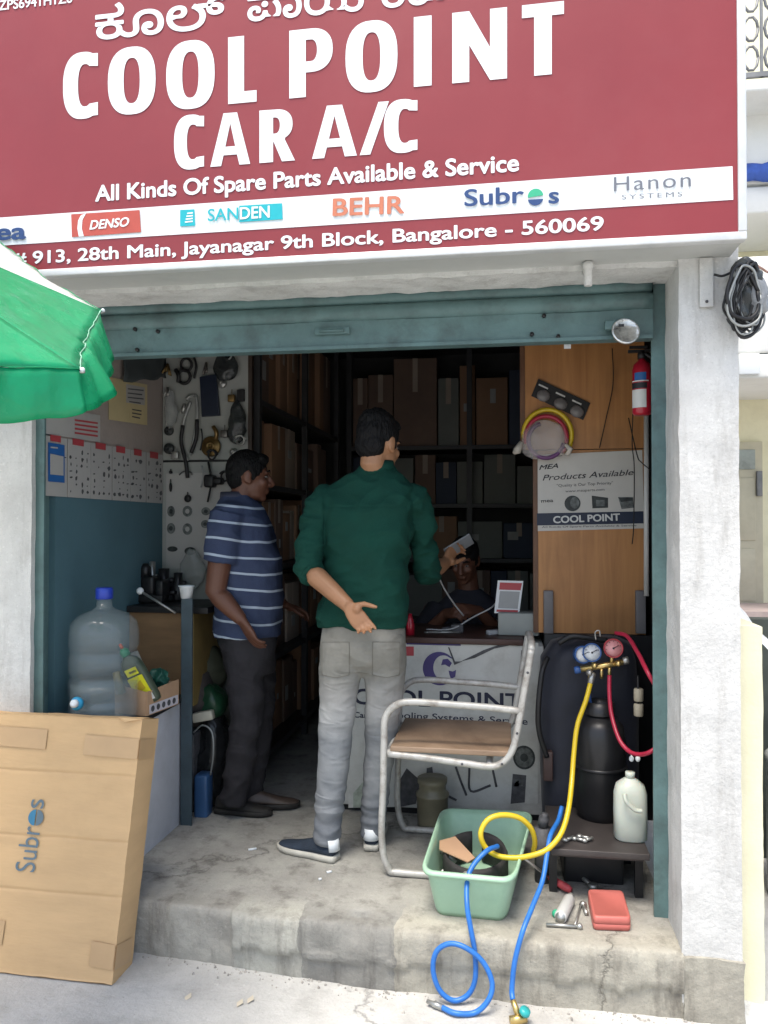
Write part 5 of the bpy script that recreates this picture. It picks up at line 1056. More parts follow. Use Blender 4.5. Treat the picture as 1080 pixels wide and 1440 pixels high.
# workbench
wk = root('workbench', (-1.6, 3.5, 0), 'dark topped workbench with brown plywood side against the left wall', 'workbench')
wz = PY(200, 852, 3.46).z; xr = -1.36
mb = MB(); mb.box((XL + .006, 3.44, wz - .03), (xr, 3.815, wz), bev=.003); mb.build('top', m_black, wk)
mb = MB(); mb.box((XL + .01, 3.46, .42), (-1.50, 3.475, wz - .031)); mb.build('side_panel', m_dkwood if False else mat('brown_board', (.2, .115, .055), .6, var=.15, vs=5, stretch=(1, 1, 6)), wk)
mb = MB(); mb.box((-1.495, 3.47, .5), (-1.44, 3.8, wz - .031)); mb.build('drawer_box', mat('yellow_brown_board', (.2, .14, .05), .6, var=.2, vs=5), wk)
mb = MB(); mb.box((-1.72, 3.77, -.012), (-1.69, 3.8, wz - .031)); mb.build('leg', m_post, wk)
c = Vector((PY(151, 840, 3.5).x, 3.52, wz + .001)); mb = MB(); mb.lathe(c, [(0, 0), (.028, 0), (.03, .005), (.03, .04), (.026, .045), (.026, .05), (.029, .05), (.029, .065), (0, .065)], 20); tag(mb.build('glass_jar', mat('pale_jar', (.4, .42, .42), .3, var=.1)), 'small pale jar with lid on the left end of the workbench', 'jar')
c = Vector((PY(168, 840, 3.5).x, 3.55, wz + .001)); mb = MB(); mb.lathe(c, [(0, 0), (.024, 0), (.024, .05), (0, .05)], 16); tag(mb.build('dark_tin', m_dk), 'dark round tin right beside the small pale jar', 'tin')
vb = root('bench_vise', Vector((PY(205, 840, 3.6).x, 3.62, wz)), 'dark crimping tool with a long lever ending in white ball', 'vise')
vc = Vector((PY(210, 820, 3.62).x, 3.62, wz + .001))
mb = MB(); mb.box((vc.x - .07, vc.y - .05, vc.z), (vc.x + .09, vc.y + .05, vc.z + .04), bev=.008); mb.box((vc.x - .03, vc.y - .04, vc.z + .035), (vc.x + .04, vc.y + .04, vc.z + .13), bev=.015); mb.lathe((vc.x - .02, vc.y, vc.z + .12), [(0, 0), (.03, 0), (.026, .05), (.012, .07), (0, .07)], 14); mb.build('body', m_tank, vb)
mb = MB(); mb.box((vc.x + .05, vc.y - .045, vc.z + .03), (vc.x + .09, vc.y + .045, vc.z + .11), bev=.01); mb.build('jaw', m_tank, vb)
l0, l1 = PY(197, 831, 3.42), PY(247, 862, 3.40)
mb = MB(); mb.tube([l0, l1], .006, 10); mb.build('lever', m_steel, vb)
mb = MB(); mb.ell(l0, (.017, .017, .017)); mb.build('ball', m_wht, vb)
for i, (x, y, s_) in enumerate(((190, 800, .05), (182, 815, .045), (228, 800, .05), (235, 825, .05), (214, 790, .03), (248, 806, .04), (178, 835, .03))):
    c = Vector((PY(x, y, 3.7).x, 3.68 + .02 * (i % 3), 0)); c.z = wz + .002 + s_ * .8; zt_ = PY(x, y, 3.7).z
    mb = MB(); mb.lathe((c.x, c.y, wz + .001), [(0, 0), (s_ * .9, 0), (s_, .01), (s_ * .9, (zt_ - wz) * .5), (s_ * .5, (zt_ - wz) * .7), (s_ * .55, max(.03, zt_ - wz)), (0, max(.031, zt_ - wz + .002))], 14); mb.tube([(c.x, c.y, wz + (zt_ - wz) * .6), (c.x + s_ * 1.2, c.y - .02, wz + (zt_ - wz) * .66)], s_ * .25, 8)
    lab = ['dark pump part at the back left of the workbench', 'short dark pump part left of the crimping tool', 'dark compressor part right of the crimping tool', 'low dark compressor part near the paper cup', 'dark silver topped valve behind the crimping tool', 'dark part against the display board by the cup', 'squat dark part next to the dark round tin'][i]
    tag(mb.build('machine_part', m_tank if i not in (4, 6) else m_steel), lab, 'machine part', 'dark parts piled on the workbench')
# dark clutter between the post and the striped man
GL = 'clutter under the end of the workbench'
def lump(name, c, r_, m, label, cat, seed=0, amp=.25, n=28):
    mb = MB(); c = Vector(c); mb.ell(c, r_, None, n, n // 2)
    for v in mb.v: f = noise.noise(v * 9 + Vector((seed, 0, 0))) + .6 * (1 - 2.5 * abs(noise.noise(v * 17 + Vector((0, seed, 0))))); d = (v - c); v += d * f * amp; v.z = max(v.z, -.008)
    return tag(mb.build(name, m), label, cat, GL)
lump('sack', PY(290, 945, 3.72), (.10, .09, .14), mat('olive_sack', (.07, .075, .05), .7, var=.2, vs=8, bump=.4, bs=14), 'olive brown bulging sack behind the steel post', 'sack', 1)
lump('green_bag', PY(292, 985, 3.62), (.09, .08, .08), mat('dark_green_bag', (.015, .06, .03), .35, var=.3, bump=.5, bs=20), 'dark green plastic bag below the olive sack', 'bag', 3)
mb = MB(); c = PY(286, 1007, 3.5); mb.box((-.05, -.02, -.022), (.05, .02, .022), Matrix.Translation(c) @ Matrix.Rotation(R(-12), 4, 'Y'), bev=.006); tag(mb.build('white_packet', mat('cream_packet', (.5, .47, .38), .5, var=.1)), 'cream packet catching the light to the right of steel post', 'packet', GL)
pk_ = Vector((c.x, c.y + .03, 0))
lump('dark_bag', (PY(290, 1060, 3.55).x, 3.62, .2), (.085, .08, .21), mat('black_polythene', (.018, .019, .02), .22, var=.3, vs=12, bump=.7, bs=25), 'black crumpled polythene bag standing on the floor behind post', 'bag', 6, .3)
mb = MB(); c = PZ(283, 1147, 0); mb.box((c.x - .03, c.y - .02, -.008), (c.x + .035, c.y + .06, .19), bev=.012); tag(mb.build('blue_can', mat('blue_plastic_can', (.035, .09, .2), .4, var=.2, vs=5)), 'blue plastic can standing on the floor beside the steel post', 'can', GL)
mb = MB(); mb.box((-1.68, 3.5, -.008), (-1.45, 3.8, .36), bev=.01); tag(mb.build('dark_crate', m_dk), 'dark crate on the floor beneath the workbench', 'crate', GL)
lump('cloth_heap', (-1.5, 3.62, .5), (.10, .09, .14), mat('brown_rag', (.06, .05, .045), .9, var=.3, vs=9, bump=.4, bs=25), 'brown rags heaped on the crate under the workbench', 'rags', 8)
mb = MB(); mb.tube(curve_pts([PY(272, 1030, 3.47), PY(285, 1020, 3.46), PY(298, 1030, 3.46), PY(300, 1060, 3.46), PY(296, 1090, 3.48)]), .004, 8); tag(mb.build('grey_cable', m_ghose), 'thin grey cable looped over the black polythene bag', 'cable', GL)

# ------------------------------------------------------------------ the big leaning carton
def frame4(): return None
cBR = PZ(161, 1381, -.19); cBR.y = 2.455; cBR.x = -1.302; cBR.z = -.186
lean = R(12.5); Hc = .82; Tc = .135; Wc = 1.15
cu = Vector((-1, .015, 0)).normalized(); cv = Vector((.015, math.sin(lean), math.cos(lean))).normalized(); cn_ = cu.cross(cv); cn_ = cn_ if cn_.y < 0 else -cn_
tr_ = PY(193, 1012, 2.455 + Hc * math.sin(lean)); Hc = (tr_.z - cBR.z) / math.cos(lean)
m_kraft = mat('kraft_carton', (.57, .37, .19), .7, var=.06, vs=3, bump=.15, bs=18, dirt=.35, ds=3.5, dcol=(.42, .27, .13), stretch=(1, 1, 4))
cart = root('large_carton', cBR, 'large flat kraft carton printed Subros leaning against the step', 'carton')
def cp(u, v, d=0.0): return cBR + cu * u + cv * v + cn_ * d
mb = MB(); M4 = Matrix((( -cu.x, -cn_.x, cv.x, cBR.x), (-cu.y, -cn_.y, cv.y, cBR.y), (-cu.z, -cn_.z, cv.z, cBR.z), (0, 0, 0, 1)))
NU, NVv = 44, 220
def cdent(u, v): return -.002 - .002 * noise.noise(Vector((u * 4, v * 4, 0))) + .001 * noise.noise(Vector((u * 18, v * 14, 3))) - .0045 * sum(math.exp(-((v - k + .004 * noise.noise(Vector((u * 6, k * 9, 0)))) / .0045) ** 2) for k in (Hc * .77, Hc * .515, Hc * .31))
vs = [cp(Wc * i / NU, Hc * j / NVv, cdent(Wc * i / NU, Hc * j / NVv) * (0 if i in (0, NU) or j in (0, NVv) else 1)) for j in range(NVv + 1) for i in range(NU + 1)]
n1 = NU + 1; mb.add(vs, [(j * n1 + i, j * n1 + i + 1, (j + 1) * n1 + i + 1, (j + 1) * n1 + i) for j in range(NVv) for i in range(NU)], True)
def cquad(a_, b_, nu, nv, f):
    vs = [f(i / nu, j / nv) for j in range(nv + 1) for i in range(nu + 1)]; mb.add(vs, [(j * (nu + 1) + i, j * (nu + 1) + i + 1, (j + 1) * (nu + 1) + i + 1, (j + 1) * (nu + 1) + i) for j in range(nv) for i in range(nu)], True)
cquad(0, 0, 4, 30, lambda s_, t: cp(-.004 * math.sin(math.pi * t) * math.sin(math.pi * s_), Hc * t, -Tc * s_)); cquad(0, 0, 30, 4, lambda s_, t: cp(Wc * s_, Hc, -Tc * t) + cv * .004 * math.sin(math.pi * t) * (1 + noise.noise(Vector((s_ * 20, t, 0)))))
cquad(0, 0, 2, 2, lambda s_, t: cp(Wc * s_, 0, -Tc * t)); cquad(0, 0, 2, 2, lambda s_, t: cp(Wc, Hc * s_, -Tc * t)); cquad(0, 0, 2, 2, lambda s_, t: cp(Wc * s_, Hc * t, -Tc))
for v in mb.v:
    vv = (v - cBR).dot(cv); uu = (v - cBR).dot(cu); v -= cn_ * .001 * (1 + noise.noise(v * 8)); v += noise.noise_vector(v * 15) * (.0022 if uu < .012 or vv > Hc - .012 else .0005) + cv * max(0, .005 * noise.noise(Vector((uu * 14, 0, 3)))) * (1 if vv < .012 else 0)
mb.build('box', m_kraft, cart)
m_tape = mat('brown_tape', (.49, .315, .165), .35, var=.05, vs=8, spec=.5)
def ctape(u0, u1, v0, v1, wrap=False):
    mb = MB(); mb.prism([cp(u0, v0, .0012), cp(u1, v0 + .006, .0012), cp(u1, v1 + .006, .0012), cp(u0, v1, .0012)], cn_, .0006)
    if wrap: mb.prism([cp(-.004, v0, .0012), cp(-.004, v1, .0012), cp(-.004, v1 - .004, -.11), cp(-.004, v0 - .004, -.11)], -cu, .0006)
    mb.build('tape', m_tape, cart)
ctape(.002, .21, Hc * .84, Hc * .92, True); ctape(.36, .62, Hc * .86, Hc * .94); ctape(.002, .09, Hc * .05, Hc * .14, True); ctape(.42, .6, Hc * .10, Hc * .19)
m_print = mat('grey_blue_print', (.12, .17, .2), .6, var=.1)
fu = .335; t0_ = cp(fu, Hc * .375, .005); t1_ = cp(fu, Hc * .655, .005)
def ctext(body, v0, v1, name='lettering'): return text(body, cp(fu, v0, .001), cp(fu, v1, .001), .075, cn_, m_print, cart, .002, 0, .0006, name)
v0_, v1_ = Hc * .378, Hc * .66; dv = v1_ - v0_
ctext('Subr', v0_, v0_ + dv * .62); ctext('s', v0_ + dv * .87, v1_)
oc = cp(fu + .026, v0_ + dv * .745, .0015)
mb = MB(); mb.prism([oc + cv * .027 * math.cos(t) + cu * .027 * math.sin(t) for t in [math.pi * k / 12 for k in range(-0, 13)]], cn_, .0006); mb.build('lettering', mat('blue_print', (.04, .2, .33), .6), cart)
mb = MB(); mb.prism([oc + cv * .027 * math.cos(t) + cu * (.027 * math.sin(t) - .005) for t in [math.pi + math.pi * k / 12 for k in range(0, 13)]], cn_, .0006); mb.build('lettering', m_print, cart)
mb = MB(); mb.prism([cp(0, Hc, .0), cp(.06, Hc - .012, .006), cp(.09, Hc + .003, .002), cp(.09, Hc + .006, -.02), cp(0.0, Hc + .005, -.03)], cn_, .003); mb.build('corner_flap', m_kraft, cart)

# ------------------------------------------------------------------ cable bundle and strip on the right pillar
mb = MB(); c0_, c1_ = PY(1003, 366, 2.59), PY(984, 432, 2.59); mb.box((c1_.x, 2.588, c1_.z), (c0_.x, 2.594, 2.19), bev=.002); o = mb.build('bracket_plate', m_white); tag(o, 'whitewashed flat steel strip fixed high on the right pillar', 'bracket')
mb = MB(); p = PY(994, 424, 2.587); mb.lathe(p, [(0, 0), (.005, 0), (.004, .004), (0, .004)], 8, NV); mb.build('bolt', m_dk, o)
cbl = root('cable_bundle', PY(1050, 468, 2.56), 'tangled bundle of black cables and polythene hanging from the right pillar', 'cable bundle')
rg = random.Random(5)
for k in range(26):
    pts = []; cx = 1047 + rg.uniform(-5, 8); w_ = rg.uniform(12, 32); h_ = rg.uniform(30, 52); cy = 418 + rg.uniform(-8, 6); tl = rg.uniform(-.25, .25); dd = rg.uniform(-.05, .05)
    for i in range(15):
        t = 2 * math.pi * i / 14; pinch = .45 + .55 * (1 - math.cos(t - math.pi / 2 + math.pi / 2)) / 2 if False else (.5 + .5 * (math.sin(t) + 1) / 2)
        x = cx + w_ * math.cos(t) * pinch + tl * h_ * math.sin(t); y = cy + h_ * math.sin(t) * 1.0
        pts.append(PY(x + rg.uniform(-2, 2), y + rg.uniform(-2, 2), 2.56 + dd + .02 * math.cos(t)))
    mb = MB(); mb.tube(curve_pts(pts, 3), rg.uniform(.0025, .006), 6); mb.build('cable', m_black if k % 4 else m_ghose, cbl)
for k, (x, y, rx, ry) in enumerate(((1040, 425, .04, .09), (1062, 420, .035, .08), (1050, 390, .045, .05))):
    mb = MB(); c = PY(x, y, 2.57); mb.ell(c, (rx, .03, ry), None, 24, 16)
    for v in mb.v: v += noise.noise_vector(v * 30 + Vector((k, 0, 0))) * .018
    mb.build('polythene', [m_darkbag, mat('grey_polythene', (.25, .26, .27), .25, var=.3, vs=14, bump=.6, bs=30, alpha=.8), m_darkbag][k], cbl)
hose('loose_cable', [PY(1004, 386, 2.575), PY(1016, 388, 2.57), PY(1030, 382, 2.57), PY(1046, 372, 2.56)], .004, m_black, 'short black cable end sticking out left of the cable bundle', 'cable')
hose('thin_cable', [PY(1062, 372, 2.6), PY(1072, 378, 2.8), PY(1090, 386, 3.2), PY(1150, 400, 4.2)], .004, mat('brown_cable', (.3, .12, .08), .5), 'thin reddish cable running from the bundle toward the cream house', 'cable')

# ------------------------------------------------------------------ cream house next door
NYY = 8.0
nb = root('cream_house', (4, NYY, -.2), 'cream painted neighbouring house with balconies and a panelled door', 'house')
nl = lambda x, y, Y=NYY: PY(x, y, Y)
xa = 1.6
mb = MB(); mb.box((xa, NYY, -.25), (7, NYY + 4, 8.5)); mb.build('wall', m_cream, nb)
for y0, y1, dep in ((532, 498, 1.2), (300, 262, 1.0), (128, 112, 1.4)):
    z0, z1 = nl(1060, y0, NYY - dep).z, nl(1060, y1, NYY - dep).z; mb = MB(); mb.box((xa, NYY - dep, z0), (7, NYY - .002, z1), bev=.02); mb.build('balcony_slab', m_whitewall, nb)
z0, z1 = nl(1060, 496, NYY - 1.2).z, nl(1060, 360, NYY - 1.2).z; mb = MB(); mb.box((xa, NYY - 1.2, z0), (7, NYY - 1.1, z1), bev=.02); mb.build('parapet', m_whitewall, nb)
z0, z1 = nl(1060, 258, NYY - 1.0).z, nl(1060, 130, NYY - 1.0).z; mb = MB(); mb.box((xa, NYY - 1.0, z0), (7, NYY - .9, z1), bev=.02); mb.build('parapet', m_whitewall, nb)
# grille of the upper balcony
z0, z1 = nl(1060, 108, NYY - 1.4).z, nl(1060, -30, NYY - 1.4).z
m_iron = mat('grey_iron', (.2, .2, .2), .5, .3, var=.2)
mb = MB(); mb.box((xa, NYY - 1.4, z0), (7, NYY - 1.37, z0 + .04)); mb.box((xa, NYY - 1.4, z1), (7, NYY - 1.37, z1 + .04))
for k in range(30):
    x = xa + .1 + .16 * k; mb.box((x, NYY - 1.395, z0), (x + .02, NYY - 1.375, z1))
    for j in range(3): zz = z0 + (z1 - z0) * (.2 + .3 * j); mb.tube([(x + .09 + .055 * math.cos(t), NYY - 1.385, zz + .1 * math.sin(t)) for t in [2 * math.pi * q_ / 10 for q_ in range(11)]], .012, 5)
mb.build('balcony_grille', m_iron, nb)
da, db, dt = nl(1040, 855, NYY), nl(1072, 855, NYY), nl(1040, 622, NYY)
m_door = mat('cream_door', (.5, .46, .34), .5, var=.08, dirt=.2, ds=5, dcol=(.36, .33, .24))
mb = MB(); mb.box((da.x - .3, NYY - .04, da.z), (db.x, NYY - .002, dt.z), bev=.005); dr = mb.build('door', m_door, nb)
for (x0, y0, x1, y1) in ((1044, 660, 1062, 632), (1044, 760, 1062, 672), (1044, 845, 1062, 772)):
    p_, q_ = nl(x0, y0, NYY - .05), nl(x1, y1, NYY - .05); mb = MB(); mb.box((p_.x - .1, NYY - .052, p_.z), (q_.x, NYY - .041, q_.z), bev=.004); mb.build('panel', m_door if y0 > 700 else mat('frosted_glass', (.3, .33, .3), .3, var=.2), dr)
p_ = nl(1067, 680, NYY - .06); mb = MB(); mb.box((p_.x - .02, NYY - .08, p_.z - .12), (p_.x + .03, NYY - .041, p_.z + .12), bev=.005); mb.build('handle', m_iron, dr)
z0, z1 = nl(1060, 860, NYY - .8).z, nl(1060, 905, NYY - .8).z; mb = MB(); mb.box((xa, NYY - .8, -.25), (7, NYY - .002, z0)); mb.build('plinth', mat('pinkish_stone', (.4, .32, .3), .6, var=.15), nb)
mb = MB(); p_ = nl(1058, 505, NYY - 1.25); mb.box((p_.x - .1, NYY - 1.24, p_.z - .12), (p_.x + .06, NYY - 1.201, p_.z + .05), bev=.006); mb.build('lamp_box', m_wht, nb)
# blue cloth over the balcony edge
mb = MB(); p_ = nl(1040, 248, NYY - 1.03); rough_grid(mb, (p_.x - .3, NYY - 1.04, p_.z - .06), (1.2, 0, 0), (0, 0, .14), 30, 6, .03, 7); o = mb.build('blue_cloth', mat('blue_cloth', (.05, .11, .4), .8, var=.3, vs=9)); so = o.modifiers.new('t', 'SOLIDIFY'); so.thickness = .01; tag(o, 'blue cloth drying on the balcony of the cream house', 'cloth')
# gate post, tarp, drum
g0_, g1_ = PY(1040, 880, 2.72), PY(1069, 880, 2.72)
mb = MB(); rough_box(mb, (.728, 2.70, -.24), (g1_.x, 3.0, g1_.z), .03, .004, 8); o = mb.build('gate_post', m_cream, None, (.77, 2.7, -.24)); tag(o, 'low cream gate post standing right beside the whitewashed pillar', 'gate post')
mb = MB(); vs = [PY(1041, 856, 3.3), PY(1049, 862, 3.25), PY(1062, 882, 3.15), PY(1080, 905, 3.1), PY(1110, 930, 3.1), PY(1110, 945, 3.05), PY(1070, 903, 3.0), PY(1040, 890, 3.0)]
mb.prism(vs, (0, 1, .2), .25); tag(mb.build('white_tarp', mat('white_tarp', (.75, .76, .75), .4, var=.04, bump=.4, bs=6)), 'white tarpaulin draped behind the cream gate post', 'tarpaulin')
c = PZ(1095, 1262, -.2); dc = Vector((1.28, 3.5, -.205)); mb = MB(); mb.lathe(dc, [(0, 0), (.19, 0), (.2, .01), (.2, .55), (.205, .56), (.205, .58), (.18, .6), (0, .6)], 28); tag(mb.build('plastic_drum', mat('pale_drum', (.62, .64, .6), .4, var=.06)), 'pale plastic drum beyond the cream gate post at picture edge', 'drum')
mb = MB(); mb.box((.95, 3.9, -.24), (2.6, 4.0, .9)); tag(mb.build('side_gate', mat('dark_green_gate', (.05, .06, .05), .5, var=.3)), 'dark metal gate behind the pale drum', 'gate')
mb = MB(); rough_grid(mb, (.73, 2.42, -.235), (.5, 0, .0), (0, .3, .04), 16, 8, .02, 9); o = mb.build('rubble', m_lint, None); tag(o, kind='stuff', label='loose pale rubble at the foot of the gate post', cat='rubble')
# loose grit along the foot of the step and on the shop floor
rg = random.Random(17); mb = MB()
def chip(c, r_):
    q_ = [c + Vector((r_ * math.cos(t) * rg.uniform(.5, 1.2), r_ * math.sin(t) * rg.uniform(.5, 1.2), -.002)) for t in [2 * math.pi * k / 5 for k in range(5)]]; tp_ = [c + (p - c) * .55 + Vector((0, 0, r_ * rg.uniform(.5, 1.1))) for p in q_]; mb.loft([q_, tp_], False)
for k in range(300):
    x = rg.uniform(-1.35, .72); y = edge(x) - abs(rg.gauss(0, .03)) - .008; chip(Vector((x, y, gz(x, y) + .001)), rg.choice([.0015, .002, .002, .003, .003, .004, .007]))
for k in range(60):
    x = rg.uniform(-1.3, .6); y = rg.uniform(1.7, 2.6); chip(Vector((x, y, gz(x, y) + .001)), rg.choice([.002, .003, .005]))
for k in range(130):
    x = rg.uniform(-1.2, .5); y = rg.uniform(2.7, 3.6); chip(Vector((x, y, .002)), rg.choice([.0015, .002, .003]))
o = mb.build('grit', mat('grey_grit', (.33, .31, .28), .9, var=.4, vs=40), None); tag(o, kind='stuff', label='loose grey grit along the foot of the step', cat='grit')
# litter on floor and street
rg = random.Random(9)
for i, (x, y, z, L_, lab) in enumerate(((355, 1194, 0, .035, 'white cigarette stub on the shop floor left of the green shirted man'), (463, 1226, 0, .022, 'white chip under the heel of the nearer canvas shoe'), (450, 1236, 0, .012, 'tiny white crumb on the floor below the canvas shoe'), (264, 1404, -.2, .04, 'curled dry leaf on the street, leftmost one'), (337, 1412, -.2, .035, 'curled dry leaf on the street, middle one'), (352, 1407, -.2, .035, 'curled dry leaf on the street, right one'))):
    mb = MB(); c = PZ(x, y, z + .004); dx = Vector((L_ * .8, L_ * .5, 0)) if z == 0 else Vector((L_ * .2, L_, 0))
    if z == 0: mb.tube([c - dx / 2, c + dx / 2], .0045, 8)
    else: mb.prism([c - dx * .5, c + Vector((.012, 0, .004)), c + dx * .5 + Vector((0, 0, .006)), c + Vector((-.010, .0, .002))], (0, 0, 1), .002)
    tag(mb.build('litter_chip' if z == 0 else 'dry_leaf', m_wht if z == 0 else mat('dry_leaf', (.5, .44, .34), .8)), lab, 'litter' if z == 0 else 'leaf')

# ------------------------------------------------------------------ people
def basis(f, u=Vector((0, 0, 1))):
    f = Vector(f).normalized(); r = f.cross(u).normalized(); u2 = r.cross(f); return r, f, u2, Matrix((r, f, u2)).transposed()
def add_head(mb, c, f, up=(0, 0, 1), s=1.0):
    r, f, u, q_ = basis(f, Vector(up)); P = lambda a, b, d: c + (r * a + f * b + u * d) * s
    E_ = lambda p, rad: mb.ell(p, tuple(x * s for x in rad), q_, 20, 14)
    E_(P(0, -.012, .02), (.075, .094, .098)); E_(P(0, .022, -.035), (.06, .07, .075)); E_(P(0, .068, -.092), (.028, .022, .02)); E_(P(0, .03, -.075), (.05, .055, .035))
    E_(P(0, .076, .030), (.048, .014, .010)); E_(P(.034, .062, -.02), (.024, .024, .022)); E_(P(-.034, .062, -.02), (.024, .024, .022))
    mb.tube([P(0, .082, .026), P(0, .098, .002), P(0, .112, -.022), P(0, .098, -.034)], [.008 * s, .010 * s, .016 * s, .012 * s], 10)
    E_(P(.014, .096, -.028), (.010, .012, .009)); E_(P(-.014, .096, -.028), (.010, .012, .009))
    E_(P(0, .088, -.054), (.024, .012, .007)); E_(P(0, .086, -.066), (.021, .012, .008))
    for sd in (1, -1): mb.ell(P(sd * .077, -.012, -.002), (.009 * s, .020 * s, .032 * s), q_, 14, 10); mb.ell(P(sd * .074, .0, -.024), (.009 * s, .012 * s, .014 * s), q_, 12, 8)
    return P, q_, (r, f, u)
def add_hair(mb, P, q_, s=1.0, top=.0):
    E_ = lambda p, rad: mb.ell(p, tuple(x * s for x in rad), q_, 28, 20)
    E_(P(0, -.020, .036 + top), (.081, .097, .094)); E_(P(0, -.055, -.012), (.070, .052, .062)); E_(P(0, .045, .088 + top), (.058, .038, .03))
    for sd in (1, -1): E_(P(sd * .066, .012, .012), (.014, .018, .034))
def add_eyes(P, q_, parent, s=1.0):
    for sd in (1, -1):
        mb = MB(); mb.ell(P(sd * .030, .076, .008), (.010 * s, .0085 * s, .0045 * s), q_, 12, 8); e = mb.build('eye', mat('eye_white', (.16, .145, .13), .4), parent)
        mb = MB(); mb.ell(P(sd * .030, .0815, .008), (.0048 * s, .004 * s, .0044 * s), q_, 10, 6); mb.build('iris', m_ink, e)
        mb = MB(); mb.tube([P(sd * .014, .088, .032), P(sd * .032, .088, .038), P(sd * .050, .076, .031)], [.004 * s, .005 * s, .002 * s], 8); mb.build('eyebrow', m_hair, parent)
def add_hand(mb, wrist, d, n, side, curl=(25, 35, 25), s=1.0, thumb_out=40, spread=4, curls=None):
    """d: towards the fingertips, n: the way the palm faces, side: +1/-1 which side the thumb leaves"""
    d = Vector(d).normalized(); n = Vector(n); n = (n - d * n.dot(d)).normalized(); sd = d.cross(n) * side
    P = lambda a, b, c: wrist + (d * a + sd * b + n * c) * s
    rings = []
    for a, hw, ht in ((-.015, .026, .02), (.0, .027, .019), (.03, .036, .017), (.065, .041, .015), (.092, .040, .0125), (.098, .036, .009)):
        rings.append([P(a, hw * math.copysign(abs(math.cos(t)) ** .8, math.cos(t)), ht * math.copysign(abs(math.sin(t)) ** .8, math.sin(t))) for t in [2 * math.pi * k / 18 for k in range(18)]])
    mb.loft(rings); mb.ell(P(.035, .022, .010), (.02 * s,) * 3)
    for i, (b, L_, r_) in enumerate(((.029, .072, .0088), (.0105, .080, .0090), (-.0085, .075, .0086), (-.026, .060, .0076))):
        cu = curls[i] if curls else curl; p = P(.088, b, -.002); ang = 0; pts = [P(.07, b, -.001), p]; sp = R(spread * (1.5 - i))
        for seg, (fr_, c_) in enumerate(zip((.46, .30, .24), cu)):
            ang += R(c_); dd = d * math.cos(ang) + n * math.sin(ang); dd = (dd + sd * math.sin(sp)).normalized(); p = p + dd * L_ * fr_ * s; pts.append(p)
        mb.tube(pts, [r_ * s, r_ * 1.08 * s, r_ * s, r_ * .95 * s, r_ * .72 * s], 10); mb.ell(pts[-1], (r_ * .74 * s,) * 3, None, 10, 8)
    to = R(thumb_out); t1 = (d * math.cos(to) + sd * math.sin(to) + n * .25).normalized(); t2 = (d * math.cos(to * .6) + sd * math.sin(to * .6) + n * .35).normalized()
    p0 = P(.018, .022, .006); p1 = p0 + t1 * .045 * s; p2 = p1 + t2 * .032 * s; p3 = p2 + t2 * .026 * s
    mb.tube([p0, p1, p2, p3], [.014 * s, .012 * s, .0105 * s, .0078 * s], 10); mb.ell(p3, (.008 * s,) * 3, None, 10, 8)
def ring(c, s_, f_, hs, hf, e=2.4, n=32):
    return [c + s_ * (hs * math.copysign(abs(math.cos(t)) ** (2 / e), math.cos(t))) + f_ * (hf * math.copysign(abs(math.sin(t)) ** (2 / e), math.sin(t))) for t in [2 * math.pi * k / n for k in range(n)]]
def shoe(parent, heel, toe, m_up, m_sole, w=.045, label=None, tab=None):
    h, t = Vector(heel), Vector(toe); h.z = t.z = 0; ax = (t - h); L_ = ax.length; ax.normalize(); sd = ax.cross(Vector((0, 0, 1)))
    out = [(0, .55), (.04, .74), (.15, .82), (.35, .8), (.55, .95), (.72, 1.05), (.85, .95), (.94, .7), (1.0, .28)]
    wv = lambda q: np.interp(q, [o_[0] for o_ in out], [o_[1] for o_ in out]) * w
    mb = MB(); rings = []
    for q in [0, .03, .1, .2, .35, .5, .65, .8, .9, .97, 1.0]:
        c = h + ax * (L_ * q); k = wv(q)
        rings.append([c + sd * k * x + Vector((0, 0, z)) for x, z in ((-1, .004), (-1.03, .014), (-1, .026), (1, .026), (1.03, .014), (1, .004))])
    mb.loft(rings); mb2 = MB(); rings = []
    hz = [(0, .07), (.05, .085), (.2, .088), (.35, .08), (.5, .065), (.65, .052), (.8, .044), (.92, .038), (.985, .03)]
    for q, z in hz:
        c = h + ax * (L_ * (q * .985 + .008)); k = wv(q) * .96
        rings.append([c + sd * k * math.cos(a_) * (1 if math.sin(a_) < .3 else .95) + Vector((0, 0, .022 + max(0, math.sin(a_)) ** .8 * (z - .022))) for a_ in [math.pi * j / 14 for j in range(15)]])
    mb2.loft(rings); o = mb2.build('shoe', m_up, parent, subsurf=1); mb.build('sole', m_sole, o)
    if label: o['label'] = label
    if tab:
        mb = MB(); c = h + ax * .012; rings = [[c - ax * .02 * (1 - .3 * z_) + sd * .034 * math.sin(a_) + ax * (.03 * (1 - math.cos(a_))) + Vector((0, 0, .045 + .045 * z_)) for a_ in [R(-80 + 160 * j / 10) for j in range(11)]] for z_ in (0, .5, 1)]
        n_ = 11; vs = [p for rr_ in rings for p in rr_]; mb.add(vs, [(i * n_ + j, i * n_ + j + 1, (i + 1) * n_ + j + 1, (i + 1) * n_ + j) for i in range(2) for j in range(n_ - 1)], True)
        q_ = mb.build('heel_tab', tab, o); so = q_.modifiers.new('t', 'SOLIDIFY'); so.thickness = .004
    return o
NZ = lambda v, sc, sd=0: noise.noise(Vector((v[0] * sc[0], v[1] * sc[1], v[2] * sc[2] + sd)))
def cloth_fold(amp=.004, sc=(7, 7, 14), seed=0, fine=.0015):
    def f(co):
        out = np.empty(len(co))
        for i, v in enumerate(co):
            a_ = NZ(v, sc, seed); out[i] = amp * (.4 - abs(a_) * 2.2) + fine * NZ(v, (34, 34, 40), seed)
        return out
    return f
m_skin1 = mat('brown_skin', (.31, .155, .08), .5, var=.06, vs=14, bump=.08, bs=160)
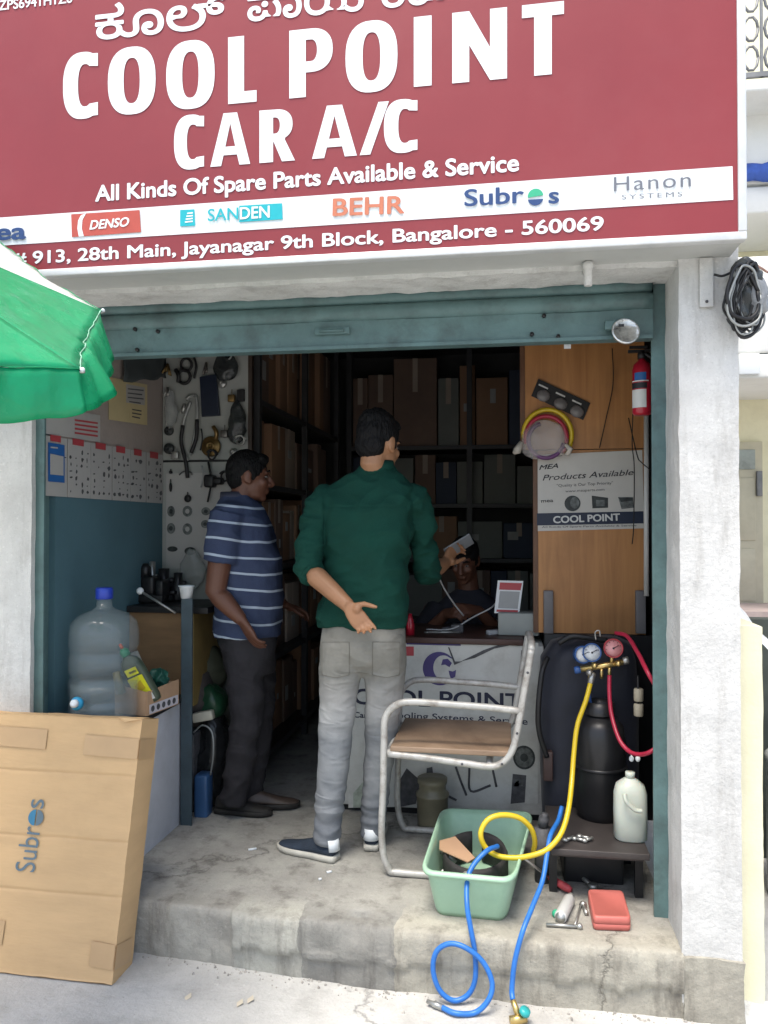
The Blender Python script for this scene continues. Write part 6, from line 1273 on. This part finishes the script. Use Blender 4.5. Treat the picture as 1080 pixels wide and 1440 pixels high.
m_skin2 = mat('dark_brown_skin', (.12, .05, .03), .5, var=.08, vs=14, bump=.08, bs=160)
m_hair = mat('black_hair', (.0035, .0033, .0035), .65, spec=.25, var=.4, vs=60, stretch=(1, 1, .3), bump=.9, bs=130)
def hair_fold(co): return np.array([.004 * NZ(v, (38, 38, 26)) + .003 * NZ(v, (90, 90, 60), 3) for v in co])

# ---- the man in the green shirt, seen from behind
TY = 3.13
HD = PY(533, 626, 3.17)
fd = Vector((math.sin(R(30)), math.cos(R(30)), -.22))
sv, fv = Vector((math.cos(R(8)), -math.sin(R(8)), 0)), Vector((math.sin(R(8)), math.cos(R(8)), 0))
mb = MB()
Pf, qf, _ = add_head(mb, HD, fd)
nb_ = PY(529, 668, 3.17)
mb.tube([Pf(0, -.02, -.03), Pf(0, -.025, -.08), nb_, nb_ + Vector((0, 0, -.06))], [.054, .052, .056, .06], 16)
def tor(rows, Yf, inset=0.0):
    out = []
    for (y, cx, hw, dp, yy) in rows: out.append(ring(PY(cx, y, yy), sv, fv, hw * .00288 - inset, dp - inset))
    return out
SH = [(880, 510, 63, .122, 3.13), (862, 510, 62.5, .124, 3.13), (840, 513, 60.5, .120, 3.13), (800, 515, 60, .122, 3.14), (750, 516, 64, .128, 3.15), (712, 517, 68, .120, 3.16), (690, 518, 66, .105, 3.17), (676, 522, 52, .085, 3.17), (664, 527, 34, .068, 3.17), (655, 530, 24, .06, 3.175)]
mb.loft(tor(SH, TY, .03))
LS, LE, LW = PY(450, 702, 3.16), PY(431, 798, 3.05), PY(490, 852, 2.945)
RS, RE, RW = PY(586, 702, 3.19), PY(601, 806, 3.33), PY(626, 792, 3.55)
mb.tube([LS, LS.lerp(LE, .5), LE, LE.lerp(LW, .25), LE.lerp(LW, .65), LW], [.048, .038, .034, .042, .036, .027], 14)
mb.tube([RS, RS.lerp(RE, .5), RE, RE.lerp(RW, .25), RE.lerp(RW, .65), RW], [.048, .038, .033, .040, .036, .027], 14)
hd_ = PY(517, 888, 2.93) - LW
add_hand(mb, LW, hd_, (.1, -1, .05), 1 if hd_.cross(Vector((.1, -1, .05))).x > 0 else -1, thumb_out=62, curls=((8, 20, 14), (14, 28, 18), (20, 34, 22), (26, 40, 25)), s=.9)
hr_ = PY(640, 768, 3.62) - RW
add_hand(mb, RW, hr_, (.6, .3, .5), 1, curl=(35, 55, 35), thumb_out=35, s=.92)
LEGL = [(PY(482, 900, 3.115), .088), (PY(480, 930, 3.11), .088), (PY(477, 965, 3.115), .080), (PY(473, 1015, 3.11), .068), (PY(469, 1080, 3.10), .062), (PY(463, 1135, 3.10), .056), (PY(459, 1186, 3.10), .050)]
LEGR = [(PY(539, 900, 3.13), .087), (PY(541, 930, 3.13), .086), (PY(541, 968, 3.15), .078), (PY(537, 1020, 3.19), .066), (PY(531, 1090, 3.21), .058), (PY(526, 1140, 3.23), .052), (PY(523, 1174, 3.24), .047)]
for lg in (LEGL, LEGR): mb.tube([p for p, r_ in lg], [r_ - .018 for p, r_ in lg], 14)
base_g = ((LEGL[-1][0].x + LEGR[-1][0].x) / 2, 3.16, 0)
pg = fuse(mb, 'person', m_skin1, None, base_g, .0045, 3)
tag(pg, 'man in dark green shirt and faded grey jeans, back turned, hand behind his back', 'person')
add_eyes(Pf, qf, pg)
mb = MB(); add_hair(mb, Pf, qf, 1.0, .004); mb.ell(Pf(0, -.03, .085), (.07, .085, .06), qf, 24, 16); fuse(mb, 'hair', m_hair, pg, None, .005, 2, hair_fold)
m_gshirt = mat('dark_green_cotton', (.005, .041, .029), .85, var=.10, vs=9, bump=.35, bs=200, spec=.2)
mb = MB(); mb.loft(tor(SH, TY))
mb.ell(LS + Vector((.02, 0, -.01)), (.07, .075, .07)); mb.ell(RS + Vector((-.02, 0, -.01)), (.07, .075, .07))
lc = LE.lerp(LW, .16); rc = RE.lerp(RW, .12)
mb.tube([LS + Vector((.02, 0, 0)), LS.lerp(LE, .35), LS.lerp(LE, .75), LE + Vector((.004, 0, -.004)), lc], [.070, .060, .055, .053, .049], 20)
mb.tube([RS + Vector((-.02, 0, 0)), RS.lerp(RE, .35), RS.lerp(RE, .75), RE + Vector((0, 0, -.002)), rc], [.070, .061, .057, .055, .050], 20)
folds(m_gshirt, (7, 7, 8), .5, .014, 1.6)
def gfold(co):
    out = np.empty(len(co)); cz = PY(520, 825, TY).z; zyk = PY(520, 712, 3.05).z
    for i, v in enumerate(co):
        a_ = NZ((v[0] + v[2] * .5, v[1], v[2]), (8, 8, 9), 2); b_ = NZ((v[0] - v[2] * .4, v[1], v[2]), (10, 10, 12), 9); wst = math.exp(-((v[2] - cz) / .16) ** 2)
        arm = 1.0 if (v[0] < LE.x + .06 or v[0] > RE.x - .05) else 0
        out[i] = -.009 + .009 * (1 - 2.2 * abs(a_)) + .008 * (1 - 2.4 * abs(b_)) + .007 * wst * (1 - 2.4 * abs(NZ(v, (5, 5, 15), 7))) - .003 * math.exp(-((v[2] - zyk) / .004) ** 2) * (0 if arm else 1) + .007 * arm * (1 - 2.6 * abs(NZ(v, (9, 9, 22), 4)))
    return out
shg = fuse(mb, 'shirt', m_gshirt, pg, None, .0055, 7, gfold)
mb = MB(); rings = [ring(PY(cx, y, 3.17) + fv * dy, sv, fv, hw, dp, 2.0, 28) for (y, cx, hw, dp, dy) in ((668, 527, .082, .072, 0), (655, 530, .071, .064, .0), (648, 531, .066, .061, .004), (652, 531, .062, .057, .004))]; mb.loft(rings, True, False); o = mb.build('collar', m_gshirt, shg); so = o.modifiers.new('t', 'SOLIDIFY'); so.thickness = .004
m_thread = mat('pale_thread', (.4, .45, .42), .7)
mb = MB(); a_ = LE.lerp(LW, .145); d_ = (LW - LE).normalized(); mb.tube([a_ - d_ * .002, a_ + d_ * .006], [.0555, .0545], 22); mb.build('cuff', m_gshirt, shg)
m_jean = bpy.data.materials.new('faded_grey_denim'); m_jean.use_nodes = True
def jeanmat(m):
    n, L, b = nodes_of(m); tc = n.new('ShaderNodeTexCoord'); sp_ = n.new('ShaderNodeSeparateXYZ'); L.new(tc.outputs['Object'], sp_.inputs[0])
    nz = n.new('ShaderNodeTexNoise'); nz.inputs['Scale'].default_value = 9; nz.inputs['Detail'].default_value = 7; nz.inputs['Roughness'].default_value = .6; L.new(tc.outputs['Object'], nz.inputs['Vector'])
    rp_ = n.new('ShaderNodeValToRGB'); e = rp_.color_ramp.elements; e[0].position = .3; e[1].position = .72; e[0].color = (.08, .085, .09, 1); e[1].color = (.32, .32, .31, 1); L.new(nz.outputs['Fac'], rp_.inputs[0])
    ht = n.new('ShaderNodeValToRGB'); L.new(sp_.outputs[2], ht.inputs[0]); h_ = ht.color_ramp.elements; h_[0].position = 0; h_[0].color = (.16, .18, .21, 1); h_[1].position = .86; h_[1].color = (.22, .205, .165, 1)
    for p_, c_ in ((.15, (.15, .165, .19)), (.36, (.25, .265, .28)), (.48, (.22, .235, .25)), (.58, (.40, .40, .39)), (.66, (.36, .35, .33)), (.76, (.22, .21, .175))):
        q_ = ht.color_ramp.elements.new(p_); q_.color = (*c_, 1)
    mx = n.new('ShaderNodeMix'); mx.data_type = 'RGBA'; mx.inputs[0].default_value = .62; L.new(rp_.outputs[0], mx.inputs[6]); L.new(ht.outputs[0], mx.inputs[7]); L.new(mx.outputs[2], b.inputs['Base Color'])
    b.inputs['Roughness'].default_value = .9; b.inputs['Specular IOR Level'].default_value = .15
    n2 = n.new('ShaderNodeTexNoise'); n2.inputs['Scale'].default_value = 320; L.new(tc.outputs['Object'], n2.inputs['Vector']); bp = n.new('ShaderNodeBump'); bp.inputs['Strength'].default_value = .3; bp.inputs['Distance'].default_value = .003; L.new(n2.outputs['Fac'], bp.inputs['Height']); L.new(bp.outputs[0], b.inputs['Normal'])
jeanmat(m_jean); folds(m_jean, (7, 7, 20), .55, .012, 1.5)
mb = MB()
PV = [(950, 510, 40, .03, 3.13), (940, 510, 54, .060, 3.125), (925, 510, 59, .095, 3.125), (905, 510, 60, .114, 3.125), (885, 511, 58.5, .114, 3.13), (866, 512, 57, .108, 3.13)]
mb.loft(tor(PV, TY))
mb.ell(PY(485, 912, 3.105), (.076, .068, .085)); mb.ell(PY(537, 912, 3.108), (.074, .068, .085))
for lg in (LEGL, LEGR): mb.tube([p for p, r_ in curve_r] if False else [p for p, r_ in lg], [r_ for p, r_ in lg], 20)
def jfold(co):
    out = np.empty(len(co))
    for i, v in enumerate(co):
        z = v[2]; low = max(0, 1 - abs(z - .18) / .28); kn = max(0, 1 - abs(z - .55) / .16); th = max(0, 1 - abs(z - .78) / .16)
        w_ = .45 * math.sin((z + .5 * v[0]) * 85 + 11 * NZ(v, (6, 6, 5), 3)) + .75 * (1 - 2.6 * abs(NZ(v, (5, 5, 17), 6)))
        out[i] = .0055 * low * w_ + .006 * kn * (1 - 2.5 * abs(NZ(v, (5, 5, 15), 5))) + .004 * th * (1 - 2.4 * abs(NZ((v[0] + v[2], v[1], v[2] - v[0]), (7, 7, 9), 8))) + .003 * (1 - 2.2 * abs(NZ(v, (9, 9, 11), 1)))
    return out
jn = fuse(mb, 'jeans', m_jean, pg, None, .0055, 12, jfold)
m_jdark = mat('denim_seam', (.15, .14, .115), .9)
for cx, yy in ((472, 3.02), (543, 3.03)):
    # back pockets: thin stitched patches following the seat
    mb = MB(); vs = []; cols = 9; rws = 8; dg = bpy.context.evaluated_depsgraph_get(); me_ = jn.data
    from mathutils.bvhtree import BVHTree
    bv = BVHTree.FromPolygons([v.co + Vector(jn['_w']) for v in me_.vertices], [tuple(p.vertices) for p in me_.polygons])
    ok = True
    for j in range(rws + 1):
        for i in range(cols + 1):
            x = cx - 19 + 38 * i / cols; y = 903 + 46 * j / rws + (4 * (1 - abs(i / cols - .5) * 2) if j == rws else 0); rd = ray(x, y); hit = bv.ray_cast(EYE, rd.normalized())
            p = hit[0] - rd.normalized() * .0025 if hit[0] else PY(x, y, yy); vs.append(p)
    mb.add(vs, [(j * (cols + 1) + i, j * (cols + 1) + i + 1, (j + 1) * (cols + 1) + i + 1, (j + 1) * (cols + 1) + i) for j in range(rws) for i in range(cols)], True)
    o = mb.build('pocket', m_jean, jn)
    c1 = cols + 1; rim_ = [vs[j * c1] for j in range(rws + 1)] + [vs[rws * c1 + i] for i in range(c1)] + [vs[j * c1 + cols] for j in range(rws, -1, -1)] + [vs[i] for i in range(cols, -1, -1)]
    mb = MB(); mb.tube(rim_, .0013, 6); mb.build('stitching', m_jdark, o)
m_canvas = mat('navy_canvas', (.018, .028, .045), .8, var=.2, vs=20, bump=.3, bs=220); m_rsole = mat('cream_rubber', (.5, .48, .42), .6, var=.1, vs=20, dirt=.3, ds=18, dcol=(.25, .22, .19))
shoe(pg, PZ(474, 1212, 0), PZ(392, 1192, 0), m_canvas, m_rsole, .043, None, m_wht); shoe(pg, PZ(521, 1198, 0), PZ(534, 1160, 0), m_canvas, m_rsole, .043, None, m_wht)
ph = RW + hr_.normalized() * .11
ph_d = Vector((.55, -.1, .35)).normalized()
mb = MB(); c = PY(645, 768, 3.60); u_ = (PY(664, 757, 3.60) - PY(628, 779, 3.58)).normalized(); v_ = Vector((.2, .5, .6)).cross(u_).normalized(); w_ = u_.cross(v_)
M4p = Matrix(((u_.x, v_.x, w_.x, c.x), (u_.y, v_.y, w_.y, c.y), (u_.z, v_.z, w_.z, c.z), (0, 0, 0, 1)))
mb.box((-.07, -.034, -.004), (.07, .034, .004), M4p, bev=.003); tag(mb.build('phone', mat('pale_phone', (.22, .23, .24), .3, .2)), "pale phone held out in the green shirted man's right hand", 'phone')

# ---- the man in the striped polo, in profile
f2 = Vector((.95, .32, 0)).normalized(); s2 = f2.cross(Vector((0, 0, 1)))      # s2 points to his right, the viewer's side
SY_ = 3.52
HC = PY(351, 671, 3.5); fh = Vector((.93, .34, -.10))
mb = MB(); Ps, qs, _ = add_head(mb, HC, fh, (0, 0, 1), .98)
nk = PY(333, 712, 3.5); mb.tube([Ps(0, -.02, -.03), Ps(0, -.02, -.08), nk, nk + Vector((0, 0, -.08))], [.058, .058, .062, .066], 16)
def tor2(rows, inset=0.0):
    return [ring(PY(cx, y, SY_), f2, s2, hw * .0033 - inset, sd_ - inset) for (y, cx, hw, sd_) in rows]
PO = [(892, 347, 47, .175), (870, 349, 48, .178), (830, 352, 48, .178), (790, 350, 47, .18), (755, 344, 44, .188), (730, 339, 40, .192), (715, 337, 34, .172), (703, 335, 26, .125), (694, 334, 20, .085)]
mb.loft(tor2(PO, .03))
rS, rE, rW = PY(319, 724, 3.345), PY(303, 832, 3.32), PY(340, 872, 3.30)
lS, lE, lW = PY(352, 724, 3.70), PY(366, 826, 3.76), PY(398, 850, 3.92)
for a_, b_, c_ in ((rS, rE, rW), (lS, lE, lW)): mb.tube([a_, a_.lerp(b_, .5), b_, b_.lerp(c_, .25), b_.lerp(c_, .65), c_], [.06, .056, .047, .046, .038, .028], 14)
hdir = PY(364, 912, 3.30) - rW; add_hand(mb, rW, hdir, (.75, .55, -.1), -1, curl=(14, 22, 16), thumb_out=38)
add_hand(mb, lW, (.8, .5, -.35), (0, -.2, -1), -1, curl=(16, 26, 20))
NL = [(PY(345, 915, 3.44), .095), (PY(346, 965, 3.44), .088), (PY(346, 1020, 3.44), .076), (PY(338, 1075, 3.45), .069), (PY(326, 1128, 3.46), .062)]
FL = [(PY(358, 915, 3.60), .095), (PY(362, 965, 3.60), .088), (PY(362, 1020, 3.60), .075), (PY(355, 1080, 3.60), .067), (PY(350, 1122, 3.60), .06)]
for lg in (NL, FL): mb.tube([p for p, r_ in lg], [r_ - .02 for p, r_ in lg], 14)
pst = fuse(mb, 'person', m_skin2, None, (PZ(345, 1140, 0).x, 3.53, 0), .0055, 3)
tag(pst, 'man in striped blue polo shirt and dark trousers standing in profile, looking right', 'person')
add_eyes(Ps, qs, pst, .98)
mb = MB(); add_hair(mb, Ps, qs, .98); fuse(mb, 'hair', m_hair, pst, None, .0055, 2, hair_fold)
m_polo = mat('blue_striped_polo', (.042, .056, .105), .85, var=.12, vs=8, bump=.25, bs=190, spec=.2)
def stripes(m):
    n, L, b = nodes_of(m); tc = n.new('ShaderNodeTexCoord'); sp_ = n.new('ShaderNodeSeparateXYZ'); L.new(tc.outputs['Object'], sp_.inputs[0])
    nz = n.new('ShaderNodeTexNoise'); nz.inputs['Scale'].default_value = 4; L.new(tc.outputs['Object'], nz.inputs['Vector'])
    ma = n.new('ShaderNodeMath'); ma.operation = 'MULTIPLY_ADD'; ma.inputs[1].default_value = .03; L.new(nz.outputs['Fac'], ma.inputs[0]); L.new(sp_.outputs[2], ma.inputs[2])
    dx = n.new('ShaderNodeMath'); dx.operation = 'MULTIPLY_ADD'; dx.inputs[1].default_value = .10; L.new(sp_.outputs[0], dx.inputs[0]); L.new(ma.outputs[0], dx.inputs[2])
    sc_ = n.new('ShaderNodeMath'); sc_.operation = 'MULTIPLY'; sc_.inputs[1].default_value = 1 / .074; L.new(dx.outputs[0], sc_.inputs[0])
    fr_ = n.new('ShaderNodeMath'); fr_.operation = 'FRACT'; L.new(sc_.outputs[0], fr_.inputs[0])
    rp_ = n.new('ShaderNodeValToRGB'); e = rp_.color_ramp.elements; e[0].position = 0; e[0].color = (0, 0, 0, 1); e[1].position = .42; e[1].color = (0, 0, 0, 1)
    for p_, v_ in ((.44, 1), (.56, 1), (.58, 0)): q_ = e.new(p_); q_.color = (v_, v_, v_, 1)
    L.new(fr_.outputs[0], rp_.inputs[0])
    old = b.inputs['Base Color'].links[0].from_socket; mx = n.new('ShaderNodeMix'); mx.data_type = 'RGBA'; L.new(rp_.outputs[0], mx.inputs[0]); L.new(old, mx.inputs[6]); mx.inputs[7].default_value = (.36, .42, .50, 1); L.new(mx.outputs[2], b.inputs['Base Color'])
stripes(m_polo); folds(m_polo, (7, 7, 8), .4, .012, 1.5)
mb = MB(); mb.loft(tor2(PO)); mb.ell(rS + Vector((0, .04, -.01)), (.085, .085, .08)); mb.ell(lS + Vector((0, -.04, -.01)), (.085, .085, .08))
for a_, b_ in ((rS, rE), (lS, lE)): mb.tube([a_ + Vector((0, .02 if a_ is rS else -.02, 0)), a_.lerp(b_, .3), a_.lerp(b_, .62)], [.082, .081, .079], 20)
plo = fuse(mb, 'polo_shirt', m_polo, pst, None, .0065, 4, cloth_fold(.009, (7, 7, 10), 4, .002))
mb = MB(); rings = [ring(PY(cx, y, 3.5), f2, s2, hw, sd_, 2.0, 26) for y, cx, hw, sd_ in ((716, 334, .095, .10), (702, 334, .082, .085), (692, 333, .075, .074), (697, 333, .070, .068))]; mb.loft(rings, True, False); o = mb.build('collar', mat('polo_collar', (.06, .065, .10), .85), plo); so = o.modifiers.new('t', 'SOLIDIFY'); so.thickness = .005
m_trou = mat('charcoal_trousers', (.030, .028, .031), .85, var=.15, vs=9, bump=.2, bs=200, spec=.2)
folds(m_trou, (7, 7, 11), .6, .014, 1.5)
mb = MB(); mb.loft(tor2([(945, 352, 33, .15), (920, 351, 39, .165), (895, 349, 43, .168), (878, 348, 43, .165)]))
for lg in (NL, FL): mb.tube([p for p, r_ in lg], [r_ for p, r_ in lg], 18)
fuse(mb, 'trousers', m_trou, pst, None, .0065, 4, cloth_fold(.011, (7, 7, 10), 7, .002))
m_bshoe = mat('brown_leather_shoe', (.07, .05, .04), .5, var=.2, vs=12); m_dsole = mat('dark_sole', (.02, .018, .016), .7)
shoe(pst, PZ(303, 1142, 0), PZ(362, 1150, 0) + Vector((.06, .03, 0)), m_dsole, m_dsole, .043); shoe(pst, PZ(344, 1138, 0), PZ(414, 1137, 0) + Vector((.02, .03, 0)), m_bshoe, m_dsole, .044)

# ---- the man seated behind the counter
HB = PY(653, 788, 4.28); fb = Vector((-.15, -.86, -.42))
mb = MB(); Pb, qb, _ = add_head(mb, HB, fb, (0, 0, 1), 1.0)
bx_, by_ = HB.x + .02, 4.36
mb.tube([Pb(0, -.02, -.03), Pb(0, -.03, -.08), Vector((bx_, by_, HB.z - .19)), Vector((bx_, by_, HB.z - .25))], [.055, .055, .06, .06], 14)
s3 = Vector((1, 0, 0)); f3 = Vector((0, -1, 0))
BT = [(.42, .17, .12, .06), (.55, .165, .125, .05), (.70, .18, .125, .03), (.82, .19, .12, .01), (.90, .175, .105, .0), (.95, .12, .08, 0), (.985, .07, .06, 0)]
tb = lambda ins: [ring(Vector((bx_, by_ + dy, z)), s3, f3, hs - ins, hf - ins) for z, hs, hf, dy in BT]
mb.loft(tb(.025))
aL = [Vector((bx_ - .20, by_, .87)), Vector((bx_ - .27, 4.2, .70)), PY(628, 862, 4.05)]; aR = [Vector((bx_ + .20, by_, .87)), Vector((bx_ + .25, 4.2, .70)), PY(672, 858, 4.05)]
for a_ in (aL, aR):
    a_[2].z = max(a_[2].z, CZ + .035); mb.tube([a_[0], a_[0].lerp(a_[1], .5), a_[1], a_[1].lerp(a_[2], .3), a_[2]], [.052, .048, .042, .041, .027], 12)
add_hand(mb, aL[2], (.55, -.6, .1), (.5, .3, -.7), 1, curl=(25, 40, 25)); add_hand(mb, aR[2], (-.55, -.6, .1), (-.5, .3, -.7), -1, curl=(25, 40, 25))
for sx in (-1, 1): mb.tube([Vector((bx_ + sx * .09, by_ + .05, .47)), Vector((bx_ + sx * .11, by_ + .30, .48)), Vector((bx_ + sx * .11, by_ + .34, .08))], [.06, .05, .035], 12)
pb = fuse(mb, 'person', m_skin2, None, (bx_, by_ + .1, 0), .006, 3); tag(pb, 'man sitting in shadow behind the counter, head bent over his hands', 'person')
add_eyes(Pb, qb, pb)
mb = MB(); add_hair(mb, Pb, qb); fuse(mb, 'hair', m_hair, pb, None, .006, 2, hair_fold)
m_dshirt = mat('dark_navy_shirt', (.02, .02, .028), .85, var=.2, vs=8)
mb = MB(); mb.loft(tb(0))
for a_ in (aL, aR): mb.tube([a_[0] + (Vector((bx_, by_, .87)) - a_[0]) * .15, a_[0].lerp(a_[1], .5), a_[1], a_[1].lerp(a_[2], .25)], [.07, .065, .056, .052], 16)
fuse(mb, 'shirt', m_dshirt, pb, None, .008, 4, cloth_fold(.004))
mb = MB(); mb.loft([ring(Vector((bx_, by_ + .08, z)), s3, f3, .17, .13) for z in (.42, .5, .56)])
for sx in (-1, 1): mb.tube([Vector((bx_ + sx * .09, by_ + .05, .48)), Vector((bx_ + sx * .11, by_ + .30, .48)), Vector((bx_ + sx * .11, by_ + .34, .06))], [.085, .075, .055], 14)
fuse(mb, 'trousers', m_trou, pb, None, .01, 3)
for sx in (-1, 1): shoe(pb, Vector((bx_ + sx * .11, by_ + .40, 0)), Vector((bx_ + sx * .12, by_ + .14, 0)), m_dsole, m_dsole)
st = root('stool', (bx_, by_ + .08, 0), 'plain dark stool under the man sitting behind the counter', 'stool')
mb = MB(); mb.lathe((bx_, by_ + .08, .40), [(0, 0), (.16, 0), (.17, .01), (.17, .03), (0, .03)], 24); mb.build('seat', m_dkwood, st)
for sx in (-1, 1):
    for sy in (-1, 1): mb = MB(); mb.tube([(bx_ + sx * .10, by_ + .08 + sy * .10, .40), (bx_ + sx * .13, by_ + .08 + sy * .13, -.008)], .014, 8); mb.build('leg', m_rack, st)
hose('white_lead', [PY(617, 812, 3.75), PY(626, 830, 3.78), PY(640, 851, 3.82), PY(652, 866, 3.85)], .004, m_wire, 'thin white lead hanging down to the counter from above', 'lead', None, None, 6, 8)

for o in bpy.data.objects:
    if '_w' in o: del o['_w']
